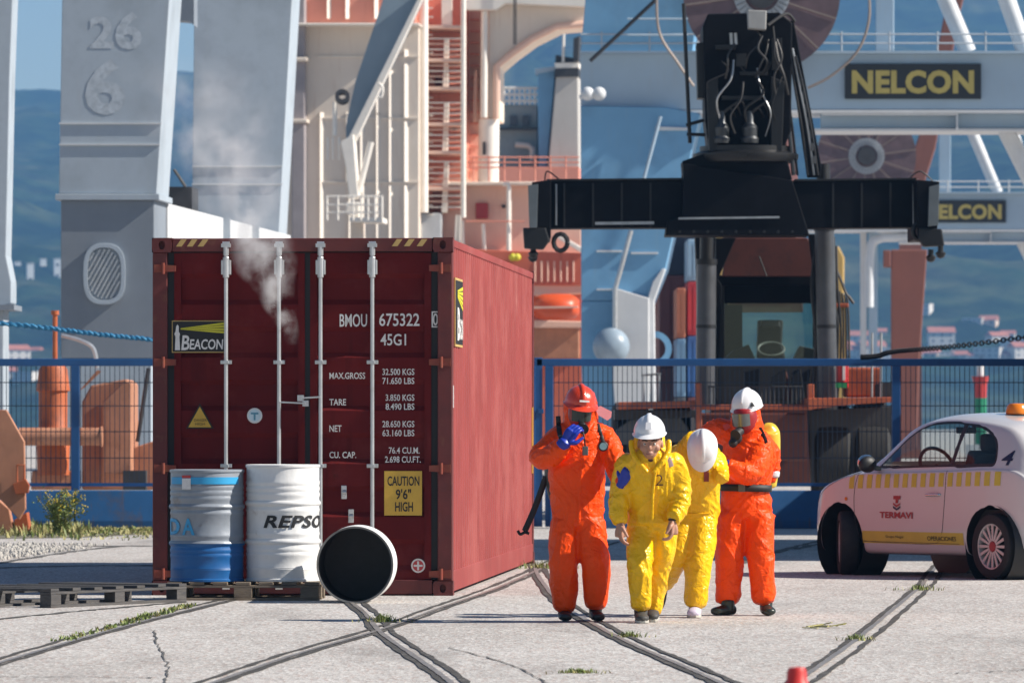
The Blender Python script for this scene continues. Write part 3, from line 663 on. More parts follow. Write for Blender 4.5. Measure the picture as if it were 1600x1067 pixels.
# lying open drum facing the camera
ld = thing('open_drum', 'open white steel drum lying on its side with black mouth facing forward', 'drum', (-1.205, 51.55, 0), R(-1))
Mx = Matrix.Translation((0, .0, .298)) @ Matrix.Rotation(R(90), 4, 'X')
Mx = Matrix.Translation((0, -.44, .298)) @ Matrix.Rotation(R(-90), 4, 'X')
prof = [(r_, z) for r_, z in DP if .03 < z < .86]
m = MB(); m.lathe([(.287, .0), (.296, .0), (.297, .014), (.292, .022)] + prof + [(.27, .885), (0, .885)], 64, Mx, caps=False); m.build('shell', WHITEM, ld, False, smooth=35)
m = MB(); m.lathe([(.2865, .001), (.284, .06), (.284, .86), (0, .862)], 48, Mx, caps=False); m.build('inside', INNER, ld, False, smooth=35)
m = MB(); m.lathe([(.2840, .0005), (.2985, -.002), (.2985, .016), (.2840, .016)], 64, Mx, closed=True); m.build('rim', M('drum_rim_worn', (.16, .16, .155), .45, .2, var=.3, vs=12), ld, False, smooth=50)  # rim of the white drum, its shade put into a darker grey
for o in ld.children: o.rotation_euler = (0, 0, R(-.6))   # mouth turned a little towards the left
# smoke drifting up between the doors
def smoke_mat():
    m = bpy.data.materials.new('smoke'); m.use_nodes = True; nt = m.node_tree; n = nt.nodes; l = nt.links; n.remove(n['Principled BSDF'])
    v = n.new('ShaderNodeVolumePrincipled'); v.inputs['Color'].default_value = (.92, .92, .94, 1); v.inputs['Anisotropy'].default_value = .1
    tc = n.new('ShaderNodeTexCoord'); sp = n.new('ShaderNodeSeparateXYZ'); l.new(tc.outputs['Object'], sp.inputs[0])
    def mt(op, a, b=None, c=None):
        x = n.new('ShaderNodeMath'); x.operation = op
        for i, q in enumerate((a, b, c)):
            if q is None: continue
            if isinstance(q, (int, float)): x.inputs[i].default_value = q
            else: l.new(q, x.inputs[i])
        return x.outputs[0]
    z = sp.outputs[2]
    # centre line drifts to the left as it rises, and the plume widens
    cx = mt('ADD', mt('MULTIPLY', mt('POWER', mt('MAXIMUM', mt('SUBTRACT', z, .0), 0), 1.0), -.36), 0.02)
    rad = mt('ADD', .06, mt('MULTIPLY', z, .26))
    nz0 = n.new('ShaderNodeTexNoise'); nz0.inputs['Scale'].default_value = 2.2; nz0.inputs['Detail'].default_value = 2; l.new(tc.outputs['Object'], nz0.inputs['Vector'])
    wob = mt('MULTIPLY', mt('SUBTRACT', nz0.outputs[0], .5), mt('ADD', .10, mt('MULTIPLY', z, .45)))
    dx = mt('DIVIDE', mt('ADD', mt('SUBTRACT', sp.outputs[0], cx), wob), rad); dy = mt('DIVIDE', sp.outputs[1], mt('ADD', rad, .05))
    d = mt('SQRT', mt('ADD', mt('MULTIPLY', dx, dx), mt('MULTIPLY', dy, dy)))
    core = mt('MAXIMUM', mt('SUBTRACT', 1, d), 0)
    nz = n.new('ShaderNodeTexNoise'); nz.inputs['Scale'].default_value = 4.2; nz.inputs['Detail'].default_value = 6; nz.inputs['Roughness'].default_value = .62; l.new(tc.outputs['Object'], nz.inputs['Vector'])
    tex = mt('MULTIPLY', mt('MAXIMUM', mt('SUBTRACT', nz.outputs[0], .46), 0), 4.5)
    fade = mt('DIVIDE', mt('MINIMUM', mt('MULTIPLY', mt('MAXIMUM', z, 0), 5), 1), mt('ADD', .34, mt('MULTIPLY', z, .5)))
    top = mt('MINIMUM', mt('MULTIPLY', mt('MAXIMUM', mt('SUBTRACT', 2.35, z), 0), 1.0), 1)
    den = mt('MULTIPLY', mt('MULTIPLY', mt('MULTIPLY', core, tex), mt('MULTIPLY', fade, top)), 5.5)
    l.new(den, v.inputs['Density']); l.new(v.outputs[0], n['Material Output'].inputs['Volume']); return m
m = MB(); vs = []
for z, x0, x1, yy in ((0, -.16, .18, .09), (.5, -.62, .26, .24), (1.2, -1.15, .30, .42), (2.4, -1.9, .10, .70)):
    vs += [(x0, -yy, z), (x1, -yy, z), (x1, yy, z), (x0, yy, z)]
fs = [(3, 2, 1, 0), (12, 13, 14, 15)]
for i in range(3):
    for k in range(4): fs.append((4 * i + k, 4 * i + (k + 1) % 4, 4 * i + 4 + (k + 1) % 4, 4 * i + 4 + k))
m.add(vs, fs); sm = m.build('smoke_plume', smoke_mat(), None, False)
sm.location = (-1.78, 53.16, 2.02); tag(sm, 'thin white smoke drifting up from the gap of the container doors', 'smoke', kind='stuff')
# ================================================================= people
def suit_mat(name, col, rough, crease=.006, spec=.3):
    m = M(name, col, rough, var=.10, vs=5, spec=spec); nt = m.node_tree; n = nt.nodes; l = nt.links; b = n['Principled BSDF']
    tc = n.new('ShaderNodeTexCoord'); h = None
    for sc, det, amt in ((7.5, 2, -1.0), (17, 2, -.42)):
        z = n.new('ShaderNodeTexNoise'); z.inputs['Scale'].default_value = sc; z.inputs['Detail'].default_value = det; z.inputs['Distortion'].default_value = .8; l.new(tc.outputs['Object'], z.inputs['Vector'])
        a = n.new('ShaderNodeMath'); a.operation = 'SUBTRACT'; a.inputs[1].default_value = .5; l.new(z.outputs[0], a.inputs[0])
        c = n.new('ShaderNodeMath'); c.operation = 'ABSOLUTE'; l.new(a.outputs[0], c.inputs[0])
        d = n.new('ShaderNodeMath'); d.operation = 'MULTIPLY'; d.inputs[1].default_value = amt; l.new(c.outputs[0], d.inputs[0])
        if h is None: h = d.outputs[0]
        else:
            e = n.new('ShaderNodeMath'); e.operation = 'ADD'; l.new(h, e.inputs[0]); l.new(d.outputs[0], e.inputs[1]); h = e.outputs[0]
    bp = n.new('ShaderNodeBump'); bp.inputs['Distance'].default_value = crease * 9; bp.inputs['Strength'].default_value = .7; l.new(h, bp.inputs['Height']); l.new(bp.outputs[0], b.inputs['Normal'])
    return m
SUITO = suit_mat('orange_chemical_suit', (.90, .074, .002), .44, .006, .22); SUITY = suit_mat('yellow_chemical_suit', (.88, .50, .006), .30, .006, .32)
SKIN = M('skin', (.42, .22, .15), .5, var=.08, vs=20); SKIN.node_tree.nodes['Principled BSDF'].inputs['Subsurface Weight'].default_value = .1
HELW = M('white_helmet', (.74, .74, .76), .28, var=.03, coat=.3); HELR = M('red_orange_helmet', (.62, .045, .012), .28, var=.04, coat=.4)
GLB = M('blue_nitrile_glove', (.008, .03, .33), .38, var=.12, vs=30); GLP = M('violet_blue_glove', (.035, .03, .28), .4, var=.12, vs=30)
BOOT = M('black_boot', (.018, .018, .017), .4, var=.25, vs=15); BOOTG = M('dark_green_boot', (.018, .026, .02), .35, var=.25, vs=15)
MASKR = M('red_mask_frame', (.30, .012, .014), .4); VIS = M('mirror_visor', (.16, .17, .17), .10, .4, var=.15, vs=12); VISD = M('dark_visor', (.03, .04, .035), .10, .2, var=.2, vs=12)
STRAP = M('black_strap', (.012, .012, .013), .6); TANKY = M('yellow_air_tank', (.62, .46, .04), .35, var=.06); HAIR = M('dark_hair', (.02, .014, .01), .6, var=.3, vs=60)
SHOEL = M('lilac_white_sneaker', (.55, .50, .62), .6, var=.1, vs=20); SHOED = M('dark_sneaker', (.05, .048, .045), .65, var=.3, vs=25); SOLE = M('pale_sole', (.45, .43, .38), .7, var=.15)
GREYL = M('grey_lining', (.40, .40, .42), .8); RADIO = M('grey_radio', (.10, .11, .11), .5); INK = M('marker_red_ink', (.20, .02, .01), .6); INKD = M('marker_dark_ink', (.08, .02, .005), .6)

def tube_el(mb, pts, n=16):
    """pts: (centre, half-width, half-depth) rings; limbs use a frame that follows the path"""
    P_ = [V(p[0]) for p in pts]; N = len(P_); vs = []; fs = []; a = None
    for i, (c, ru, rv) in enumerate(pts):
        d = (P_[min(i + 1, N - 1)] - P_[max(i - 1, 0)]).normalized()
        if a is None:
            x = V((1, 0, 0)); a = (x - d * x.dot(d)); a = a.normalized() if a.length > .2 else frame(d)[0]
        else: a = (a - d * a.dot(d)).normalized()
        b = d.cross(a)
        for k in range(n): t_ = 2 * pi * k / n; vs.append(P_[i] + a * cos(t_) * ru + b * sin(t_) * rv)
    for i in range(N - 1):
        for k in range(n): fs.append((i * n + k, i * n + (k + 1) % n, (i + 1) * n + (k + 1) % n, (i + 1) * n + k))
    s0 = len(vs); d0 = (P_[0] - P_[1]).normalized() * min(pts[0][1], pts[0][2]) * .5; d1 = (P_[-1] - P_[-2]).normalized() * min(pts[-1][1], pts[-1][2]) * .5
    vs += [P_[0] + d0, P_[-1] + d1]
    for k in range(n): fs.append((s0, (k + 1) % n, k)); fs.append((s0 + 1, (N - 1) * n + k, (N - 1) * n + (k + 1) % n))
    mb.add(vs, fs)
def limb(mb, pts, sub=6, n=16):
    """pts: (centre, radius[, radius2]); smoothed in between"""
    q = [(V(p[0]), p[1], p[2] if len(p) > 2 else p[1]) for p in pts]
    cs = catmull([p[0] for p in q], sub); r1 = catmull([V((p[1], p[2], 0)) for p in q], sub)
    tube_el(mb, [(c, max(.004, r.x), max(.004, r.y)) for c, r in zip(cs, r1)], n)
def remesh(mb, voxel, smooth_it=4, fac=.5):
    me = bpy.data.meshes.new('tmp'); me.from_pydata(mb.v, [], mb.f); o = bpy.data.objects.new('tmp', me); COL.objects.link(o)
    bm = bmesh.new(); bm.from_mesh(me); bmesh.ops.recalc_face_normals(bm, faces=bm.faces); bm.to_mesh(me); bm.free()
    r = o.modifiers.new('r', 'REMESH'); r.mode = 'VOXEL'; r.voxel_size = voxel
    if smooth_it: s = o.modifiers.new('s', 'SMOOTH'); s.iterations = smooth_it; s.factor = fac
    dg = bpy.context.evaluated_depsgraph_get(); m2 = bpy.data.meshes.new_from_object(o.evaluated_get(dg)); bpy.data.objects.remove(o); bpy.data.meshes.remove(me); return m2
def put(me, name, mat, parent, fold=None):
    me.materials.clear()
    for m_ in (mat if isinstance(mat, list) else [mat]): me.materials.append(m_)
    if fold:
        amp, joints, seed = fold; me.calc_loop_triangles(); nr = [V(v.normal) for v in me.vertices]
        for v, n_ in zip(me.vertices, nr):
            p = v.co; a = amp
            for j, rad, s in joints:
                d2 = (p - j).length_squared
                if d2 < rad * rad * 6: a += s * math.exp(-d2 / (rad * rad))
            wq = noise.noise(p * 2.6 + V((seed, 0, 0)))
            w1 = noise.noise(V((p.x * 6.5 + p.z * 2.2 * wq * 3 + seed, p.y * 6.5, p.z * 2.6)))              # long drapes
            w2 = noise.noise(V((p.x * 3.5 + seed, p.y * 3.5, p.z * 15 + 9 * (p.x + p.y) * (1 + wq))))        # cross creases at joints
            r1 = max(0, 1 - abs(w1) * 3.4) ** 1.6; r2 = max(0, 1 - abs(w2) * 3.0) ** 1.5
            v.co = p + n_ * (amp * 1.7 * (r1 - .35) + (a - amp) * 1.35 * (r2 - .35) + .002 * wq)
    me.polygons.foreach_set('use_smooth', [True] * len(me.polygons)); me.name = name
    o = bpy.data.objects.new(name, me); COL.objects.link(o); o.parent = parent; return o

def helmet(parent, c, Rm, mat, rad=.137, vent=None, name='helmet', full=False):
    """hard hat shell: front is local -Y; Rm turns it"""
    m = MB(); nu, nv = 40, 12; vs = []; fs = []
    for j in range(nv + 1):
        ph = (pi / 2) * (j / nv)
        for i in range(nu):
            t_ = 2 * pi * i / nu; x, y = sin(t_) * sin(ph), -cos(t_) * sin(ph)
            r = rad * (1 + .035 * math.exp(-(x / .18) ** 2) * (1 if ph > .25 else .5))
            vs.append(V((x * r * .93, y * r * 1.12, cos(ph) * r * (1.02 if not full else 1.08))))
    brim = []
    for i in range(nu):
        t_ = 2 * pi * i / nu; f = max(0, cos(t_)); e = (.012 + .050 * f ** 2.2) if not full else (.006 + .016 * f)
        vs.append(V((sin(t_) * (rad * .93 + e * .8), -cos(t_) * (rad * 1.12 + e), -.006 - .020 * f)))
    for i in range(nu):
        t_ = 2 * pi * i / nu; vs.append(V((sin(t_) * rad * .88, -cos(t_) * rad * 1.05, -.020)))
    for j in range(nv + 2):
        for i in range(nu): fs.append((j * nu + i, j * nu + (i + 1) % nu, (j + 1) * nu + (i + 1) % nu, (j + 1) * nu + i))
    T_ = Matrix.Translation(c) @ Rm.to_4x4(); m.add([T_ @ v for v in vs], fs); h = m.build(name, mat, parent, False, smooth=55)
    m = MB(); pts = []
    for k in range(-9, 10):
        a = k * .135; pts.append((T_ @ V((0, -sin(a) * rad * 1.14, cos(a) * rad * (1.075 if not full else 1.10))), .016, .006))
    tube_el(m, pts, 8); m.build('ridge', mat, h, False, smooth=60)
    return h, T_
def rot(yaw=0, pitch=0, roll=0): return Matrix.Rotation(R(yaw), 3, 'Z') @ Matrix.Rotation(R(pitch), 3, 'X') @ Matrix.Rotation(R(roll), 3, 'Y')
def hand_mesh(wrist, dirv, palmn, curl=.6, s=1., thumb=1):
    """relaxed or gripping hand: palm plus five fingers; dirv wrist->knuckles, palmn out of the palm"""
    d = V(dirv).normalized(); n_ = V(palmn); n_ = (n_ - d * n_.dot(d)).normalized(); sd_ = d.cross(n_) * thumb
    m = MB(); w = V(wrist)
    limb(m, [(w - d * .03 * s, .026 * s, .020 * s), (w + d * .01 * s, .028 * s, .019 * s), (w + d * .05 * s, .040 * s, .017 * s), (w + d * .085 * s, .040 * s, .015 * s)], 4, 14)
    # palm ring frames follow x; add a slab to make it wide across the knuckles
    for off in (-.026, -.009, .009, .026): limb(m, [(w + d * .0 * s + sd_ * off * .6 * s, .015 * s), (w + d * .085 * s + sd_ * off * s, .0125 * s)], 4, 10)
    for i, (off, L) in enumerate(((.028, .070), (.0095, .080), (-.0095, .075), (-.028, .058))):
        p = w + d * .085 * s + sd_ * off * s; pts = [(p, .0105 * s)]; a = curl * .35; dd = d
        for k, f in enumerate((.42, .32, .26)):
            a += curl * (.75 if k else .4); dd = d * cos(a) + n_ * sin(a); p = p + dd * L * f * s; pts.append((p, (.0098, .009, .0078)[k] * s))
        limb(m, pts, 4, 10)
    p = w + d * .02 * s + sd_ * .026 * s; d1 = (d * .55 + sd_ * .7 + n_ * .25).normalized(); d2 = (d * .85 + sd_ * .15 + n_ * .45).normalized()
    limb(m, [(p, .015 * s), (p + d1 * .035 * s, .013 * s), (p + d1 * .035 * s + d2 * .032 * s, .0105 * s), (p + d1 * .035 * s + d2 * .056 * s, .0085 * s)], 4, 10)
    return remesh(m, .0042 * s, 2)
def boot(parent, heel, toe, mat, h=.12, wd=.052, name='boot', sole=None):
    heel, toe = V(heel), V(toe); d = (toe - heel); L = d.length; d.normalize(); up = V((0, 0, 1))
    m = MB(); limb(m, [(heel - d * .005 + up * .04, .036, .036), (heel + d * L * .3 + up * .042, wd * .85, .04), (heel + d * L * .65 + up * .037, wd, .034), (heel + d * L * .92 + up * .032, wd * .85, .028), (heel + d * L + up * .028, wd * .5, .018)], 6, 16)
    limb(m, [(heel + d * .045 + up * .03, .045, .05), (heel + d * .05 + up * h, .05, .055)], 3, 16)
    b = put(remesh(m, .008, 3), name, mat, parent)
    if sole:
        m = MB(); nn = V((-d.y, d.x, 0)); pr = [(-.03, .7), (.1, .85), (.35, .75), (.65, 1.), (.9, .8), (1.0, .4)]
        pl = [(t_ * L, wd * k) for t_, k in pr] + [(t_ * L, -wd * k) for t_, k in pr[::-1]]
        m.prism(pl, lambda u, v, k: heel + d * u + nn * v + up * (.002 if not k else .022)); m.build('sole', sole, b, False, bevel=.004)
    return b
def px_local(foot_y, cx):
    Y = CAMH * FPX / (foot_y - HORY); s = FPX / Y
    org = V(((cx - 800) / s, Y, 0))
    return org, (lambda px, py, y=0.: V(((px - cx) / s * 1.0, y, (foot_y - py) / s)))
def decal(parent, surf, txt, box, y, mat, **k):
    """mark on the chest: flat letters pushed back onto the suit by nearest-point lookup"""
    from mathutils.bvhtree import BVHTree
    bt = BVHTree.FromPolygons([v.co for v in surf.data.vertices], [tuple(p.vertices) for p in surf.data.polygons])
    def fn(u, v):
        h = bt.ray_cast(V((u, -1.5, v)), V((0, 1, 0))); return (h[0] + V((0, -.006, 0))) if h[0] is not None else V((u, y, v))
    return lettering(txt, box, fn, mat, parent, name='number', **k)

# ---------------------------------------------------------------- left worker in orange
org, q = px_local(970, 896)
p1 = thing('person', 'person in orange chemical suit and red helmet holding a blue glove to the face mask', 'person', org)
m = MB()
pel = q(905, 800, 0)
limb(m, [(q(904, 822), .165, .130), (q(903, 800), .185, .140), (q(902, 765), .195, .150), (q(901, 730), .205, .155), (q(905, 700, .01), .205, .150), (q(910, 676, .01), .180, .130), (q(910, 660, .01), .105, .10), (q(909, 648, .0), .085, .09)], 6, 22)
limb(m, [(q(886, 815), .115, .125), (q(882, 850, -.01), .112, .120), (q(880, 885, -.03), .104, .112), (q(881, 915, -.01), .100, .105), (q(882, 945, .0), .086, .095), (q(882, 953, .0), .070, .08)], 6)
limb(m, [(q(922, 815), .112, .125), (q(925, 850, -.03), .108, .118), (q(930, 880, -.06), .104, .112), (q(931, 915, -.03), .096, .10), (q(931, 940, .0), .085, .095), (q(931, 949, .0), .070, .08)], 6)
sL, eL, hL = q(876, 684, .02), q(846, 714, -.10), q(884, 690, -.29)
limb(m, [(q(893, 680, .0), .09), (sL, .098), (q(858, 700, -.03), .092), (eL, .088), (q(862, 712, -.20), .082), (q(879, 695, -.27), .066), (q(884, 690, -.29), .052)], 6)
sR = q(942, 684, .02)
limb(m, [(q(928, 680, .0), .09), (sR, .095), (q(954, 702, -.05), .085), (q(962, 728, -.16), .078), (q(967, 747, -.36), .062), (q(971, 751, -.46), .045)], 6)
# hood
limb(m, [(q(909, 668, .02), .115, .12), (q(908, 650, .015), .118, .125), (q(907, 632, .02), .118, .125), (q(906, 615, .03), .10, .11)], 5, 20)
joints = [(q(850, 712, -.1), .09, .012), (q(884, 815), .10, .010), (q(925, 815), .10, .010), (q(880, 890), .09, .012), (q(930, 890), .09, .012), (q(882, 940), .07, .013), (q(931, 938), .07, .013), (q(905, 700), .12, .007), (q(962, 715), .08, .012)]
b1 = put(remesh(m, .0095, 4), 'body', SUITO, p1, (.0055, joints, 3.1))
boot(p1, q(881, 971, .06) * V((1, 1, 0)), q(884, 971, -.17) * V((1, 1, 0)), BOOT, .13); boot(p1, q(929, 969, .06) * V((1, 1, 0)), q(936, 969, -.16) * V((1, 1, 0)), BOOT, .13)
h_, T1 = helmet(p1, q(907, 629, -.005), rot(10, 12, 3), HELR, .122)
m = MB(); m.prism([(-.035, .045), (.035, .045), (.035, .057), (-.035, .057)], lambda u, v, k: T1 @ V((u, -.1395 - (.0 if k else .004) + (v - .045) * .3, v - .012))); m.build('helmet_label', WHITEP, h_, False)
# mask: red frame, dark visor
def mask(parent, c, Rm, vis, sc=1., frame_mat=MASKR):
    T_ = Matrix.Translation(c) @ Rm.to_4x4(); m = MB(); limb(m, [(V((0, .05, -.075)), .05, .06), (V((0, .03, -.03)), .078, .085), (V((0, .03, .02)), .085, .088), (V((0, .04, .06)), .078, .08)], 4, 20)
    me = remesh(m, .008, 2); me.transform(Matrix.Scale(sc, 4)); me.transform(T_); f = put(me, 'mask_frame', frame_mat, parent)
    m = MB(); nu, nv = 14, 8
    for j in range(nv + 1):
        for i in range(nu + 1):
            u = (i / nu - .5) * 2; v = (j / nv - .5) * 2; a = u * .95; r = .099; z = v * .044 * (1 - .10 * u * u); m.v.append(tuple(T_ @ (V((sin(a) * r * .86, .03 - cos(a) * r, z + .012)) * sc)))
    for j in range(nv):
        for i in range(nu): a = j * (nu + 1) + i; m.f.append((a, a + 1, a + nu + 2, a + nu + 1)); m.mi.append(0)
    m.build('visor', vis, f, False, smooth=70, fix=False)
    m = MB(); m.rod(T_ @ (V((0, -.055, -.062)) * sc), T_ @ (V((0, -.115, -.075)) * sc), .032 * sc, 16); m.rod(T_ @ (V((0, -.11, -.074)) * sc), T_ @ (V((0, -.125, -.077)) * sc), .038 * sc, 16); m.build('filter_canister', STRAP, f, False, smooth=40)
    return f
mask(p1, q(907, 650, -.095), rot(10, 8), VISD)
g_ = put(hand_mesh(q(881, 692, -.30), q(900, 666, -.31) - q(881, 692, -.30), (.55, .5, .35), .75, 1.22, -1), 'glove', GLB, p1)
m = MB(); limb(m, [(q(878, 696, -.285), .054), (q(884, 688, -.305), .044)], 3); put(remesh(m, .006, 2), 'glove_cuff', GLB, p1)
put(hand_mesh(q(970, 753, -.47), q(979, 737, -.49) - q(970, 753, -.47), (.3, 1, .1), .9, 1.15, 1), 'glove', GLB, p1)
# harness straps, gauge, radio, dangling strap, clear flap
def strap(pts, w_, parent, surf, name='harness_strap', off=.006, th=.004):
    from mathutils.bvhtree import BVHTree
    bt = BVHTree.FromPolygons([v.co for v in surf.data.vertices], [tuple(p.vertices) for p in surf.data.polygons]); path = []
    for p in catmull(pts, 8):
        h = bt.ray_cast(V((p.x, -1.5, p.z)), V((0, 1, 0))); path.append((h[0] if h[0] is not None else p) + V((0, -off, 0)))
    m = MB(); tube_el(m, [(c, w_ / 2, th) for c in path], 8); return m.build(name, STRAP, parent, False, smooth=60)
strap([q(872, 650), q(873, 664), q(875, 680), q(880, 690)], .035, p1, b1); strap([q(934, 662), q(938, 676), q(942, 690), q(943, 694)], .026, p1, b1)
m = MB(); c = q(942, 697, -.17); m.lathe([(0, .0), (.034, .0), (.036, .012), (.028, .02), (0, .02)], 20, Matrix.Translation(c) @ Matrix.Rotation(R(90), 4, 'X')); ga = m.build('pressure_gauge', STRAP, p1, False); m = MB(); m.lathe([(0, .0205), (.026, .0205), (.026, .0225), (0, .0225)], 20, Matrix.Translation(c) @ Matrix.Rotation(R(90), 4, 'X')); m.build('gauge_face', M('teal_gauge_face', (.25, .45, .48), .3), ga, False)
m = MB(); m.cbox(q(914, 704, -.20), .042, .03, .065); rd = m.build('radio', RADIO, p1, False, bevel=.006); m = MB(); m.tube(catmull([q(914, 697, -.20), q(912, 684, -.24), q(910, 672, -.22)], 6), .006, 6); m.build('radio_cord', STRAP, rd, False)
m = MB(); pts = [q(853, 745, .16), q(843, 775, .17), q(832, 803, .17), q(820, 830, .16)]; tube_el(m, [(p, .022, .010) for p in catmull(pts, 5)], 8); ds = m.build('dangling_strap', STRAP, p1, False, smooth=60); m = MB(); m.tube(catmull([q(809, 829, .16), q(813, 835, .16), q(820, 832, .16), q(827, 834, .16)], 4), .012, 6); m.build('strap_buckle', STRAP, ds, False)
m = MB(); limb(m, [(q(868, 690, .18), .075), (q(868, 745, .19), .078), (q(869, 780, .19), .05)], 5); put(remesh(m, .01, 2), 'air_tank', M('dark_air_tank', (.03, .03, .032), .4), p1)
m = MB(); pl = [(930, 638), (938, 634), (956, 643), (955, 652), (949, 657), (934, 648)]; m.prism(pl, lambda u, v, k: q(u, v, -.06 + (.004 if k else 0) + (u - 930) * .003)); fm = M('clear_pink_flap', (.62, .22, .24), .15, alpha=.75); m.build('hood_flap', fm, p1, False)

zf = strap([q(912, 705), q(908, 740), q(905, 780), q(904, 815)], .026, p1, b1, 'zip_flap', .001, .006); zf.data.materials[0] = SUITO
# ---------------------------------------------------------------- yellow 2
org, q = px_local(972, 1016)
p2_ = thing('person', 'person in yellow suit marked 2 and white helmet, walking with head forward', 'person', org)
m = MB()
limb(m, [(q(1021, 826, .05), .150, .125), (q(1020, 805, .03), .175, .135), (q(1019, 780, -.02), .182, .135), (q(1017, 752, -.08), .200, .14), (q(1016, 728, -.13), .205, .13), (q(1015, 712, -.16), .165, .115), (q(1015, 702, -.17), .09, .09)], 6, 22)
limb(m, [(q(1003, 826, .04), .105, .115), (q(1000, 860, -.03), .098, .105), (q(1000, 890, -.08), .088, .095), (q(1001, 920, -.07), .082, .088), (q(1001, 944, -.05), .078, .085), (q(1001, 951, -.05), .066, .075)], 6)
limb(m, [(q(1038, 826, .05), .102, .115), (q(1036, 858, .06), .096, .105), (q(1029, 890, .10), .088, .095), (q(1024, 925, .17), .078, .088), (q(1021, 952, .20), .070, .085), (q(1020, 959, .20), .060, .075)], 6)
limb(m, [(q(990, 722, -.12), .09), (q(979, 732, -.10), .092), (q(970, 757, -.08), .078), (q(966, 785, -.08), .074), (q(967, 805, -.11), .068), (q(969, 817, -.13), .056)], 6)
limb(m, [(q(1042, 722, -.12), .09), (q(1054, 732, -.11), .092), (q(1062, 757, -.09), .078), (q(1062, 785, -.11), .073), (q(1055, 804, -.16), .065), (q(1051, 812, -.18), .052)], 6)
# jacket skirt and collar/hood
limb(m, [(q(1020, 800, .02), .180, .14), (q(1021, 815, .03), .192, .155), (q(1021, 820, .03), .185, .15)], 4, 22)
limb(m, [(q(1015, 712, -.10), .125, .10), (q(1015, 698, -.10), .115, .09), (q(1015, 682, -.09), .108, .085), (q(1015, 668, -.09), .095, .08)], 5, 20)
joints = [(q(964, 785, -.08), .08, .012), (q(1066, 785, -.1), .08, .012), (q(1003, 835), .10, .010), (q(1038, 835), .10, .010), (q(1000, 890, -.08), .09, .013), (q(1029, 890, .1), .09, .012), (q(1001, 940), .07, .013), (q(1021, 950, .2), .06, .012), (q(1018, 760, -.2), .12, .008)]
b2 = put(remesh(m, .0095, 4), 'body', SUITY, p2_, (.0060, joints, 8.3))
# head
def head(parent, c, Rm, skin=SKIN, beard=None):
    T_ = Matrix.Translation(c) @ Rm.to_4x4(); m = MB()
    limb(m, [(V((0, .02, -.17)), .052, .055), (V((0, .015, -.11)), .05, .055)], 3)
    m.sphere((0, .01, .02), .098, 20, 14, (.80, 1.0, 1.05)); limb(m, [(V((0, -.03, .03)), .066, .07), (V((0, -.035, -.03)), .062, .066), (V((0, -.045, -.075)), .045, .05), (V((0, -.052, -.098)), .026, .03)], 5, 18)
    limb(m, [(V((0, -.094, .022)), .010, .010), (V((0, -.112, -.012)), .013, .014), (V((0, -.106, -.024)), .015, .010)], 4, 10)
    limb(m, [(V((-.04, -.082, .030)), .012), (V((0, -.090, .028)), .011), (V((.04, -.082, .030)), .012)], 4, 10)
    limb(m, [(V((-.018, -.093, -.052)), .008), (V((0, -.100, -.050)), .010), (V((.018, -.093, -.052)), .008)], 3, 8); limb(m, [(V((-.016, -.090, -.064)), .008), (V((0, -.097, -.066)), .010), (V((.016, -.090, -.064)), .008)], 3, 8)
    for sg in (-1, 1): m.sphere((sg * .082, .01, -.005), .028, 10, 8, (.35, .7, 1.1)); m.sphere((sg * .045, -.062, -.02), .028, 10, 8)
    me = remesh(m, .0045, 3); me.transform(T_); h = put(me, 'head', skin, parent)
    for sg in (-1, 1):
        m = MB(); m.sphere(T_ @ V((sg * .032, -.0845, .010)), .0115, 12, 8); e_ = m.build('eye', M('eye_white', (.5, .47, .44), .3), h, False, smooth=60); m = MB(); m.sphere(T_ @ V((sg * .032, -.0925, .010)), .0058, 8, 6); m.build('iris', HAIR, h, False)
        m = MB(); limb(m, [(T_ @ V((sg * .014, -.097, .033)), .004), (T_ @ V((sg * .033, -.096, .038)), .005), (T_ @ V((sg * .052, -.083, .034)), .003)], 3, 6); m.build('eyebrow', HAIR, h, False)
    m = MB(); limb(m, [(T_ @ V((-.022, -.094, -.058)), .003), (T_ @ V((0, -.1055, -.0575)), .004), (T_ @ V((.022, -.094, -.058)), .003)], 3, 6); m.build('mouth', M('lips', (.22, .07, .06), .5), h, False)
    m = MB(); m.sphere((0, .026, .035), .1, 20, 12, (.84, .98, 1.0)); m.xf(T_); hr = m.build('hair', HAIR, h, False, smooth=60)
    return h
HR2 = rot(-4, 8, 0); head(p2_, q(1015, 693, -.215), HR2)
h_, T2 = helmet(p2_, q(1014, 675, -.19), rot(-4, 7, -1), HELW, .120)
m = MB(); m.prism([(-.022, .035), (.022, .035), (.019, .085), (-.019, .085)], lambda u, v, k: T2 @ V((u, -.146 - (0 if k else .004) + (v - .035) * .50, v))); m.build('front_plate', HELW, h_, False, bevel=.003)
# collar opening: V of lining and throat
m = MB(); 
for sg in (-1, 1):
    limb(m, [(q(1015 + sg * 29, 688, -.19), .020), (q(1015 + sg * 28, 704, -.225), .021), (q(1015 + sg * 20, 720, -.262), .021), (q(1015 + sg * 5, 737, -.280), .017)], 5, 12)
cl = put(remesh(m, .007, 3), 'collar', SUITY, p2_)
m = MB(); limb(m, [(q(1015, 705, -.20), .075, .05), (q(1016, 722, -.245), .035, .03)], 4); put(remesh(m, .007, 2), 'dark_shirt', M('dark_shirt', (.07, .03, .028), .8), p2_)
m = MB(); limb(m, [(q(1024, 728, -.272), .012), (q(1019, 770, -.215), .012), (q(1018, 812, -.150), .012)], 6, 8); put(remesh(m, .006, 2), 'zip_flap', SUITY, p2_)
put(hand_mesh(q(969, 818, -.14), V((.02, -.05, -1)), (1, .2, .1), .55, 1.05, 1), 'hand', SKIN, p2_); put(hand_mesh(q(1050, 814, -.19), V((-.06, -.12, -1)), (-1, .1, .1), .75, 1.05, -1), 'hand', SKIN, p2_)
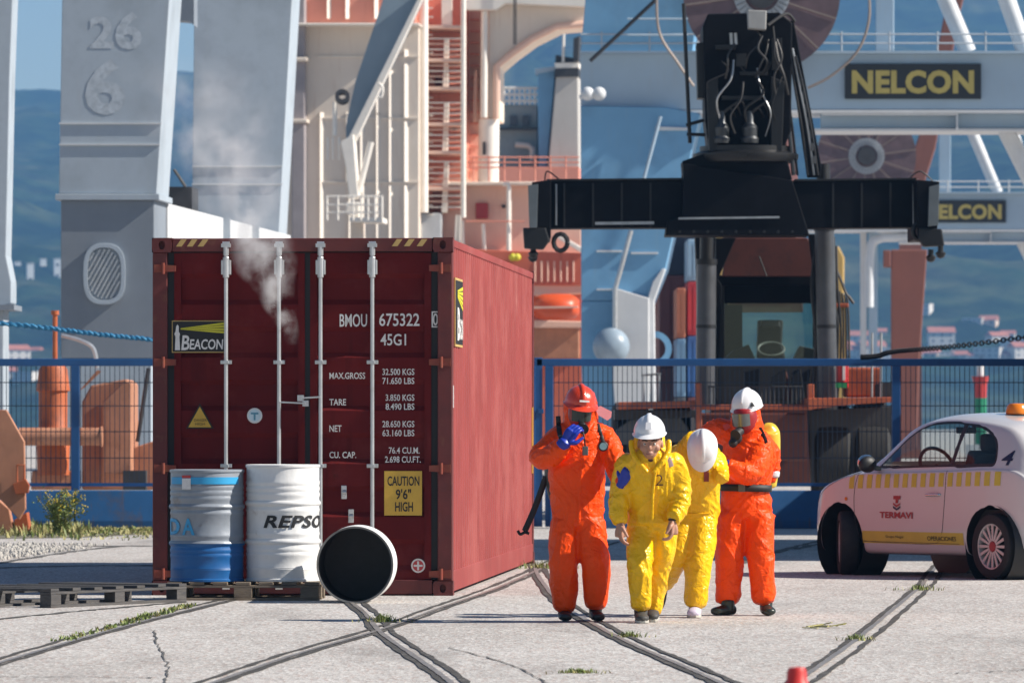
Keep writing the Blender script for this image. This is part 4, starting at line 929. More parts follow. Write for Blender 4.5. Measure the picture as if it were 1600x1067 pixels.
m = MB(); p = q(1052, 811, -.18); m.tube([p + V((cos(a * pi / 8) * .036, sin(a * pi / 8) * .03, 0)) for a in range(17)], .007, 6); m.build('wrist_watch', STRAP, p2_, False)
boot(p2_, q(1001, 974, .04) * V((1, 1, 0)), q(1003, 974, -.25) * V((1, 1, 0)), SHOED, .09, .050, 'shoe', SOLE); boot(p2_, V((q(1021, 974).x, .27, .045)), V((q(1020, 974).x, .03, .0)), SHOED, .09, .048, 'shoe', SOLE)
decal(p2_, b2, '2', (q(1023, 0).x, q(1035, 0).x, q(0, 758).z, q(0, 741).z), -.25, INKD, bold=-.01)
strap([q(1041, 715), q(1044, 722), q(1046, 729)], .05, p2_, b2, 'shoulder_patch', .001, .003).data.materials[0] = M('pinkish_patch', (.55, .40, .42), .5)

# ---------------------------------------------------------------- yellow 1, bowed
org, q = px_local(964, 1085)
p3 = thing('person', 'person in yellow suit marked 1, head bowed so the white helmet crown faces forward', 'person', org)
m = MB()
limb(m, [(q(1090, 818, .10), .145, .125), (q(1090, 798, .10), .165, .135), (q(1088, 770, .06), .170, .135), (q(1086, 742, .0), .180, .135), (q(1086, 718, -.06), .185, .13), (q(1087, 703, -.10), .150, .11), (q(1091, 697, -.14), .09, .085)], 6, 22)
limb(m, [(q(1097, 815, .08), .110, .12), (q(1095, 845, .04), .112, .115), (q(1091, 880, .0), .098, .102), (q(1089, 915, .0), .088, .092), (q(1087, 938, .0), .085, .09), (q(1086, 946, .0), .068, .078)], 6)
limb(m, [(q(1072, 815, .10), .108, .12), (q(1062, 845, .05), .102, .11), (q(1056, 872, .06), .092, .10), (q(1046, 898, .25), .080, .085), (q(1041, 912, .36), .070, .075)], 6)
limb(m, [(q(1070, 712, -.02), .09), (q(1058, 716, .04), .090), (q(1045, 730, .10), .078), (q(1032, 740, .10), .07)], 6)
limb(m, [(q(1104, 710, -.03), .09), (q(1116, 722, -.03), .085), (q(1123, 738, -.08), .070), (q(1128, 744, -.16), .056)], 6)
limb(m, [(q(1088, 704, -.05), .13, .11), (q(1091, 694, -.12), .125, .10), (q(1093, 688, -.16), .11, .09)], 4, 20)
joints = [(q(1118, 728), .07, .012), (q(1097, 820, .1), .10, .010), (q(1072, 820, .1), .1, .01), (q(1091, 885), .09, .012), (q(1058, 872), .09, .012), (q(1087, 935), .07, .013), (q(1088, 760, -.1), .12, .007)]
b3 = put(remesh(m, .0095, 4), 'body', SUITY, p3, (.0058, joints, 15.7))
h_, T3 = helmet(p3, q(1096, 697, -.25), rot(-6, 76, 6), HELW, .108)
m = MB(); T_ = T3; m.sphere((0, .0, -.03), .090, 18, 12, (.85, 1.05, 1.0)); m.xf(T_); hd3 = m.build('head', SKIN, p3, False, smooth=60)
m = MB(); m.sphere((0, .01, -.015), .093, 18, 12, (.90, 1.06, .9)); m.xf(T_); m.build('hair', HAIR, hd3, False, smooth=60)
m = MB(); sk = [(q(1063, 801, -.03), 0), (q(1090, 802, -.05), 0), (q(1113, 801, -.02), 0)]
strap([q(1066, 801), q(1080, 802), q(1095, 802), q(1110, 801)], .012, p3, b3, 'jacket_hem', .002, .004).data.materials[0] = SUITY
boot(p3, q(1087, 965, .06) * V((1, 1, 0)), q(1082, 965, -.21) * V((1, 1, 0)), SHOEL, .10, .052, 'shoe', SOLE)
hh = V((q(1040, 0).x, .42, .20)); boot(p3, hh, hh + V((-.05, .10, -.19)), SHOED, .08, .048, 'shoe')
decal(p3, b3, '1', (q(1099, 0).x, q(1107, 0).x, q(0, 752).z, q(0, 733).z), -.2, INK, bold=-.005)

# ---------------------------------------------------------------- right worker in orange
org, q = px_local(961, 1166)
p4 = thing('person', 'person in orange chemical suit and white helmet with silver visor and black belt', 'person', org)
m = MB()
limb(m, [(q(1166, 808, .03), .180, .14), (q(1166, 790, .03), .190, .145), (q(1165, 765, .02), .178, .135), (q(1167, 740, .0), .185, .14), (q(1170, 712, -.01), .195, .14), (q(1171, 690, -.01), .175, .125), (q(1170, 676, -.02), .105, .10), (q(1168, 664, -.03), .088, .09)], 6, 22)
limb(m, [(q(1146, 805, .02), .118, .125), (q(1142, 838, .0), .108, .115), (q(1140, 872, -.02), .104, .108), (q(1139, 905, .0), .096, .10), (q(1137, 932, .02), .094, .098), (q(1136, 942, .02), .074, .08)], 6)
limb(m, [(q(1186, 805, .02), .118, .125), (q(1187, 838, -.02), .108, .112), (q(1188, 872, -.06), .102, .106), (q(1190, 905, -.05), .094, .098), (q(1193, 930, -.03), .090, .095), (q(1194, 940, -.03), .072, .078)], 6)
limb(m, [(q(1152, 684, .0), .09), (q(1138, 676, .03), .098), (q(1122, 673, .10), .088), (q(1106, 682, .16), .078), (q(1094, 696, .18), .06)], 6)
limb(m, [(q(1186, 690, .06), .09), (q(1199, 700, .10), .085), (q(1207, 716, .12), .066), (q(1207, 736, .13), .056), (q(1203, 752, .13), .05)], 6)
# folded upper sleeve across the chest
limb(m, [(q(1188, 692, -.02), .095), (q(1186, 714, -.12), .090), (q(1172, 738, -.20), .086), (q(1152, 736, -.27), .074), (q(1134, 727, -.29), .055)], 6)
limb(m, [(q(1169, 684, -.01), .118, .115), (q(1167, 668, -.03), .118, .12), (q(1166, 650, -.03), .112, .118), (q(1166, 634, -.02), .10, .11)], 5, 20)
joints = [(q(1123, 695, -.1), .08, .012), (q(1206, 722), .08, .012), (q(1146, 812), .10, .010), (q(1186, 812), .10, .010), (q(1140, 870), .09, .013), (q(1188, 872), .09, .013), (q(1138, 925), .07, .013), (q(1193, 925), .07, .013), (q(1170, 720, -.15), .12, .008)]
b4 = put(remesh(m, .0095, 4), 'body', SUITO, p4, (.0060, joints, 21.9))
boot(p4, V((q(1146, 0).x, .0, 0)), V((q(1113, 0).x, -.10, 0)), BOOTG, .11, .055); boot(p4, V((q(1196, 0).x, .05, 0)), V((q(1201, 0).x, -.20, 0)), BOOTG, .12, .055)
h_, T4 = helmet(p4, q(1167, 635, -.035), rot(-22, 10, -3), HELW, .120, full=True)
m = MB(); tri = [(-.018, .018), (.018, .018), (.002, .052)]; m.prism(tri, lambda u, v, k: T4 @ (Matrix.Rotation(R(38), 4, 'Z') @ V((u, -.127 - (0 if k else .006) + (v - .02) * .25, v - .005)))); m.build('helmet_vent', STRAP, h_, False)
mask(p4, q(1160, 657, -.125), rot(-30, 10), VIS, 1.08)
# belt, air tank, gloves
m = MB(); n = 28; pts = []
for k in range(n + 1):
    a = 2 * pi * k / n; pts.append((q(1165, 762, 0) + V((cos(a) * .192, sin(a) * .150 + .02, -.005 * cos(a))), .026, .006))
vs = []; fs = []
for c, a_, b_ in pts: vs += [c + V((0, 0, a_)), c - V((0, 0, a_))]
for k in range(n): fs.append((2 * k, 2 * k + 1, 2 * k + 3, 2 * k + 2))
m.add(vs, fs); bl = m.build('belt', STRAP, p4, False, smooth=60); so = bl.modifiers.new('solid', 'SOLIDIFY'); so.thickness = .006
m = MB(); m.cbox(q(1158, 762, -.136), .05, .012, .055); m.build('belt_buckle', RADIO, bl, False, bevel=.004)
m = MB(); limb(m, [(q(1205, 668, .10), .045), (q(1204, 676, .12), .075), (q(1203, 720, .15), .080), (q(1202, 760, .17), .06)], 5); put(remesh(m, .009, 2), 'air_tank', TANKY, p4)
put(hand_mesh(q(1133, 727, -.30), V((-1, -.1, .25)), (0, .9, -.4), .8, 1.05, -1), 'glove', GLP, p4)
m = MB(); limb(m, [(q(1138, 729, -.285), .056), (q(1131, 726, -.297), .044)], 3); put(remesh(m, .006, 2), 'glove_cuff', GLP, p4)
m = MB(); limb(m, [(q(1207, 736, .13), .062), (q(1206, 744, .13), .060)], 3); put(remesh(m, .006, 2), 'reflective_cuff', M('reflective_white', (.6, .62, .64), .4), p4)
m = MB(); m.sphere(q(1149, 684, -.19), .045, 14, 10, (1, .7, 1)); m.sphere(q(1144, 692, -.20), .034, 12, 8); put(remesh(m, .006, 2), 'breathing_valve', STRAP, p4)
strap([q(1186, 668), q(1192, 680), q(1196, 692)], .03, p4, b4)
m = MB(); pl = [(1128, 664), (1137, 661), (1141, 668), (1132, 673)]; m.prism(pl, lambda u, v, k: q(u, v, -.115 - (.0 if k else .004))); m.build('name_patch', REDP, p4, False)

zf = strap([q(1166, 700), q(1163, 730), q(1161, 752)], .022, p4, b4, 'zip_flap', .001, .005); zf.data.materials[0] = SUITO
# ================================================================= blue fence
BLUEF = M('blue_fence_paint', (.012, .085, .25), .45, var=.15, vs=3, stain=(.10, .06, .04), sa=.4, ss=5, sth=.62, bump=.002, bs=10)
BLUEB = M('blue_barrier_paint', (.008, .08, .22), .6, var=.2, vs=2, stain=(.09, .06, .045), sa=.75, ss=1.6, sth=.56, streak=(.10, .055, .03), stk=.7)
WIRE = M('dark_blue_wire', (.015, .035, .07), .5, var=.1)
ROPE = M('blue_rope', (.03, .20, .38), .7, var=.25, vs=20)
CHAIN = M('dark_chain', (.03, .03, .035), .5, .6)
FY = 87.5
def fence(px0, px1, posts, label, top=566, extra=None):
    a, b = at(px0, top, FY), at(px1, top, FY)
    t = thing('fence', label, 'fence', ((a.x + b.x) / 2, FY, 0), 0, 'blue harbour fence')
    m = MB(); m.box(a.x, b.x, FY - .05, FY + .05, 2.148, 2.245); m.build('top_rail', BLUEF, t, bevel=.008)
    m = MB(); m.box(a.x, b.x, FY - .02, FY + .02, .555, .60); m.build('bottom_rail', BLUEF, t)
    edges = sorted([a.x] + [at(p, 600, FY).x for p in posts] + [b.x])
    for p in posts:
        x = at(p, 600, FY).x; m = MB(); m.box(x - .055, x + .055, FY - .06, FY + .04, .02, 2.147); m.build('post', BLUEF, t, bevel=.006)
    for x0, x1 in zip(edges, edges[1:]):
        if x1 - x0 < .2: continue
        m = MB(); n = int((x1 - x0) / .064)
        for i in range(n + 1):
            x = x0 + (x1 - x0) * i / n; m.box(x - .0045, x + .0045, FY - .0045, FY + .0045, .60, 2.147)
        for z in (.93, 1.28, 1.62, 1.93): m.box(x0, x1, FY + .005, FY + .014, z - .006, z + .006)
        m.build('wire_mesh', WIRE, t, fix=False, kind='stuff')
    for i, (x0, x1) in enumerate(zip(edges, edges[1:])):
        if x1 - x0 < .2: continue
        m = MB(); m.prism([(-.26, .0), (-.26, .10), (-.16, .50), (.16, .50), (.26, .10), (.26, 0)], lambda u, v, k: V(((x0 + .01) if not k else (x1 - .01), FY + u, v))); m.build('base_block', BLUEB, t, bevel=.012)
    return t
fence(-90, 834, [118, 478, 830], 'blue wire mesh fence section left of the red container, base rusty')
fr = fence(838, 1760, [858, 1400], 'blue wire mesh fence section behind the people and car')
m = MB(); x = at(841, 600, FY).x; m.box(x - .055, x + .055, FY - .05, FY + .05, .02, 2.26); m.build('gate_post', BLUEF, fr, bevel=.006)
m = MB(); x = at(846, 600, FY).x
for z in (.95, 1.55): m.cbox((x - .01, FY - .09, z), .08, .09, .06)
m.build('gate_hinge', BLUEF, fr, bevel=.005)
def rope(name, label, pts, r, mat, twist=True):
    p = catmull([at(*q) for q in pts], 40); m = MB()
    if twist:
        for s in range(2):
            path = []
            for i, v in enumerate(p): a = i * .9 + s * pi; path.append(v + V((0, cos(a) * r * .7, sin(a) * r * .7)))
            m.tube(path, r, 5)
    else:
        for i in range(0, len(p) - 2, 1):
            a, b = p[i], p[i + 1]; d = (b - a).normalized(); c = (a + b) / 2; up = V((0, 0, 1)) if i % 2 else V((0, 1, 0))
            ring = [c + d * (cos(q * pi / 4) * (b - a).length * .72) + up * (sin(q * pi / 4) * r) for q in range(8)]; m.tube(ring + [ring[0]], r * .32, 4)
    return tag(m.build(name, mat), label, 'rope' if twist else 'chain')
rope('rope', 'blue rope hanging above the fence left of the red container', [(-60, 499, 87.3), (60, 511, 87.3), (160, 523, 87.3), (260, 533, 87.3), (420, 552, 87.3)], .022, ROPE)
rope('chain', 'dark chain rising to the right above the fence top', [(1345, 558, 87.4), (1372, 556, 87.4), (1400, 549, 87.4), (1500, 540, 87.4), (1700, 514, 87.4)], .03, CHAIN, False)

# ================================================================= orange winch machine behind the left fence
OR1 = M('faded_orange_paint', (.42, .19, .11), .65, var=.2, vs=2.5, stain=(.26, .10, .05), sa=.6, ss=3, sth=.55, streak=(.25, .10, .05), stk=.5)
OR2 = M('rust_orange_paint', (.42, .10, .03), .6, var=.25, vs=3, stain=(.20, .06, .03), sa=.6, ss=4, sth=.52)
DK = M('dark_machine', (.035, .035, .038), .5, var=.3, vs=4)
def thing_px(name, label, cat, px, Y, group=None): return thing(name, label, cat, (at(px, 0, Y).x, Y, 0), 0, group)
w = thing_px('winch_machine', 'salmon orange winch housing with a drum column behind the left fence', 'machine', 160, 92.5)
m = MB(); c = at(83, 0, 92); zt, zb = at(0, 572, 92).z, at(0, 742, 92).z
m.lathe([(0, zt + .01), (.17, zt), (.20, zt - .05), (.23, zt - .30), (.235, zt - .34), (.20, zt - .36), (.20, zt - .86), (.24, zt - .92), (.22, zb), (0, zb)], 28, Matrix.Translation((c.x, 92, 0))); m.build('column', OR2, w, smooth=40)
m = MB(); c = at(86, 0, 92); z0, z1 = at(0, 572, 92).z, at(0, 492, 92).z; m.rod((c.x, 92, z0), (c.x, 92, z1), .035, 10); m.build('pipe', OR2, w); m = MB(); m.rod((c.x, 92, z1), (c.x, 92, z1 + .06), .055, 12); m.build('pipe_cap', OR2, w)
m = MB(); a, b = at(30, 682, 91.7), at(158, 682, 91.7); m.rod(a, b, .125, 20); m.rod(b, b + V((.02, 0, 0)), .145, 20); m.build('shaft', OR1, w, smooth=40)
m = MB(); m.px([(128, 765), (128, 628), (142, 602), (198, 592), (207, 600), (208, 765)], 92.6, 94.0); m.build('housing', OR1, w, bevel=.03)
m = MB(); m.px([(160, 740), (160, 628), (196, 594), (205, 598), (205, 740)], 92.2, 92.55); m.build('guard_cover', OR1, w, bevel=.02)
m = MB(); m.px([(48, 765), (50, 735), (118, 735), (118, 765)], 92.0, 93.2); m.build('plinth', OR1, w, bevel=.02)
m = MB(); m.px([(124, 610), (132, 605), (158, 580), (152, 578)], 92.1, 92.2); m.build('brace', OR1, w)
m = MB(); m.tube(catmull([at(96, 524, 92.3), at(125, 532, 92.3), at(146, 545, 92.3), at(152, 575, 92.3)], 6), .03, 8); m.build('exhaust_hose', GALV, w, smooth=40)
m = MB(); m.px([(206, 765), (206, 700), (236, 690), (260, 690), (260, 765)], 92.8, 93.6); m.build('side_box', OR1, w, bevel=.02)
m = MB(); m.px([(192, 765), (192, 735), (228, 735), (228, 765)], 92.0, 92.4); m.build('foot', DK, w)
m = MB(); m.rod(at(215, 690, 93), at(232, 575, 93), .03, 8); m.build('stay', DK, w)
# orange steel guide horn at the far left, in front of the fence
hn = thing_px('bumper_frame', 'orange steel bumper frame with slanted plate at the far left edge', 'machine', 18, 83.2)
m = MB(); m.px([(-30, 640), (10, 640), (38, 690), (40, 795), (30, 812), (-4, 775), (-30, 775)], 83.0, 83.14); m.build('plate', OR1, hn, bevel=.012)
m = MB(); m.px([(-8, 776), (14, 795), (22, 834), (-8, 834)], 83.2, 83.5); m.build('leg', OR1, hn, bevel=.01)
m = MB(); m.px([(22, 812), (42, 800), (46, 828), (22, 834)], 83.2, 83.6); m.build('foot', OR2, hn, bevel=.01)
m = MB(); m.tube([at(27, 755, 82.95), at(27, 726, 82.95), at(38, 726, 82.95), at(38, 755, 82.95)], .014, 6); m.build('grab_handle', OR2, hn)
m = MB(); m.px([(20, 756), (40, 748), (46, 758), (44, 770), (24, 772)], 82.9, 83.0); m.build('latch_block', OR2, hn, bevel=.006)
# tall grey leg at the extreme left edge
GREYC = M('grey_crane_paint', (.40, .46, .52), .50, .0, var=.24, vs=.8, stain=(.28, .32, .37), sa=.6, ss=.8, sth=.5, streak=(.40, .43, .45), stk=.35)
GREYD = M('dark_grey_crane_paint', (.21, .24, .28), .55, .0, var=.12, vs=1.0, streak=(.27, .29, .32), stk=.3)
WHC = M('white_crane_paint', (.62, .63, .64), .55, var=.07, vs=1.2, streak=(.42, .40, .37), stk=.4)
lg = thing_px('crane_pylon', 'grey crane leg cut by the left edge of the photo', 'crane', 0, 100)
m = MB(); m.px([(-60, -40), (22, -40), (16, 120), (10, 400), (18, 440), (18, 474), (0, 480), (-60, 480)], 100, 101); m.build('leg', GREYC, lg, bevel=.02)
m = MB(); m.px([(-60, 480), (6, 480), (6, 830), (-60, 830)], 100.2, 101.2); m.build('lower_leg', GREYC, lg, bevel=.02)
m = MB(); m.px([(-30, 476), (22, 476), (22, 484), (-30, 484)], 99.8, 101.4); m.build('flange', GREYD, lg)

# ================================================================= grey gantry crane with numbers
SKEW = .0577; A, B = 105.0, 121.5
gc = thing('gantry_crane', 'grey gantry crane with faded numbers 26 and 6 on its leg', 'crane', (at(170, 0, A).x, A, 0), 0)
def leaning(poly_front, Y, dep, dx):   # box leg, axis turned a few degrees so that its right side shows
    m = MB(); pts = [at(x, y, Y) for x, y in poly_front]; n = len(pts)
    m.add(pts + [V((p.x + dx, Y + dep, p.z)) for p in pts], [tuple(range(n)), tuple(range(2 * n - 1, n - 1, -1))] + [(i, i + n, (i + 1) % n + n, (i + 1) % n) for i in range(n)]); return m
leaning([(98, -60), (269, -60), (245, 303), (92, 303)], A, 1.7, .10).build('upper_leg', GREYC, gc, bevel=.015)
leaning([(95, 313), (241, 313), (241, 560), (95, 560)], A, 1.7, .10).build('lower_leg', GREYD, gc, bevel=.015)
leaning([(95, 560.5), (236, 560.5), (236, 810), (95, 810)], A, 1.7, .10).build('leg_base', GREYC, gc)
leaning([(86, 303.3), (249, 303.3), (249, 312.7), (86, 312.7)], A - .08, 1.9, .11).build('flange', GREYC, gc, bevel=.01)
for y in (192, 225):
    leaning([(92, y), (252 - (y - 192) * .07, y), (252 - (y - 192) * .07, y + 2.4), (92, y + 2.4)], A - .03, .03, 0).build('weld_seam', WHC, gc)
NUM = M('faded_number_paint', (.47, .52, .57), .6, var=.2, vs=6, stain=(.35, .40, .45), sa=.9, ss=7, sth=.49)
def pxl(txt, x0, x1, y0, y1, Y, mat, parent, **k): return lettering(txt, (x0, x1, -y1, -y0), lambda u, v: at(u, -v, Y) - OFF[parent.name], mat, parent, world=False, **k)
pxl('2', 140, 178, 26, 76, A - .006, NUM, gc, bold=.03); pxl('6', 180, 222, 18, 78, A - .006, NUM, gc, bold=.03); pxl('6', 133, 196, 92, 180, A - .006, NUM, gc, bold=.03)
# oval manhole with grille
cx, cy = 163, 428
def oval(rx, ry, n=28):
    out = []
    for k in range(n):
        t_ = 2 * pi * k / n; out.append((cx + rx * math.copysign(abs(cos(t_)) ** .8, cos(t_)), cy + ry * math.copysign(abs(sin(t_)) ** .62, sin(t_))))
    return out
m = MB(); o_, i_ = oval(33, 48), oval(26, 41); n = len(o_)
vs = [at(x, y, A - .09) for x, y in o_] + [at(x, y, A - .09) for x, y in i_] + [at(x, y, A - .0) for x, y in i_] + [at(x, y, A) for x, y in o_]
m.add(vs, [q for k in range(n) for q in ((k, (k + 1) % n, n + (k + 1) % n, n + k), (n + k, n + (k + 1) % n, 2 * n + (k + 1) % n, 2 * n + k), (3 * n + k, 3 * n + (k + 1) % n, (k + 1) % n, k))]); hatch = m.build('manhole_rim', GREYC, gc, bevel=.006)
m = MB(); m.px(oval(25.5, 40.5), A - .02, A + .005); m.build('manhole_plate', GREYC, hatch)
for k in range(11):
    x0 = -38 + k * 8; seg = []
    for s in range(41):
        u = -45 + 90 * s / 40; x, y = x0 * .9 + u * .55, u
        if (abs(x) / 25) ** 2.4 + (abs(y) / 40) ** 2.6 < 1: seg.append((cx + x, cy - y))
    if len(seg) > 3: m = MB(); m.bar(at(*seg[0], A - .05), at(*seg[-1], A - .05), .035, .03); m.build('grille_bar', GALV, hatch)
# second leg, beam and sill
leaning([(304, -60), (460, -60), (436, 368), (300, 368)], B, 1.5, .09).build('rear_leg', GREYC, gc, bevel=.015)
for y in (259, 287): leaning([(300, y), (441, y), (441, y + 2.2), (300, y + 2.2)], B - .03, .03, 0).build('weld_seam', WHC, gc)
leaning([(270, -60), (303, -60), (303, 40), (296, 34), (270, 32)], A + 3, .6, .03).build('cross_tie', GREYD, gc)
m = MB(); a0, a1 = at(244, 318, A + 1.75), at(438, 368, B); b0, b1 = at(244, 560, A + 1.75), at(438, 545, B)
w_ = V((-1.1, 0, 0)); m.add([a0, a1, b1, b0, a0 + w_, a1 + w_, b1 + w_, b0 + w_], [(0, 1, 2, 3), (7, 6, 5, 4), (0, 4, 5, 1), (1, 5, 6, 2), (2, 6, 7, 3), (3, 7, 4, 0)])
m.xf(Matrix.Translation((.19, 0, 0))); m.build('sill_beam', WHC, gc, bevel=.01)
for f_ in (.42, .66):
    m = MB(); p = a0.lerp(a1, f_) + V((.2, 0, 0)); q = b0.lerp(b1, f_) + V((.2, 0, 0)); m.bar(p, q, .07, .22); m.build('stiffener', GREYC, gc)
m = MB(); m.px([(264, 292), (300, 292), (300, 330), (264, 330)], A + 5, A + 6); m.build('drive_box', DK, gc)
m = MB(); m.rod(at(272, 265, A + 5), at(290, 292, A + 5), .03, 6); m.build('strut', DK, gc)
# ================================================================= reach stacker
BLK = M('black_boom_paint', (.005, .0055, .008), .55, var=.35, vs=3, stain=(.010, .010, .012), sa=.6, ss=4, sth=.55, spec=.12, rv=.15)
BLK2 = M('black_steel', (.008, .008, .009), .45, .0, var=.3, vs=6)
SILV = M('worn_bright_steel', (.45, .46, .47), .4, .7, var=.2, vs=8)
HOSE = M('hydraulic_hose', (.035, .033, .032), .45, var=.2)
ORS = M('stacker_orange_paint', (.40, .09, .035), .55, var=.22, vs=2.5, stain=(.22, .07, .04), sa=.7, ss=3, sth=.5)
ORD = M('stacker_brown_red_paint', (.11, .030, .022), .55, var=.22, vs=2.5, stain=(.05, .02, .018), sa=.6, ss=3, sth=.5)
CABG = glass_mat('cab_glass', (.82, .90, .88), 0)
CYL = M('lift_cylinder_grey', (.085, .09, .10), .40, .35, var=.2, vs=4, stain=(.09, .09, .1), sa=.6, ss=3, sth=.5)
S = 95.0; SKEW = 0.0
rs = thing_px('reach_stacker', 'black and orange reach stacker with raised black container spreader behind the fence', 'reach stacker', 1180, 97)
def P(poly, Y0, Y1, name, mat, parent=None, bevel=.012): m = MB(); m.px(poly, Y0, Y1); return m.build(name, mat, parent or rs, bevel=bevel)
# spreader
sb = P([(1068, 255), (1238, 282), (1265, 368), (1040, 368), (1043, 345), (1066, 340)], S - .55, S + .55, 'spreader_body', BLK)
sb_ = P([(1066, 252), (1100, 240), (1228, 240), (1238, 281), (1068, 281)], S - .45, S + .45, 'body_cap', BLK, sb)
P([(1060, 340), (1218, 338), (1218, 341), (1060, 343)], S - .575, S - .552, 'edge_strip', SILV, sb, 0)
for x0, x1 in ((852, 1066), (1240, 1432)):
    b_ = P([(x0, 284), (x1, 281), (x1, 356), (x0, 357)], S - .35, S + .35, 'telescopic_beam', BLK)
    P([(x0 + 2, 280), (x1, 278), (x1, 281), (x0 + 2, 283.5)], S - .38, S + .38, 'beam_top_flange', BLK2, b_, .004)
    xx = x0 + 16 if x0 < 900 else x1 - 6
    P([(xx, 288), (xx + 2.5, 288), (xx + 2.5, 352), (xx, 352)], S - .37, S - .352, 'cable_conduit', SILV, b_, 0)
P([(930, 347), (1022, 346), (1022, 350.5), (930, 351.5)], S - .372, S - .352, 'wear_strip', SILV, None, 0)
for sx, xc in ((-1, 843), (1, 1450)):
    eb = P([(xc - 12, 285), (xc + 18, 281), (xc + 18, 372), (xc - 6, 372)] if sx < 0 else [(xc - 18, 281), (xc + 18, 284), (xc + 14, 372), (xc - 16, 372)], S - 1.22, S + 1.22, 'end_beam', BLK)
    P([(xc - 18, 290), (xc - 2, 288), (xc - 4, 356), (xc - 16, 356)] if sx < 0 else [(xc + 2, 292), (xc + 18, 288), (xc + 16, 352), (xc, 354)], S - 1.30, S - 1.225, 'end_plate', M('dull_grey_plate', (.13, .15, .16), .5, .2, var=.2), eb, .004)
    for yy in (S - 1.1, S + 1.1):
        m = MB(); m.px([(xc - 26, 356), (xc + 10, 356), (xc + 16, 376), (xc + 6, 390), (xc - 24, 388)] if sx < 0 else [(xc - 14, 356), (xc + 22, 358), (xc + 26, 384), (xc - 6, 386), (xc - 14, 374)], yy - .15, yy + .15); tl = m.build('twistlock_box', BLK2, eb, bevel=.02)
        c = at(xc - 10 if sx < 0 else xc + 12, 390, S); m = MB(); m.lathe([(0, c.z - .16), (.05, c.z - .14), (.075, c.z - .08), (.04, c.z - .05), (.04, c.z + .03), (0, c.z + .03)], 12, Matrix.Translation((c.x, yy, 0))); m.build('twistlock', BLK2, eb)
    c = at(xc + 32 if sx < 0 else xc - 20, 382 if sx < 0 else 365, S); m = MB(); ring = [c + V((cos(q * pi / 6) * .10, -1.1, sin(q * pi / 6) * .12)) for q in range(13)]; m.tube(ring, .035, 8); m.build('lifting_ring', BLK2, eb)
    m = MB(); m.tube(catmull([at(xc + 8, 284, S - .2), at(xc + 12 * -sx, 268, S - .2), at(xc + 30 * -sx, 280, S - .2)], 8), .012, 6); m.build('hose', HOSE, eb)
# rotator and slewing motors
m = MB(); c = at(1165, 0, S); z0 = at(0, 248, S).z; m.lathe([(0, z0 - .06), (.72, z0 - .06), (.76, z0), (.76, z0 + .06), (.66, z0 + .10), (.66, z0 + .17), (0, z0 + .17)], 40, Matrix.Translation((c.x, S, 0))); m.build('slewing_ring', BLK2, rs, smooth=35)
for px in (1126, 1170):
    m = MB(); c = at(px, 0, S); zb, zt = at(0, 226, S).z, at(0, 176, S).z; h = zt - zb
    m.lathe([(0, zb), (.12, zb), (.13, zb + .06), (.105, zb + .10), (.115, zb + .22), (.08, zb + .27), (.06, zb + .30), (.06, zt - .08), (.045, zt - .04), (.045, zt), (0, zt)], 16, Matrix.Translation((c.x, S - .45, 0))); mo = m.build('slew_motor', M('motor_grey', (.07, .075, .08), .4, .5, var=.2), rs, smooth=35)
    for k in range(3):
        m = MB(); a = c + V((0, S - .45 - c.y, zt - .03)); a.z = zt - .06; m.tube(catmull([a, a + V((.12 + .08 * k, -.03, .10 + .05 * k)), a + V((.25 + .06 * k, .2, -.12))], 8), .014, 6); m.build('hose', HOSE, mo)
# boom head and boom
P([(1098, 42), (1106, 22), (1218, 20), (1238, 36), (1236, 205), (1222, 240), (1108, 240), (1102, 190)], S - .35, S + .9, 'boom_head', BLK, None, .02)
P([(1104, 130), (1122, 120), (1122, 240), (1108, 236)], S - .5, S - .352, 'head_cheek', BLK2, None, .01); P([(1205, 120), (1226, 128), (1222, 238), (1205, 236)], S - .5, S - .352, 'head_cheek', BLK2, None, .01)
P([(1088, 68), (1101, 66), (1101, 154), (1090, 154)], S - .2, S + .3, 'side_box', BLK2)
P([(1168, 16), (1198, 17), (1197, 47), (1169, 45)], S - .75, S - .45, 'lamp_box', M('pale_lamp_box', (.36, .36, .35), .5, var=.15), None, .015)
m = MB(); m.rod(at(1068, 6, S - .2), at(1078, 224, S - .2), .028, 8); m.rod(at(1072, 196, S - .2), at(1100, 188, S - .2), .025, 8); m.rod(at(1073, 210, S - .2), at(1102, 211, S - .2), .025, 8); m.build('guide_rod', BLK2, rs)
m = MB(); c = at(1180, 97, S - .4); m.tube([c + V((cos(q * pi / 9) * .22, -.02, sin(q * pi / 9) * .19)) for q in range(9, 19)], .014, 6); m.build('hose', HOSE, rs)
for k, (x0, y0) in enumerate(((1142, 52), (1149, 52))): m = MB(); m.rod(at(x0, y0, S - .42), at(x0 + 1, y0 + 18, S - .42), .026, 8); m.build('hose_fitting', SILV, rs)
# damping cylinder frame leaning on the right
P([(1222, 36), (1240, 32), (1284, 262), (1282, 277), (1262, 277), (1240, 120), (1226, 60)], S - .15, S + .10, 'hose_frame', BLK)
for k, (x0, x1) in enumerate(((1212, 1226), (1216, 1240), (1220, 1246), (1232, 1262), (1238, 1272), (1243, 1278))):
    y0 = 64 + 12 * (k % 3)
    path = [at(x0, y0, S - .25 - .02 * k), at(x0 + (x1 - x0) * .3, 130, S - .3), at(x0 + (x1 - x0) * .7, 200, S - .3), at(x1, 274, S - .25)]
    m = MB(); m.tube(catmull(path, 8), .018 + .014 * (k == 1), 7); m.build('hose', [HOSE, SILV, BLK2][k % 3] if k != 1 else M('tilt_cylinder_grey', (.10, .11, .12), .4, .5), rs, smooth=40)
m = MB(); m.tube(catmull([at(1200, 40, S - .5), at(1228, 22, S - .3), at(1242, 34, S - .2)], 8), .022, 7); m.build('hose', HOSE, rs)
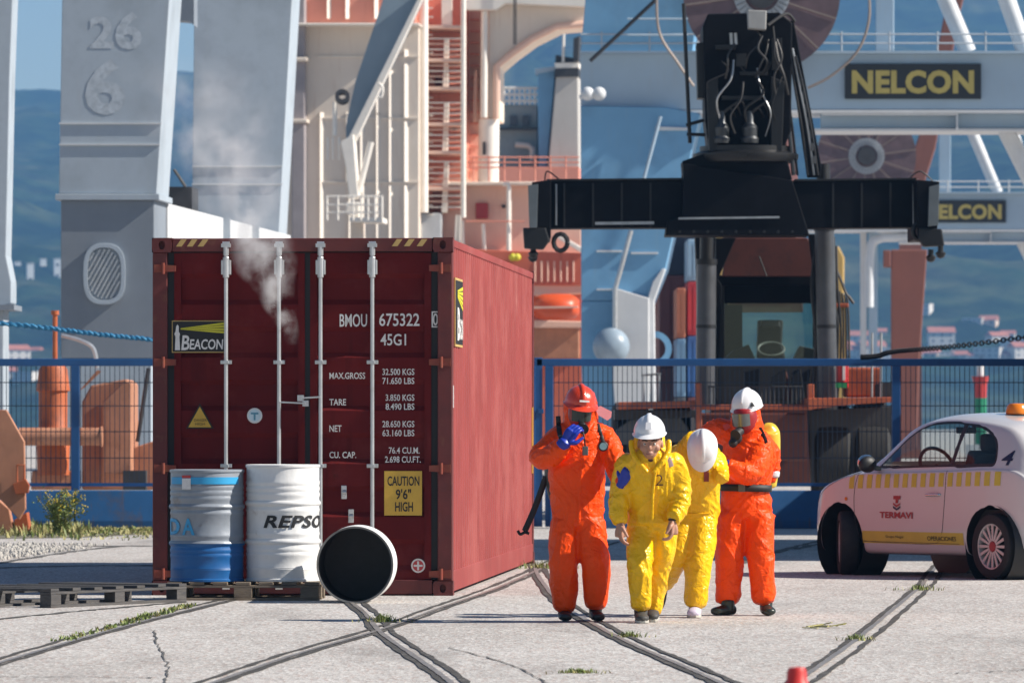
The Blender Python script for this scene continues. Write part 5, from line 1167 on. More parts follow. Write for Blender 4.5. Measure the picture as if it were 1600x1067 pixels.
CLAMP = M('dull_clamp', (.12, .12, .12), .45, .5)
for k in range(7): m = MB(); p = at(1252 + k * 3.4, 130 + k * 20, S - .28); m.cbox(p, .05, .05, .11); m.build('hose_clamp', CLAMP, rs)
rnd = random.Random(5)
for k in range(13):
    x0 = rnd.uniform(1112, 1226); y0 = rnd.uniform(40, 130); x1 = x0 + rnd.uniform(-22, 22); y1 = min(236, y0 + rnd.uniform(50, 110)); dp = S - .40 - .015 * k
    m = MB(); m.tube(catmull([at(x0, y0, dp), at(x0 + rnd.uniform(-14, 14), (2 * y0 + y1) / 3, dp - .08), at(x1 + rnd.uniform(-10, 10), (y0 + 2 * y1) / 3, dp - .10), at(x1, y1, dp)], 7), rnd.choice((.011, .015, .02)), 6); m.build('hose', rnd.choice((HOSE, HOSE, BLK2, SILV)), rs, smooth=40)
for (x0, x1, y0, y1) in ((1118, 1150, 70, 78), (1156, 1200, 112, 118), (1128, 1190, 150, 156), (1206, 1222, 60, 110), (1150, 1166, 84, 104)): P([(x0, y0), (x1, y0), (x1, y1), (x0, y1)], S - .46, S - .352, 'bracket_plate', BLK2, None, .006)
for k in range(9): m = MB(); c = at(1062 + k * 22, 362, S - .56); m.lathe([(0, 0), (.022, 0), (.022, .02), (0, .025)], 6, Matrix.Translation(c) @ Matrix.Rotation(R(90), 4, 'X')); m.build('bolt', BLK2, sb)
for x in (880, 925, 970, 1015, 1300, 1345, 1390): P([(x, 286), (x + 3, 286), (x + 3, 355), (x, 355)], S - .365, S - .352, 'beam_stiffener', BLK2, None, .003)
# boom running back and down over the cab to the rear pivot
m = MB(); a, b = at(1168, 110, S + .9), V((at(1200, 0, 103).x, 103.5, 3.7)); m.bar(a, b, 1.05, 1.15, w2=1.15, h2=1.25); m.build('boom', ORD, rs, bevel=.02)
P([(1138, 372), (1262, 372), (1290, 432), (1128, 432)], 98.6, 98.75, 'boom_guard', ORD)
m = MB(); m.tube([at(1186, 400, 98.5), at(1198, 432, 98.5)], .012, 6); m.build('wiper_stay', BLK2, rs)
P([(1086, 362), (1118, 362), (1116, 470), (1090, 470)], 97.6, 98.1, 'cylinder_sheath', BLK)
P([(1118, 445), (1150, 372), (1118, 372)], 98.3, 98.5, 'boom_side_plate', BLK); P([(1264, 366), (1286, 366), (1286, 470), (1278, 470)], 97.9, 98.3, 'boom_side_plate', BLK)
P([(1108, 446), (1121, 446), (1121, 626), (1108, 626)], 98.5, 98.7, 'access_frame', BLK2); P([(1280, 440), (1300, 440), (1300, 626), (1284, 626)], 98.4, 98.7, 'access_frame', BLK2)
for k in range(8):
    x0 = 1268 + rnd.uniform(0, 40); m = MB(); m.tube(catmull([at(x0, 362 + rnd.uniform(0, 50), 97.4), at(x0 + rnd.uniform(-8, 12), 450, 97.3), at(x0 + rnd.uniform(-10, 14), 530, 97.3), at(x0 + rnd.uniform(-6, 10), 622, 97.4)], 7), rnd.choice((.012, .018, .024)), 6); m.build('hose', rnd.choice((HOSE, BLK2)), rs, smooth=40)
for k in range(6):
    x0 = 1122 + rnd.uniform(0, 150); P([(x0, 575 + rnd.uniform(0, 20)), (x0 + rnd.uniform(8, 26), 575), (x0 + 20, 625), (x0, 625)], 97.6 + .1 * k, 97.8 + .1 * k, 'valve_box', rnd.choice((DK, BLK2, ORD)), None, .01)
# lift cylinders
for px, mt_ in ((1102, CYL), (1294, CYL)):
    m = MB(); a, b = at(px, 640, 97.2), at(px + (2 if px < 1200 else -6), 405 if px < 1200 else 352, 97.2); m.rod(a, b, .145, 24); cy = m.build('lift_cylinder', mt_, rs, smooth=40)
    m = MB(); d = (b - a).normalized(); m.rod(b - d * .08, b, .158, 24); m.build('cylinder_collar', BLK2, cy, smooth=40); m = MB(); m.rod(a + d * 1.2, a + d * 1.25, .152, 24); m.build('cylinder_collar', BLK2, cy, smooth=40)
    m = MB(); m.rod(b, b + d * .9, .10, 20); m.build('cylinder_rod', BLK2, cy, smooth=40)
# cab
cb = P([(1118, 560), (1118, 640), (1290, 640), (1290, 560)], 98.9, 100.6, 'cab_base', DK)
for x0, x1, y0, Y in ((1120, 1132, 438, 98.9), (1276, 1288, 438, 98.9), (1132, 1138, 438, 100.5), (1270, 1276, 438, 100.5)): P([(x0, y0), (x1, y0), (x1, 560), (x0, 560)], Y, Y + .1, 'cab_pillar', BLK2, cb, .01)
P([(1118, 430), (1290, 430), (1292, 446), (1118, 446)], 98.8, 100.7, 'cab_roof', BLK, cb); P([(1132, 446), (1276, 446), (1276, 474), (1132, 474)], 98.92, 99.0, 'sun_visor', BLK, cb, 0)
P([(1132, 474), (1276, 474), (1276, 560), (1132, 560)], 98.95, 98.965, 'windscreen', CABG, cb, 0); P([(1138, 446), (1270, 446), (1270, 560), (1138, 560)], 100.52, 100.53, 'rear_window', CABG, cb, 0)
P([(1132, 476), (1160, 476), (1160, 560), (1132, 560)], 100.3, 100.4, 'rear_panel', BLK2, cb, 0)
P([(1132, 560), (1145, 548), (1170, 538), (1180, 560)], 99.1, 99.4, 'dashboard', DK, cb, .01); P([(1240, 560), (1250, 540), (1272, 545), (1276, 560)], 99.1, 99.5, 'side_console', DK, cb, .01)
P([(1184, 500), (1224, 500), (1222, 538), (1228, 560), (1182, 560)], 99.9, 100.05, 'seat_back', BLK2, cb, .03); P([(1190, 500), (1218, 500), (1220, 512), (1188, 512)], 99.8, 99.9, 'head_rest', DK, cb, .02)
m = MB(); c = at(1205, 545, 99.5); m.tube([c + V((cos(q * pi / 10) * .20, sin(q * pi / 10) * .12, sin(q * pi / 10) * .10)) for q in range(21)], .016, 6); m.build('steering_wheel', M('grey_wheel_rim', (.16, .17, .16), .4), cb)
P([(1113, 444), (1120, 434), (1128, 446), (1124, 560), (1108, 560)], 98.3, 98.45, 'mud_guard', BLK)
# hose stack and extinguisher at the right of the cab
m = MB()
for k in range(5): m.tube(catmull([at(1308 + k * 4, 452 + k * 3, 97.8), at(1310 + k * 4, 500, 97.8), at(1309 + k * 4.5, 560, 97.8)], 6), .018, 6)
m.build('hose_stack', HOSE, rs)
P([(1300, 440), (1305, 440), (1305, 560), (1300, 560)], 97.9, 98.0, 'hose_mast', ORS); P([(1302, 474), (1326, 474), (1326, 480), (1302, 480)], 97.7, 97.9, 'hose_bracket', ORS)
m = MB(); m.tube(catmull([at(1302, 410, 97.9), at(1315, 440, 97.9), at(1322, 458, 97.9), at(1334, 474, 97.9), at(1326, 462, 97.9)], 8), .022, 6); m.build('hose', HOSE, rs)
m = MB(); c = at(1315, 0, 97); z0, z1 = at(0, 606, 97).z, at(0, 566, 97).z; m.lathe([(0, z0), (.085, z0), (.09, z0 + .03), (.09, z1 - .05), (.04, z1), (.03, z1 + .05), (0, z1 + .05)], 16, Matrix.Translation((c.x, 96.8, 0))); ex = m.build('fire_extinguisher', M('extinguisher_red', (.5, .02, .02), .3), rs, smooth=40)
P([(1306, 598), (1324, 598), (1324, 606), (1306, 606)], 96.66, 96.71, 'green_band', M('green_band', (.02, .30, .10), .5), ex, 0); P([(1316, 570), (1321, 570), (1321, 594), (1316, 594)], 96.66, 96.70, 'white_label', WHITEP, ex, 0)
# chassis, deck, rails and wheels
P([(966, 628), (1088, 626), (1090, 636), (966, 640)], 96.2, 99.5, 'deck_edge', ORS); P([(1094, 632), (1262, 632), (1262, 640), (1094, 640)], 96.2, 96.6, 'front_beam', ORS); P([(1262, 622), (1398, 620), (1398, 628), (1330, 632), (1262, 640)], 96.0, 99.5, 'deck_edge', ORS)
P([(1086, 598), (1096, 598), (1098, 752), (1090, 752)], 96.1, 96.3, 'post', ORS); P([(1262, 600), (1272, 600), (1272, 640), (1262, 640)], 96.1, 96.3, 'post', ORS)
P([(1092, 645), (1260, 645), (1260, 720), (1092, 720)], 96.7, 103, 'chassis', ORD, None, .03); P([(1092, 652), (1140, 652), (1140, 700), (1092, 700)], 96.55, 96.69, 'step_box', ORD)
P([(1322, 574), (1378, 574), (1378, 620), (1322, 620)], 97.4, 98.4, 'tank_box', ORS, None, .03)
for px in (1362, 1376): m = MB(); m.rod(at(px, 622, 97), at(px + 1, 520, 97), .018, 8); m.build('mirror_mast', SILV, rs)
P([(1368, 600), (1394, 596), (1396, 620), (1368, 620)], 97.0, 97.3, 'lamp_cluster', DK)
m = MB()
for k in range(22): m.rod(at(1108 + k * 6.8, 631, 96.35), at(1108 + k * 6.8, 604, 96.35), .009, 5)
m.rod(at(1106, 604, 96.35), at(1256, 604, 96.35), .014, 6); m.build('deck_railing', DK, rs)
m = MB()
for k in range(3): m.rod(at(1006 + k * 12, 628, 96.6), at(1006 + k * 12, 585, 96.6), .018, 6)
m.rod(at(1002, 586, 96.6), at(1034, 584, 96.6), .018, 6); m.build('hand_rail', SILV, rs)
TYRE = M('black_tyre', (.014, .014, .015), .75, var=.2, vs=5, stain=(.04, .036, .03), sa=.5, ss=4)
def big_wheel(x, yc, z, r, w_):
    m = MB(); M_ = Matrix.Translation((x, yc, z)) @ Matrix.Rotation(R(90), 4, 'Y'); m.lathe([(r * .55, -w_ / 2), (r * .9, -w_ / 2), (r, -w_ * .38), (r * 1.01, 0), (r, w_ * .38), (r * .9, w_ / 2), (r * .55, w_ / 2)], 36, M_, closed=True)
    k = m.build('wheel', TYRE, rs, smooth=40); m = MB(); m.lathe([(0, -w_ * .3), (r * .3, -w_ * .36), (r * .56, -w_ * .30), (r * .56, w_ * .3), (r * .3, w_ * .36), (0, w_ * .3)], 24, M_); m.build('rim', ORD, k, smooth=40)
for px in (985, 1050, 1300, 1362): big_wheel(at(px, 0, 98).x, 98.3, .85, .85, .55)
P([(962, 672), (985, 655), (1062, 650), (1076, 668), (1082, 690), (962, 695)], 97.15, 97.35, 'mud_wing', M('dusty_guard', (.12, .13, .135), .6, var=.3), None, .02)
for px in (1020, 1340): big_wheel(at(px, 0, 103).x, 103.6, .75, .75, .5)
P([(960, 640), (1090, 640), (1090, 652), (960, 656)], 97.0, 99.4, 'fender', DK); P([(1262, 641), (1400, 634), (1400, 756), (1268, 756)], 97.6, 97.9, 'fender_skirt', DK)
P([(1110, 566), (1290, 566), (1290, 760), (1110, 760)], 101.6, 104.2, 'counterweight', ORD, None, .05)
# ================================================================= blue-grey cranes with name boards
SKEW = .0577
BGC = M('blue_grey_crane_paint', (.15, .34, .54), .5, var=.10, vs=.5, stain=(.12, .26, .42), sa=.5, ss=.7, sth=.5, streak=(.24, .36, .46), stk=.25)
BGP = M('pale_blue_crane_paint', (.36, .47, .57), .5, var=.08, vs=.6, streak=(.40, .40, .40), stk=.3)
WHB = M('white_crane_trim', (.62, .64, .66), .5, var=.08)
SIGNB = M('dark_name_board', (.018, .022, .026), .5, var=.2); SIGNY = M('ochre_letters', (.52, .42, .12), .55, var=.12, vs=3)
REELM = M('purple_brown_reel', (.115, .075, .085), .6, var=.25, vs=2.5); REELS = M('reel_spoke', (.28, .23, .20), .5, .2); REELH = M('reel_hub_grey', (.40, .43, .46), .5, .2, var=.15)
def reel(parent, px, py, Y, r, ri, spokes):
    c = at(px, py, Y); Mx = Matrix.Translation(c) @ Matrix.Rotation(R(90), 4, 'X')
    m = MB(); m.lathe([(0, -.03), (r * .97, -.03), (r, -.01), (r, .03), (0, .03)], 56, Mx); d = m.build('cable_reel', REELM, parent, smooth=35)
    m = MB(); m.lathe([(ri * .62, .032), (ri, .032), (ri, .07), (ri * .62, .07)], 40, Mx, closed=True); m.build('reel_hub', REELH, d)
    m = MB(); m.lathe([(0, .034), (ri * .5, .034), (ri * .5, .2), (0, .2)], 24, Mx); m.build('reel_motor', DK, d)
    for k in range(spokes):
        a = 2 * pi * (k + .3) / spokes; m = MB(); u = V((cos(a), 0, sin(a))); m.bar(c + V((0, -.06, 0)) + u * ri, c + V((0, -.06, 0)) + u * r, .035, .03); m.build('spoke', REELS, d)
    n = 30
    for k in range(0, n): # hub teeth
        a = 2 * pi * k / n; u = V((cos(a), 0, sin(a))); m = MB(); m.bar(c + V((0, -.085, 0)) + u * ri * .66, c + V((0, -.085, 0)) + u * ri * .98, .03, .012); m.build('hub_rib', DK, d)
    return d
def nelcon(Y, k, ox, oy, label, full):
    """k scales photo offsets measured on the near crane (150 m) to the distance Y"""
    t = thing('harbour_crane', label, 'crane', (at(ox + 320 * k, 0, Y).x, Y, 0), 0, 'blue grey cranes with name boards')
    def X(x): return ox + (x - 1320) * k
    def Yp(y): return oy + (y - 100) * k
    def PP(poly, d0, d1, name, mat, par=None, bevel=.02):
        m = MB(); m.px([(X(x), Yp(y)) for x, y in poly], Y + d0, Y + d1); return m.build(name, mat, par or t, bevel=bevel)
    PP([(907, 84), (1900, 84), (1900, 172), (907, 172)], 0, 2.2, 'portal_beam', BGP)
    PP([(907, 172.3), (1900, 172.3), (1900, 176.5), (907, 176.5)], -.15, 2.3, 'beam_flange', WHB, None, 0)
    PP([(1282, 177), (1900, 177), (1900, 201), (1282, 201)], .3, 1.9, 'lower_box', BGP)
    PP([(1270, 201.3), (1900, 201.3), (1900, 205), (1270, 205)], .1, 2.1, 'beam_flange', WHB, None, 0)
    for pl in ([(1284, 177), (1497, 177), (1497, 180), (1284, 180)], [(1494, 180.2), (1497, 180.2), (1497, 203), (1494, 203)]): PP(pl, -.1, .28, 'trim_bar', WHB, None, 0)
    PP([(907, 80), (1900, 80), (1900, 83.6), (907, 83.6)], -.25, 2.4, 'walkway', BGP, None, 0)
    sg = PP([(1320, 100), (1533, 100), (1533, 155), (1320, 155)], -.09, -.01, 'name_board', SIGNB, None, .01)
    pxl_ = lettering('NELCON', (X(1331), X(1522), -Yp(147), -Yp(110)), lambda u, v: at(u, -v, Y - .098) - OFF[t.name], SIGNY, t, world=False, bold=.045, spacing=1.05)
    # handrail
    for y in (54, 68):
        m = MB(); m.rod(at(X(907), Yp(y), Y - .2), at(X(1800), Yp(y), Y - .2), .022, 6); m.build('hand_rail', GREYC if full else WHB, t)
    for i in range(12):
        x = 940 + i * 75; m = MB(); m.rod(at(X(x), Yp(80), Y - .2), at(X(x), Yp(50), Y - .2), .022, 6); m.build('rail_post', GREYC if full else WHB, t)
    reel(t, X(1190), Yp(-8), Y - .6, (122 / FPX) * 150, (44 / FPX) * 150, 14)
    for a, b in (((1440, -90), (1513, 82)), ((1552, -60), (1602, 82))):
        m = MB(); m.rod(at(X(a[0]), Yp(a[1]), Y + 1), at(X(b[0]), Yp(b[1]), Y + 1), .20, 16); m.build('tie_tube', WHB, t, smooth=40)
    m = MB(); m.rod(at(X(1570), Yp(200), Y + 1), at(X(1680), Yp(420), Y + 1), .20, 16); m.build('tie_tube', WHB, t, smooth=40)
    PP([(1368, -90), (1397, -90), (1397, 80), (1368, 80)], 2.6, 3.2, 'mast_post', BGP)
    return t, PP, X, Yp
n1, PP, X1, Y1 = nelcon(150.0, 1.0, 1320, 100, 'near blue grey harbour crane with large yellow lettered name board', True)
# the near crane's left leg with stairs, tapering downwards
PP([(922, -80), (1100, -80), (1082, 84), (907, 84)], -.05, 2.0, 'upper_leg', BGC)
PP([(907, 166), (1040, 168), (1094, 178), (1040, 420), (1012, 488), (960, 470), (908, 470)], -.3, 1.8, 'leg', BGC)
PP([(908, 470.5), (958, 470.5), (960, 600), (970, 800), (915, 800), (908, 560)], -.3, 1.8, 'leg_side_plate', BGC)
PP([(958, 449), (1014, 466), (1014, 640), (1022, 800), (972, 800), (958, 600)], -.62, -.31, 'white_leg_plate', WHC)
PP([(1012, 466), (1020, 440), (1034, 420), (1040, 420), (1022, 470), (1024, 640), (1016, 640)], -.5, -.1, 'leg_edge', WHB)
for pl in ([(932, 391), (972, 391), (972, 394), (932, 394)], [(986, 394), (1028, 394), (1028, 397), (986, 397)], [(932, 451), (957, 451), (957, 453.5), (932, 453.5)], [(1024, 198), (1074, 200), (1074, 204), (1024, 204)]): PP(pl, -.36, -.29, 'trim_bar', WHB, None, 0)
m = MB(); m.tube([at(986, 360, 149.2), at(970, 420, 149.2), at(961, 452, 149.2), at(961, 520, 149.2)], .06, 10); m.build('drain_pipe', GALV, n1, smooth=40)
m = MB(); m.rod(at(1032, 182, 149.5), at(1006, 280, 149.5), .04, 8); m.build('leg_seam', BGP, n1)
m = MB(); c = at(955, 541, 149.0); m.lathe([(0, .42), (.18, .41), (.33, .30), (.40, .12), (.42, 0), (.40, -.05), (0, -.05)], 28, Matrix.Translation(c) @ Matrix.Rotation(R(90), 4, 'X')); m.build('dish_lamp', M('pale_dish', (.26, .33, .40), .4), n1, smooth=50)
m = MB(); m.lathe([(.26, 0), (.40, 0), (.40, .3), (.26, .3)], 24, Matrix.Translation(at(1022, 545, 150.3)) @ Matrix.Rotation(R(90), 4, 'X'), closed=True); m.build('sheave', BGC, n1, smooth=40)
for i, x in enumerate((918, 936)):
    m = MB(); m.sphere(at(x, 147, 149.4), .16, 12, 8); m.build('flood_lamp', WHB, n1, smooth=60)
m = MB(); m.rod(at(905, 152, 149.4), at(940, 152, 149.4), .05, 6); m.build('lamp_bar', WHB, n1)
for y in (30, 55): m = MB(); m.rod(at(980, y, 149.3), at(1075, y, 149.3), .025, 6); m.build('hand_rail', BGP, n1)
for a, b in (((1025, 0), (922, 96)),): m = MB(); m.rod(at(*a, 149.0), at(*b, 149.0), .05, 6); m.build('stair_rail', DK, n1)
m = MB(); m.tube(catmull([at(1356, -30, 149.0), at(1358, 30, 149.0), at(1340, 80, 149.0), at(1300, 118, 149.0), at(1262, 138, 149.0)], 8), .035, 6); m.build('cable', REELS, n1)
m = MB(); m.tube(catmull([at(1026, -20, 148.9), at(1030, 50, 148.9), at(1060, 100, 148.9), at(1084, 135, 148.9)], 8), .035, 6); m.build('cable', REELS, n1)
n2, PP2, X2, Y2 = nelcon(236.0, .636, 1436.5, 313, 'farther blue grey harbour crane, its name board partly hidden by the spreader', False)
# portal legs of the far crane
for x0, x1 in ((1344, 1354), (1357, 1371)):
    m = MB(); m.px([(x0, 360), (x1, 360), (x1, 760), (x0, 760)], 237, 238.4); m.build('portal_leg', BGP if x0 > 1350 else WHC, n2, bevel=.05)
m = MB(); m.tube(catmull([at(1450, 372, 236.2), at(1400, 371, 236.2), at(1372, 374, 236.2), at(1360, 392, 236.2), at(1358, 480, 236.2)], 6), .16, 12); m.build('conduit', WHB, n2, smooth=40)
# second reel visible under the beam (belongs to the far crane)
# brown boom columns
BRN = M('red_brown_column_paint', (.20, .075, .055), .6, var=.14, vs=.6, streak=(.14, .05, .04), stk=.4)
bc = thing_px('gantry_column', 'red brown tapering steel column beyond the fence right of the spreader', 'crane', 1416, 205)
m = MB(); m.px([(1392, 390), (1449, 390), (1437, 560), (1432, 700), (1398, 700), (1392, 560)], 205, 206.3); m.build('column', BRN, bc, bevel=.04)
m = MB(); m.px([(1380, 391), (1391.7, 391), (1391.7, 417), (1380, 417)], 204.9, 206.2); m.build('bracket', BRN, bc, bevel=.03)
bc2 = thing_px('crane_boom', 'red brown steel boom behind the near name board', 'crane', 1480, 262)
m = MB(); m.px([(1498, -90), (1520, -60), (1500, 20), (1462, 230), (1440, 300), (1405, 300), (1440, 200)], 262, 264); m.build('boom', BRN, bc2, bevel=.05)
m = MB(); m.px([(1405, 300), (1440, 300), (1440, 820), (1405, 820)], 262.5, 263.5); m.build('pillar', BRN, bc2)
# yellow crane part glimpsed beside the stacker cylinders
YC = M('ochre_crane_paint', (.50, .33, .10), .6, var=.12, vs=.8)
yc = thing_px('mobile_crane', 'ochre yellow crane post seen between the stacker cylinders', 'crane', 1127, 185)
m = MB(); m.px([(1118, 360), (1144, 360), (1142, 440), (1118, 444)], 185, 186); m.build('post', YC, yc, bevel=.04); m = MB(); m.tube(catmull([at(1128, 402, 184.8), at(1136, 404, 184.8), at(1138, 430, 184.8)], 6), .10, 8); m.build('pipe', WHB, yc)
m = MB(); m.px([(1112, 444), (1148, 444), (1148, 770), (1112, 770)], 185.1, 186); m.build('lower_post', YC, yc)
yc2 = thing_px('mobile_crane', 'ochre yellow crane post right of the stacker cab hoses', 'crane', 1312, 185)
m = MB(); m.px([(1306, 386), (1310, 384), (1319, 402), (1318, 480), (1306, 480)], 185, 186); m.build('post', YC, yc2, bevel=.04); m = MB(); m.px([(1302, 480), (1322, 480), (1322, 770), (1302, 770)], 185.1, 186); m.build('lower_post', YC, yc2)
# harbour light
hl = thing_px('harbour_beacon', 'red over green harbour light column behind the fence above the car', 'beacon', 1532, 240)
c = at(1532, 0, 240); 
for z0, z1, r0, r1, mt_, nm in ((at(0, 700, 240).z, at(0, 622, 240).z, .20, .22, M('beacon_green', (.01, .22, .11), .5), 'green_section'), (at(0, 621.5, 240).z, at(0, 600, 240).z, .215, .23, M('beacon_red', (.45, .03, .025), .5), 'red_section'), (at(0, 599.7, 240).z, at(0, 588, 240).z, .24, .32, M('beacon_red_top', (.42, .03, .025), .5), 'gallery'), (at(0, 587.5, 240).z, at(0, 572, 240).z, .13, .13, WHC, 'lantern')):
    m = MB(); m.lathe([(0, z0), (r0, z0), (r1, z1), (0, z1)], 20, Matrix.Translation((c.x, 240, 0))); m.build(nm, mt_, hl, smooth=40)
m = MB(); m.box(c.x - .5, c.x + .5, 239.5, 240.5, 0, .6); m.build('plinth', WHC, hl)

# ================================================================= stacked containers far behind
def far_box(px0, px1, py0, py1, Y, col, label, dep=6.0, ridge=True):
    a, b = at(px0, py1, Y), at(px1, py0, Y); t = thing('cargo_container', label, 'container', ((a.x + b.x) / 2, Y, a.z), 0, 'stacked cargo containers behind the stacker')
    mt_ = M('cargo_paint', col, .6, var=.15, vs=1)
    m = MB(); m.box(a.x, b.x, Y, Y + dep, a.z, b.z); bd = m.build('body', mt_, t, bevel=.03)
    w_ = (b.x - a.x)
    for i in range(max(2, int(w_ / .35))):
        x = a.x + w_ * (i + .5) / max(2, int(w_ / .35)); m = MB(); m.box(x - .05, x + .05, Y - .05, Y - .002, a.z + .12, b.z - .12); m.build('rib', mt_, t)
    return t
Yk = 172.0
far_box(1030, 1086, 575, 716, Yk, (.10, .035, .04), 'dark maroon cargo container at the bottom of the far stack')
far_box(1030, 1086, 430, 574, Yk, (.13, .045, .05), 'maroon cargo container second in the far stack left of the cylinder')
far_box(1030, 1086, 285, 429, Yk, (.018, .028, .055), 'navy cargo container high in the far stack left of the cylinder')
far_box(1057, 1071, 450, 528, 168, (.40, .13, .07), 'narrow orange cargo container end in front of the maroon stack', 3)
far_box(1074, 1090, 440, 524, 169, (.45, .04, .05), 'bright red cargo container beside the orange one', 3)
far_box(1074, 1090, 374, 439, 169, (.28, .42, .55), 'pale blue cargo container on top of the bright red one', 3)
far_box(1074, 1090, 525, 620, 169, (.05, .13, .32), 'blue cargo container under the bright red one', 3)
far_box(1057, 1071, 529, 620, 168, (.16, .28, .42), 'grey blue cargo container under the orange one', 3)
far_box(1074, 1090, 621, 716, 169, (.20, .05, .04), 'rusty red cargo container at the foot of the blue one', 3); far_box(1057, 1071, 621, 716, 168, (.09, .09, .10), 'charcoal cargo container at the foot of the grey blue one', 3)
# ================================================================= cargo ship alongside (pink and cream superstructure)
CREAM = M('cream_ship_paint', (.72, .63, .54), .6, var=.07, vs=.5, streak=(.58, .44, .36), stk=.5)
CREAMS = M('shaded_rib_cream', (.80, .73, .65), .55, var=.06, vs=.5)  # lighter cream for ribs, plate seams and deck edge
PINK = M('salmon_ship_paint', (.72, .28, .20), .6, var=.10, vs=.6, streak=(.56, .19, .12), stk=.5)
PINKL = M('pale_salmon_ship_paint', (.78, .52, .41), .6, var=.08, vs=.6, streak=(.62, .34, .25), stk=.4)
HULLR = M('orange_red_hull_paint', (.56, .13, .07), .6, var=.14, vs=.6, streak=(.30, .08, .05), stk=.5)
LIFE = M('lifeboat_orange', (.62, .08, .015), .4, var=.08)
JIB = M('blue_grey_jib_paint', (.24, .31, .37), .5, var=.12, vs=.6)
WSH = M('white_ship_paint', (.84, .79, .72), .55, var=.06)
Q = 190.0
sh = thing_px('cargo_ship', 'cream and salmon cargo ship superstructure rising behind the red container', 'ship', 690, 195)
def SP(poly, d0, d1, name, mat, par=None, bevel=.03): m = MB(); m.px(poly, Q + d0, Q + d1); return m.build(name, mat, par or sh, bevel=bevel)
SP([(440, 40), (655, 40), (655, 520), (440, 520)], -.6, 9, 'deckhouse', CREAM)
SP([(440, -60), (650, -60), (650, 36), (440, 36)], -.6, 8, 'upper_deckhouse', PINK)
SP([(436, 36.3), (655, 36.3), (655, 39.7), (436, 39.7)], -1.5, 9, 'deck_edge', CREAMS)
for y in (88, 184, 284): SP([(496, y), (655, y), (655, y + 1.6), (496, y + 1.6)], -.66, -.605, 'plate_seam', CREAMS, None, 0)
for x, y0, y1 in ((500, 176, 400), (541, 176, 284), (563, 176, 400), (588, 176, 400), (608, 110, 184), (608, 186, 284), (608, 290, 400), (632, 78, 90), (632, 100, 184), (632, 190, 284), (632, 290, 400), (588, 104, 180), (566, 290, 400), (511, -20, 30), (540, -20, 30), (585, -20, 30), (545, 176, 400)):
    a, b, c = at(x, y0, Q - .70), at(x + 6, y0, Q - .602), at(x, y0, Q - .602); zb = at(x, y1, Q - .6).z
    m = MB(); m.prism([(a.x, a.y), (b.x, b.y), (c.x, c.y)], lambda u, v, k: V((u, v, a.z if not k else zb))); m.build('stiffener', CREAMS, sh)
SP([(456, -60), (476, -60), (476, 520), (456, 520)], -1.2, -.61, 'corner_trunk', M('shade_purple_trunk', (.30, .27, .28), .6));  # corner trunk in an even grey purple
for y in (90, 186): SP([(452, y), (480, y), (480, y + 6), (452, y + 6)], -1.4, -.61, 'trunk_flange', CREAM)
SP([(655.3, 333), (690, 333), (690, 520), (655.3, 520)], .3, 6, 'tower_base', M('pale_blue_ship_wall', (.50, .53, .56), .6, var=.08))
# stair tower
tw = SP([(662, 332), (730, 332), (730, -60), (662, -60)], 1.6, 5, 'stair_tower_wall', PINK)
for x0, x1, y1, mt_ in ((655, 669, 332, WSH), (720, 728, 340, WSH)): m = MB(); m.rod(at((x0 + x1) / 2, -60, Q - .1), at((x0 + x1) / 2, y1, Q - .1), (x1 - x0) / 2 * Q / FPX, 16); m.build('tower_post', mt_, sh, smooth=40)
for y in (40, 92, 136, 192, 236, 292): SP([(668, y), (721, y), (721, y + 5), (668, y + 5)], -.1, 1.6, 'landing', PINKL, None, .01)
SP([(690, -20), (706, -20), (706, 40), (690, 40)], .5, .7, 'ladder_string', WSH, None, 0)
for i, (y0, y1) in enumerate(((60, 136), (160, 236), (252, 332))):
    SP([(694, y0), (701, y0), (700 - i, y1), (692 - i, y1)], .3, .55, 'ladder_string', WSH, None, 0)
    for k in range(9):
        y = y0 + (y1 - y0) * k / 9; SP([(670, y), (720, y), (720, y + 1.6), (670, y + 1.6)], .0, .06, 'guard_rail', PINKL if k % 2 else WSH, None, 0)
    for k in range(9):
        y = y0 + (y1 - y0) * k / 9 + 3; SP([(702, y), (720, y - 1), (720, y + .8), (702, y + 1.8)], .6, .9, 'stair_tread', PINK, None, 0)
for y in range(-30, 340, 14): SP([(669, y), (676, y), (676, y + 2), (669, y + 2)], .2, .3, 'ladder_rung', WSH, None, 0)
SP([(680, 118), (690, 118), (690, 134), (680, 134)], 1.3, 1.59, 'dark_opening', M('dark_red_opening', (.14, .03, .02), .6), None, 0); SP([(706, 198), (714, 198), (714, 206), (706, 206)], 1.3, 1.59, 'dark_opening', DK, None, 0)
SP([(730.3, -60), (762, -60), (762, 288), (730.3, 288)], 2.2, 5, 'tower_side', PINKL)
m = MB(); m.rod(at(757, 18, Q + .6), at(756, 184, Q + .6), .10, 16); m.build('white_pillar', WSH, sh, smooth=40); m = MB(); m.rod(at(764, 187, Q + 1.0), at(763, 285, Q + 1.0), .30, 20); m.build('vent_trunk', WSH, sh, smooth=40); SP([(754, 222), (759, 222), (759, 242), (754, 242)], .45, .59, 'vent_slot', DK, None, 0)
for k in range(14): y = 30 + k * 18; SP([(734, y), (748, y), (748, y + 2), (734, y + 2)], 1.9, 2.19, 'ladder_rung', PINK, None, 0)
SP([(741, 110), (746, 110), (744, 190), (739, 190)], 1.6, 1.9, 'ladder_string', PINKL, None, 0)
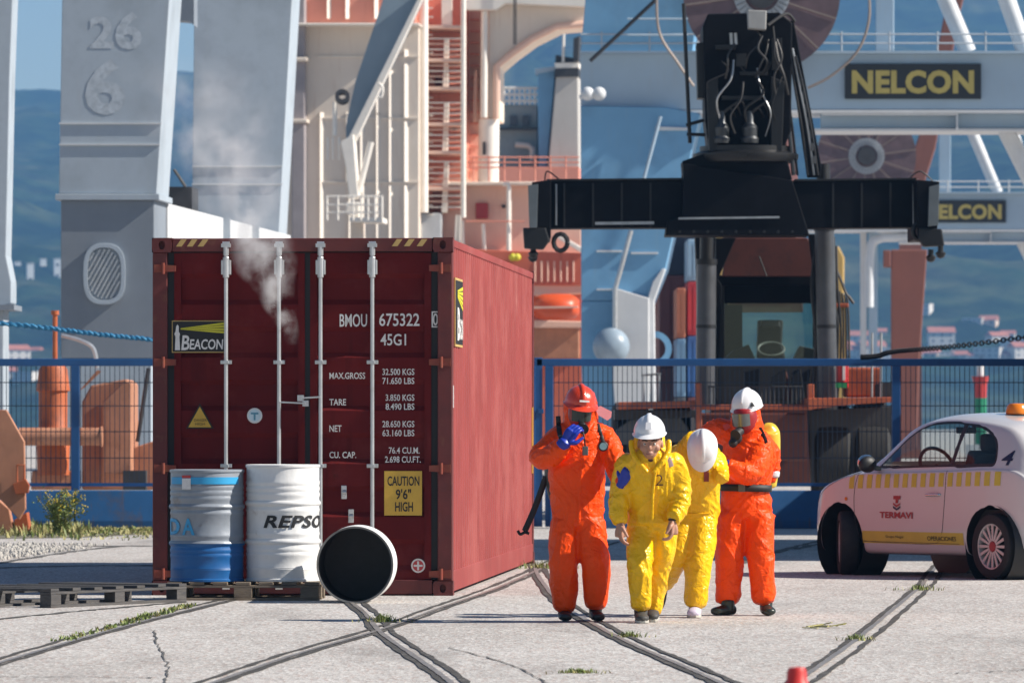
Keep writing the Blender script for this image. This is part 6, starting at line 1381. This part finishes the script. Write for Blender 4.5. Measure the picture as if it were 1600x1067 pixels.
# cream gantry arch
SP([(762.3, -60), (925, -60), (925, 38), (870, 42), (830, 62), (800, 84), (776, 104), (776, 185), (762.3, 185)], .8, 4.5, 'arch', CREAM, None, .05)
m = MB(); m.tube([at(776, 186, Q + .7), at(776, 104, Q + .7), at(800, 84, Q + .7), at(830, 62, Q + .7), at(870, 42, Q + .7), at(925, 37, Q + .7)], .10, 8); m.build('arch_edge', PINKL, sh, smooth=40)
SP([(724, 0), (780, -10), (925, -14), (925, 12), (790, 6), (775, 16), (724, 16)], .3, .79, 'arch_top', WSH)
for x in (803, 806): m = MB(); m.rod(at(x, -40, Q + .2), at(x, 70, Q + .2), .02, 5); m.build('stay_wire', DK, sh)
# lower decks
SP([(690, 290), (908, 290), (908, 400), (690, 400)], 1.0, 8, 'lower_house', PINKL); SP([(690, 284), (908, 284), (908, 289.7), (690, 289.7)], .4, 8, 'deck_edge', CREAM)
SP([(743, 317), (762, 317), (762, 342), (743, 342)], .7, .99, 'fire_box', M('fire_box_red', (.33, .03, .03), .5)); SP([(784, 320), (790, 320), (790, 325), (784, 325)], .9, .99, 'small_plate', DK, None, 0)
m = MB(); m.tube([at(786, 288, Q + .3), at(794, 288, Q + .3), at(795, 294, Q + .3), at(795, 396, Q + .3)], .07, 8); m.build('vent_pipe', WSH, sh, smooth=40)
for x, y0 in ((682, 338), (722, 345), (755, 350)): m = MB(); m.rod(at(x, y0, Q + .5), at(x + 2, 396, Q + .5), .06, 6); m.build('stanchion', WSH, sh)
for x in (712, 716): SP([(x, 336), (x + 5, 336), (x + 3, 400), (x - 3, 400)], .3, .6, 'leg_plate', WSH, None, 0)
for y in (246, 254, 262): m = MB(); m.rod(at(730, y, Q + .2), at(905, y, Q + .2), .025, 5); m.build('red_rail', PINK, sh)
for x in range(740, 905, 24): m = MB(); m.rod(at(x, 284, Q + .2), at(x, 244, Q + .2), .025, 5); m.build('rail_post', PINK if x % 48 else WSH, sh)
m = MB(); m.rod(at(728, 346, Q + .2), at(820, 346, Q + .2), .02, 5); m.build('red_rail', PINK, sh)
SP([(690, 388), (925, 396), (925, 446), (690, 446)], .2, 8.5, 'bulwark', HULLR)
SP([(834, 440), (910, 440), (910, 458), (834, 462)], .3, 8, 'boat_deck', PINKL); SP([(834, 394), (910, 394), (910, 440), (834, 440)], .5, 7, 'house_front', PINK)
for x in (838, 878): SP([(x, 412), (x + 9, 412), (x + 9, 432), (x, 432)], .42, .49, 'window', M('ship_window', (.10, .09, .10), .3), None, 0)
for x in range(836, 906, 10): m = MB(); m.rod(at(x, 440, Q + .2), at(x, 408, Q + .2), .022, 5); m.build('rail_post', PINKL, sh)
SP([(690, 446.3), (910, 446.3), (910, 760), (690, 760)], 1.6, 9, 'hull', HULLR); SP([(834, 500), (910, 502), (910, 512), (834, 512)], .6, 1.59, 'boat_ledge', PINKL)
SP([(826, 512.3), (905, 512.3), (905, 560), (826, 560)], 1.2, 1.58, 'hull_band', OR1)
SP([(870, 372), (877, 368), (912, 388), (912, 398)], .1, .3, 'gangway', WSH)
for k, x in enumerate((801, 808)): m = MB(); m.sphere(at(x, 402, Q + .1), .11, 10, 8); m.build('yellow_float', LIMEP, sh)
# lifeboat
lb = thing('lifeboat', 'orange enclosed lifeboat hanging on the salmon ship side', 'lifeboat', (at(868, 0, Q).x, Q - .8, at(0, 500, Q).z))
m = MB(); xs_ = [(830, .2), (838, .7), (850, .95), (870, 1), (890, .95), (900, .65), (905, .25)]; z0 = at(0, 482, Q).z; hb, ht = .36, .42; vs = []; fs = []; n = 14
for x, s in xs_:
    c = at(x, 480, Q - .8)
    for k in range(n): t_ = 2 * pi * k / n; vs.append((c.x, c.y + cos(t_) * .75 * s, z0 + sin(t_) * (ht if sin(t_) > 0 else hb) * (.35 + .65 * s)))
for i in range(len(xs_) - 1):
    for k in range(n): fs.append((i * n + k, i * n + (k + 1) % n, (i + 1) * n + (k + 1) % n, (i + 1) * n + k))
fs += [tuple(range(n)), tuple((len(xs_) - 1) * n + k for k in range(n))]; m.add(vs, fs); m.build('hull', LIFE, lb, smooth=60)
m = MB(); m.px([(834, 479), (903, 478), (903, 481), (834, 482)], Q - 1.58, Q - 1.4); m.build('fender_band', PINKL, lb)
# deck crane: blue grey jib and white king post
jc = thing_px('deck_crane', 'slender deck crane with diagonal blue grey jib and white edge', 'crane', 545, 180)
m = MB(); m.px([(612, -40), (672, -40), (655, 4), (560, 205), (541, 224), (540, 200), (548, 160), (556, 125)], 180, 181.0); m.build('jib', JIB, jc, bevel=.02)
m = MB(); m.px([(662, -20), (668, -20), (652, 16), (553, 226), (541, 226), (545, 214)], 179.6, 179.98); m.build('jib_edge', WSH, jc, bevel=.01)
m = MB(); m.px([(532, 222), (552, 210), (556, 262), (560, 308), (546, 312), (540, 260)], 179.4, 180.2); m.build('king_post', WSH, jc, bevel=.02)
m = MB(); m.rod(at(580, 222, 179.6), at(560, 302, 179.6), .08, 8); m.build('luffing_cylinder', WSH, jc)
m = MB(); m.rod(at(523, 160, 179.8), at(523, 212, 179.8), .06, 8); m.build('post', WSH, jc)
m = MB(); m.lathe([(.10, -.1), (.20, -.1), (.20, .1), (.10, .1)], 18, Matrix.Translation(at(535, 152, 179.5)) @ Matrix.Rotation(R(70), 4, 'X'), closed=True); m.build('sheave', DK, jc, smooth=40)
m = MB(); m.tube(catmull([at(592, 130, 179.4), at(598, 138, 179.4), at(596, 152, 179.4), at(590, 150, 179.4)], 6), .04, 6); m.build('hook', WSH, jc)
m = MB(); m.px([(546, 340), (598, 340), (598, 348), (546, 346)], 178.9, 180.5); m.build('platform', WSH, jc, bevel=.01)
m = MB(); m.px([(540, 316), (562, 316), (562, 340), (548, 340), (540, 330)], 179.2, 180.0); m.build('winch', WSH, jc, bevel=.04)
for x in (511, 528, 552, 564, 575, 586, 597): m = MB(); m.rod(at(x, 344, 178.9), at(x, 306, 178.9), .03, 5); m.build('rail_post', WSH, jc)
for y in (307, 320, 332): m = MB(); m.rod(at(510, y, 178.9), at(598, y, 178.9), .026, 5); m.build('hand_rail', WSH, jc)
for x in (512, 520, 530): m = MB(); m.rod(at(x, 215, 179.8), at(x, 250, 179.8), .03, 5); m.build('rail_post', WSH, jc)
m = MB(); m.px([(548, 348), (566, 348), (566, 820), (548, 820)], 180, 181); m.build('pedestal', CREAM, jc)
# farther ship: funnel and wheelhouse
f2 = thing_px('ship_wheelhouse', 'far grey ship bridge with pale funnel banded black at top', 'ship', 850, 262)
T = 262.0
def FP(poly, d0, d1, name, mat, bevel=.04): m = MB(); m.px(poly, T + d0, T + d1); return m.build(name, mat, f2, bevel=bevel)
FUN = M('pale_funnel_paint', (.50, .48, .45), .6, var=.12, vs=.5, streak=(.38, .33, .28), stk=.5)
FP([(870, 108), (903, 106), (905, 300), (853, 300)], 0, 4, 'funnel', FUN); FP([(866, 99), (904, 98), (904, 106), (868, 107)], -.1, 4.1, 'white_band', WSH, 0); FP([(867, 107.5), (904, 106.5), (904, 120), (866, 121)], -.12, 4.1, 'black_band', DK, 0)
FP([(868, 86), (902, 92), (903, 98), (867, 98.6)], .2, 3.8, 'funnel_top', DK); FP([(896, 60), (906, 56), (904, 96), (895, 96)], -.4, 1, 'exhaust', DK)
FP([(840, 112), (868, 108), (851, 300), (842, 300)], .6, 5, 'funnel_side', BGC); FP([(836, 108), (869, 104), (869, 110), (836, 116)], .4, 2, 'side_flange', BGP, 0)
FP([(776, 164), (840, 164), (840, 320), (776, 320)], 2, 8, 'bridge_house', M('grey_green_bridge', (.27, .31, .32), .6, var=.1)); FP([(774, 200), (842, 200), (842, 203), (774, 203)], 1.6, 8, 'deck_edge', DK, 0)
for x in (797, 816): FP([(x, 181), (x + 11, 181), (x + 11, 197), (x, 197)], 1.85, 1.99, 'window', HG, 0)
for y in (138, 148, 158): m = MB(); m.rod(at(778, y, T + 1.8), at(840, y, T + 1.8), .06, 5); m.build('hand_rail', WSH, f2)
for x in range(780, 842, 8): m = MB(); m.rod(at(x, 164, T + 1.8), at(x, 136, T + 1.8), .05, 5); m.build('rail_post', WSH, f2)
m = MB(); m.rod(at(880, 98, T), at(881, 50, T), .06, 6); m.build('mast', WSH, f2)
m = MB(); m.tube([at(805, 226, T + 1.5), at(826, 228, T + 1.5), at(832, 234, T + 1.5), at(832, 250, T + 1.5)], .12, 8); m.build('pipe', CREAM, f2, smooth=40)
FP([(770, 262), (905, 262), (905, 560), (770, 560)], -1.0, 1.5, 'lower_house', PINK)
FP([(720, 560), (910, 560), (910, 760), (720, 760)], -2, 6, 'hull', HULLR)
# ================================================================= small white car
CARW = M('white_car_paint', (.62, .60, .60), .22, var=.02, vs=2, coat=.6, rv=.03)
CARB = M('black_car_trim', (.012, .012, .013), .5, var=.1); CARG = glass_mat('car_glass', (.78, .82, .82), 0)
CARR = M('dark_cabin', (.02, .02, .022), .7, var=.1); CHR = M('car_chrome', (.7, .7, .7), .12, 1.0, var=.02); CARY = M('car_yellow_mark', (.60, .50, .06), .45, var=.08, vs=8)
CARRED = M('car_red_mark', (.36, .03, .035), .45); RIMW = M('pale_rim', (.58, .54, .54), .35, .2, var=.1); NAVY = M('navy_print', (.01, .015, .06), .5); AMB = M('amber_beacon', (.75, .20, .01), .25)
TOP = [(-1.78, .55), (-1.76, .78), (-1.72, .90), (-1.62, 1.10), (-1.48, 1.27), (-1.30, 1.385), (-1.05, 1.44), (-.6, 1.485), (-.3, 1.49), (.0, 1.46), (.22, 1.395), (.42, 1.28), (.60, 1.145), (.76, 1.025), (.90, .98), (1.15, .93), (1.40, .86), (1.58, .77), (1.70, .66), (1.76, .55), (1.78, .48)]
WID = [(-1.78, .50), (-1.74, .63), (-1.64, .71), (-1.45, .765), (-1.2, .80), (-.9, .805), (-.3, .80), (.5, .80), (.9, .805), (1.15, .80), (1.38, .765), (1.55, .70), (1.66, .61), (1.74, .50), (1.78, .40)]
BOT = [(-1.78, .42), (-1.74, .30), (-1.6, .24), (-1.2, .21), (1.2, .20), (1.6, .22), (1.74, .27), (1.78, .36)]
SHO = [(-1.78, .52), (-1.74, .70), (-1.6, .93), (-1.3, .99), (-.6, .975), (.3, .955), (.80, .935), (1.2, .865), (1.5, .77), (1.66, .66), (1.78, .46)]
def section(x):
    zt, w_, zb, zs = cub_tab(TOP, x), cub_tab(WID, x), cub_tab(BOT, x), cub_tab(SHO, x)
    zs = min(zs, zt - .03); h = zt - zs
    k = min(1, max(0, (h - .06) / .35))           # 0 on bonnet, 1 in the cabin
    ze = zs + h * (.55 * (1 - k) + .80 * k); we = w_ * ((1 - k) * .82 + k * .735)
    mid = zb + (zs - zb) * .42
    pts = [(w_ * .86, zb), (w_ * .95, zb + .03), (w_ * .985, zb + (mid - zb) * .45), (w_, mid), (w_ * .992, mid + (zs - mid) * .5), (w_ * .965, zs - (zs - mid) * .08), (w_ * .925, zs + .012 * k)]
    pts += [((w_ * .925 + we) / 2 + .012 * k, (zs + ze) / 2), (we, ze), (we * .86, ze + (zt - ze) * .55), (we * .62, ze + (zt - ze) * .86), (we * .3, zt - .004), (0, zt)]
    return pts
def ring(x, n=8):
    p = catmull([V((a, b, 0)) for a, b in section(x)], n); return [(q.x, q.y) for q in p]
_rc = {}
def side_y(x, z):
    kx = round(x, 3)
    if kx not in _rc: _rc[kx] = ring(kx)
    r = _rc[kx]
    best = None
    for (y0, z0), (y1, z1) in zip(r, r[1:]):
        if (z0 - z) * (z1 - z) <= 0 and z1 != z0: best = y0 + (y1 - y0) * (z - z0) / (z1 - z0); break
    return best if best is not None else r[0][0]
DLOp = catmull([V(p) for p in [(.56, .995, 0), (.43, 1.11, 0), (.24, 1.255, 0), (.04, 1.355, 0), (-.22, 1.405, 0), (-.6, 1.40, 0), (-.93, 1.355, 0), (-1.13, 1.26, 0), (-1.22, 1.13, 0), (-1.235, 1.03, 0), (-1.18, 1.008, 0), (-.6, .995, 0), (.0, .985, 0), (.56, .983, 0)]], 6)
DLO = [(p.x, p.y) for p in DLOp]
def inside(poly, x, z):
    c = False; j = len(poly) - 1
    for i in range(len(poly)):
        xi, zi = poly[i]; xj, zj = poly[j]
        if (zi > z) != (zj > z) and x < (xj - xi) * (z - zi) / (zj - zi) + xi: c = not c
        j = i
    return c
def pdist(poly, x, z):
    d = 9
    for (a, b), (c_, e) in zip(poly, poly[1:] + poly[:1]):
        ux, uz = c_ - a, e - b; L = ux * ux + uz * uz
        t_ = 0 if L == 0 else max(0, min(1, ((x - a) * ux + (z - b) * uz) / L)); d = min(d, math.hypot(x - a - ux * t_, z - b - uz * t_))
    return d
AXF, AXR, WR = 1.06, -1.24, .295
cf, cr = V((3.155, 60.75, 0)), V((4.34, 58.9, 0))
hd = (cf - cr).normalized(); rz = math.atan2(hd.y, hd.x); lft = V((-hd.y, hd.x, 0))
corg = cr - hd * AXR - lft * .70
car = thing('car', 'small white three door car with yellow dashes and red lettering, front wheels turned', 'car', corg, rz)
# shell: station grid on both sides; openings cut along window and wheel-arch outlines
N = 236; xs_ = [-1.78 + 3.56 * i / N for i in range(N + 1)]; rings = [ring(x, 9) for x in xs_]; K = len(rings[0])
body = MB(); glass = MB(); trim = MB(); roofb = MB()
vid = {}
def windscreen(x, y, z): return (x > .12 and z > 1.01 and y < .62 and x < .72 and z > cub_tab(SHO, x) + .05 and not inside(DLO, x, z) and y < side_y(x, max(z - .045, .96)) - .09)
def rearscreen(x, y, z): return x < -1.25 and z > .98 and z < 1.33 and y < .50 and z > cub_tab(SHO, x) + .03
for sgn in (1, -1):
    vs = [(xs_[i], sgn * rings[i][k][0], rings[i][k][1]) for i in range(N + 1) for k in range(K)]
    fb, fg, ft = [], [], []
    for i in range(N):
        for k in range(K - 1):
            f = (i * K + k, (i + 1) * K + k, (i + 1) * K + k + 1, i * K + k + 1)
            x = (xs_[i] + xs_[i + 1]) / 2; y = sum(abs(vs[q][1]) for q in f) / 4; z = sum(vs[q][2] for q in f) / 4
            if y > .45 and (math.hypot(x - AXF, z - .30) < .365 or math.hypot(x - AXR, z - .30) < .355): continue
            if y > .45 and inside(DLO, x, z):
                (ft if pdist(DLO, x, z) < .022 or abs(x + .59 + .10 * (z - 1)) < .028 else fg).append(f); continue
            if windscreen(x, y, z) or rearscreen(x, y, z): fg.append(f); continue
            fb.append(f)
    body.add(vs, fb); glass.add(vs, fg); trim.add(vs, ft)
    for i in (0, N): body.add([(xs_[i], sgn * a, b) for a, b in rings[i]] + [(xs_[i], 0, rings[i][0][1])], [tuple(range(K + 1))])
def clean(o):
    bm = bmesh.new(); bm.from_mesh(o.data); bmesh.ops.delete(bm, geom=[v for v in bm.verts if not v.link_faces], context='VERTS'); bmesh.ops.remove_doubles(bm, verts=bm.verts, dist=.0004); bm.to_mesh(o.data); bm.free(); return o
def smooth_edge(o, it=2):   # relax the stair steps of cut borders
    bm = bmesh.new(); bm.from_mesh(o.data)
    for _ in range(it):
        bv = [v for v in bm.verts if v.is_boundary and abs(v.co.y) > .05]; new = {}
        for v in bv:
            nb = [e.other_vert(v) for e in v.link_edges if e.is_boundary]
            if len(nb) == 2: new[v] = (nb[0].co + nb[1].co) / 4 + v.co / 2
        for v, c in new.items(): v.co = c
    bm.to_mesh(o.data); bm.free(); return o
bd = smooth_edge(clean(body.build('body', CARW, car, False, smooth=50)), 6); smooth_edge(clean(glass.build('window', CARG, car, False, smooth=50)), 6); smooth_edge(clean(trim.build('window_trim', CARB, car, False, smooth=50)), 6)
# wheel housings, floor, cabin
for ax in (AXF, AXR):
    for sg in (1, -1):
        m = MB(); Mx = Matrix.Translation((ax, sg * .79, .30)) @ Matrix.Rotation(R(90) * sg, 4, 'X'); m.lathe([(.37, .0), (.37, .30), (0, .31)], 30, Mx, caps=False); m.build('wheel_housing', CARB, car, False, smooth=40)
m = MB(); m.box(-.86, .66, -.70, .70, .20, .28); m.build('underbody', CARB, car, False)
m = MB(); m.box(-1.5, .9, -.70, .70, .285, .62); m.build('cabin_floor', CARR, car, False)
m = MB(); m.prism([(.25, .62), (.80, .62), (.80, .93), (.45, .96), (.28, .90)], lambda u, v, k: V((u, -.68 if k else .68, v))); m.build('dashboard', CARR, car, False, bevel=.02)
for y0 in (.36, -.36):
    m = MB(); m.prism([(-.05, .6), (-.55, .6), (-.72, 1.12), (-.62, 1.16), (-.45, .78), (-.03, .74)], lambda u, v, k: V((u, y0 + (.22 if k else -.22), v))); st = m.build('seat', CARR, car, False, bevel=.03)
    m = MB(); m.cbox((-.70, y0, 1.22), .09, .24, .16); m.build('headrest', CARR, st, False, bevel=.03)
m = MB(); m.prism([(-.95, .6), (-1.35, .6), (-1.4, 1.08), (-1.3, 1.1), (-1.2, .8), (-.95, .76)], lambda u, v, k: V((u, .55 if k else -.55, v))); m.build('rear_seat', M('car_seat_blue', (.04, .05, .10), .7), car, False, bevel=.03)
m = MB(); c = V((.14, .36, 1.00)); ax_ = V((-.75, 0, .35)).normalized(); u_, v_, _ = frame(ax_); m.tube([c + (u_ * cos(q * pi / 12) + v_ * sin(q * pi / 12)) * .185 for q in range(25)], .017, 8); m.rod(c - u_ * .17, c + u_ * .17, .014, 6); m.rod(c, c - ax_ * .3, .025, 8); m.build('steering_wheel', CARB, car, False)
m = MB(); m.cbox((.18, 0, 1.33), .03, .22, .06); m.build('rear_view_mirror', CARB, car, False, bevel=.01)
# seams, marks and lettering laid on the side (left side faces the camera)
SGN = 1
def on_side(x, z, k=.003): return V((x, SGN * (side_y(x, z) + k), z))
def side_line(pts, r, name, mat, n=8):
    p = catmull([V((a, b, 0)) for a, b in pts], n); m = MB(); m.tube([on_side(q.x, q.y, .0005) for q in p], r, 5); return m.build(name, mat, car, False)
side_line([(.80, .93), (.83, .75), (.80, .50), (.74, .36), (.62, .315), (.1, .305), (-.40, .31), (-.52, .40), (-.56, .60), (-.57, .80), (-.56, .965)], .0035, 'door_seam', CARB)
side_line([(.80, .945), (1.10, .875), (1.40, .77), (1.60, .64)], .003, 'bonnet_seam', CARB)
side_line([(.70, .315), (-.78, .31)], .004, 'sill_seam', CARB)
def side_patch(poly_fn, nu, nv, name, mat, k=.003):
    m = MB()
    for i in range(nu + 1):
        for j in range(nv + 1): m.v.append(tuple(on_side(*poly_fn(i / nu, j / nv), k)))
    for i in range(nu):
        for j in range(nv): a = i * (nv + 1) + j; m.f.append((a, a + 1, a + nv + 2, a + nv + 1)); m.mi.append(0)
    return m.build(name, mat, car, False, smooth=60, fix=False)
for i in range(17):
    x0 = .92 - i * .138
    if -.62 - .0 > x0 + 9: continue
    side_patch(lambda u, v: (x0 - .078 * u + .006 * v, .795 + .04 * ((.9 - x0) / 2) + .125 * v), 3, 5, 'yellow_dash', CARY)
side_patch(lambda u, v: (.70 - 1.55 * u, .300 + .110 * v), 30, 3, 'yellow_band', CARY)
def car_text(txt, x0, x1, z0, z1, mat, **k): return lettering(txt, (-x0, -x1, z0, z1), lambda u, v: on_side(-u, v, .006), mat, car, **k)
car_text('TERMAVI', .42, -.09, .53, .588, CARRED, bold=.035)
car_text('Grupo Nogar', .34, .06, .345, .375, BLACKP); car_text('OPERACIONES', -.30, -.74, .335, .375, BLACKP, bold=.01)
def smark(poly, mat, k=.006, name='emblem'): m = MB(); m.add([on_side(x, z, k) for x, z in poly], [tuple(range(len(poly)))]); return m.build(name, mat, car, False, fix=False)
smark([(.215, .735), (.105, .735), (.105, .702), (.215, .702)], CARRED); smark([(.180, .7015), (.140, .7015), (.140, .668), (.180, .668)], CARRED)
for z in (.672, .642): smark([(.215, z), (.160, z - .022), (.105, z), (.105, z - .018), (.160, z - .042), (.215, z - .018)], CARRED if z > .65 else NAVY)
car_text('4', -1.30, -1.43, 1.02, 1.15, NAVY, bold=.015, shear=.08)
m = MB(); p0, p1 = on_side(-.31, .745, .02), on_side(-.48, .75, .02); m.tube(catmull([on_side(-.29, .745, .0), p0, (p0 + p1) / 2 + V((0, .008, 0)), p1, on_side(-.50, .75, 0)], 5), .012, 8); m.build('door_handle', CHR, car, False, smooth=60)
m = MB(); c = on_side(.95, .70, .004); m.sphere(c, .018, 10, 6, (1.3, .4, 1)); m.build('side_repeater', AMB, car, False)
for sg in (1, -1):
    m = MB(); c = V((.50, sg * .885, 1.02)); m.sphere(c, .1, 16, 10, (.62, .95, .78)); m.bar((.52, sg * .74, .98), (.50, sg * .85, .99), .05, .04); mr_ = m.build('wing_mirror', CARB, car, False, smooth=60)
    m = MB(); m.sphere(c + V((.016, 0, .012)), .1, 16, 10, (.58, .93, .76)); m.build('mirror_cap', CHR, mr_, False, smooth=60)
m = MB(); m.lathe([(0, 0), (.10, 0), (.105, .02), (.09, .075), (.07, .095), (0, .10)], 24, Matrix.Translation((-.75, .12, 1.475))); bc_ = m.build('roof_beacon', AMB, car, False, smooth=40)
m = MB(); m.lathe([(0, -.02), (.115, -.02), (.115, .0), (0, .0)], 24, Matrix.Translation((-.75, .12, 1.473))); m.build('beacon_base', CARB, car, False)
for sg in (1, -1):
    m = MB(); m.sphere((1.60, sg * .50, .66), .10, 16, 10, (.55, .9, 1)); m.build('headlight', M('headlight_glass', (.7, .72, .74), .1), car, False, smooth=60)
    m = MB(); m.cbox((-1.70, sg * .62, .80), .09, .07, .22); m.build('tail_light', CARRED, car, False, bevel=.02)
m = MB(); m.box(-1.80, -1.76, -.5, .5, .36, .44); m.build('rear_bumper_strip', CARB, car, False, bevel=.01)
m = MB(); m.box(1.76, 1.80, -.38, .38, .30, .38); m.build('grille', CARB, car, False, bevel=.01)
# wheels
def wheel(ax, sg, turn):
    Mt = Matrix.Translation((ax, sg * .70, WR)) @ Matrix.Rotation(turn, 4, 'Z') @ Matrix.Rotation(R(-90) * sg, 4, 'X')
    m = MB(); m.lathe([(.205, -.085), (.255, -.092), (.283, -.080), (.295, -.055), (.296, 0), (.295, .055), (.283, .080), (.255, .092), (.205, .085)], 44, Mt, closed=True); w_ = m.build('wheel', TYRE, car, False, smooth=40)
    m = MB(); m.lathe([(.208, -.08), (.208, .078), (.192, .074), (.188, .03), (.188, -.08)], 44, Mt, closed=True); m.build('rim', RIMW, w_, False, smooth=40)
    m = MB(); m.lathe([(0, .0), (.186, .0), (.186, -.03), (0, -.03)], 30, Mt); m.build('brake_disc', CARB, w_, False)
    for k in range(16):
        a = 2 * pi * k / 16; u = V((cos(a), sin(a), 0)); m = MB(); m.bar(u * .05 + V((0, 0, .058)), u * .193 + V((0, 0, .062)), .020, .012, V((0, 0, 1)), w2=.028); m.xf(Mt); m.build('spoke', RIMW, w_, False)
    m = MB(); m.lathe([(0, .072), (.042, .070), (.052, .055), (.052, .04), (0, .04)], 20, Mt); m.build('hub_cap', CARRED, w_, False, smooth=40)
for ax, sg, tn in ((AXF, 1, R(-32)), (AXF, -1, R(-32)), (AXR, 1, 0), (AXR, -1, 0)): wheel(ax, sg, tn)
# ================================================================= traffic cone tip in the foreground
CONE = M('cone_red', (.55, .03, .025), .45, var=.1, vs=8)
cy_ = 24.5; c = at(1245, 1041, cy_); tc_ = thing('traffic_cone', 'red traffic cone, only its tip showing at the bottom edge', 'cone', (c.x, cy_, 0))
m = MB(); m.lathe([(0, c.z), (.030, c.z - .003), (.037, c.z - .02), (.038, c.z - .05), (.045, c.z - .06), (.13, .03), (0, .03)], 28, Matrix.Translation((c.x, cy_, 0))); m.build('cone_body', CONE, tc_, smooth=40)
m = MB(); m.box(c.x - .19, c.x + .19, cy_ - .19, cy_ + .19, 0, .03); m.build('base_plate', CONE, tc_, bevel=.01)
m = MB(); z1 = .33; m.lathe([(.093, .20), (.095, .2), (.072, z1), (.070, z1)], 28, Matrix.Translation((c.x, cy_, 0)), closed=True); m.build('white_collar', WHITEP, tc_)
# unseen stand-in containers, added so their shade lies across the yard behind the people
for lev in (0, 1):
    t = thing('cargo_container', ['green cargo container on the ground just outside the right edge', 'green cargo container stacked on top just outside the right edge'][lev], 'container', (7.65, 72.4, lev * 2.6), 0, 'containers beyond the right edge')
    GC = M('green_cargo_paint', (.05, .14, .08), .6, var=.15, vs=1)
    m = MB(); m.box(-1.2, 1.2, -6.0, 6.0, .05, 2.55); m.build('body', GC, t, False)
    for i in range(40):
        for sg in (-1, 1): m = MB(); yy = -5.8 + i * .297; m.box(sg * 1.2 - .002 * sg, sg * 1.235, yy - .07, yy + .07, .15, 2.45) if sg > 0 else m.box(-1.235, -1.2, yy - .07, yy + .07, .15, 2.45); m.build('rib', GC, t, False)
    m = MB(); m.box(-1.22, 1.22, -6.05, 6.05, 0, .05); m.build('base_frame', GC, t, False); m = MB(); m.box(-1.22, 1.22, -6.05, 6.05, 2.55, 2.598); m.build('roof', GC, t, False)

t = thing('cargo_container', 'rust brown cargo container on the ground behind the green stack, outside the right edge', 'container', (8.15, 84.6, 0), 0, 'containers beyond the right edge')  # unseen box added to put the right-hand fence base in shade
GC = M('rust_brown_cargo_paint', (.16, .06, .035), .6, var=.15, vs=1)
m = MB(); m.box(-1.2, 1.2, -3.0, 3.0, .05, 2.85); m.build('body', GC, t, False)
for i in range(20):
    for sg in (-1, 1): m = MB(); yy = -2.83 + i * .297; a, b = sorted((sg * 1.2, sg * 1.235)); m.box(a, b, yy - .07, yy + .07, .15, 2.75); m.build('rib', GC, t, False)
m = MB(); m.box(-1.22, 1.22, -3.05, 3.05, 0, .05); m.build('base_frame', GC, t, False); m = MB(); m.box(-1.22, 1.22, -3.05, 3.05, 2.85, 2.9); m.build('roof', GC, t, False)
# ================================================================= air
def haze_mat():
    m = bpy.data.materials.new('haze'); m.use_nodes = True; n = m.node_tree.nodes; n.remove(n['Principled BSDF'])
    v = n.new('ShaderNodeVolumePrincipled'); v.inputs['Color'].default_value = (.24, .54, 1.0, 1); v.inputs['Density'].default_value = .00012; v.inputs['Anisotropy'].default_value = .0
    m.node_tree.links.new(v.outputs[0], n['Material Output'].inputs['Volume']); return m
m = MB(); m.box(-1600, 1600, -70, 5700, -6, 420); hz = m.build('haze', haze_mat(), None, False); hz['kind'] = 'stuff'; hz['label'] = 'pale blue sea haze over the harbour and hills'; hz['category'] = 'haze'
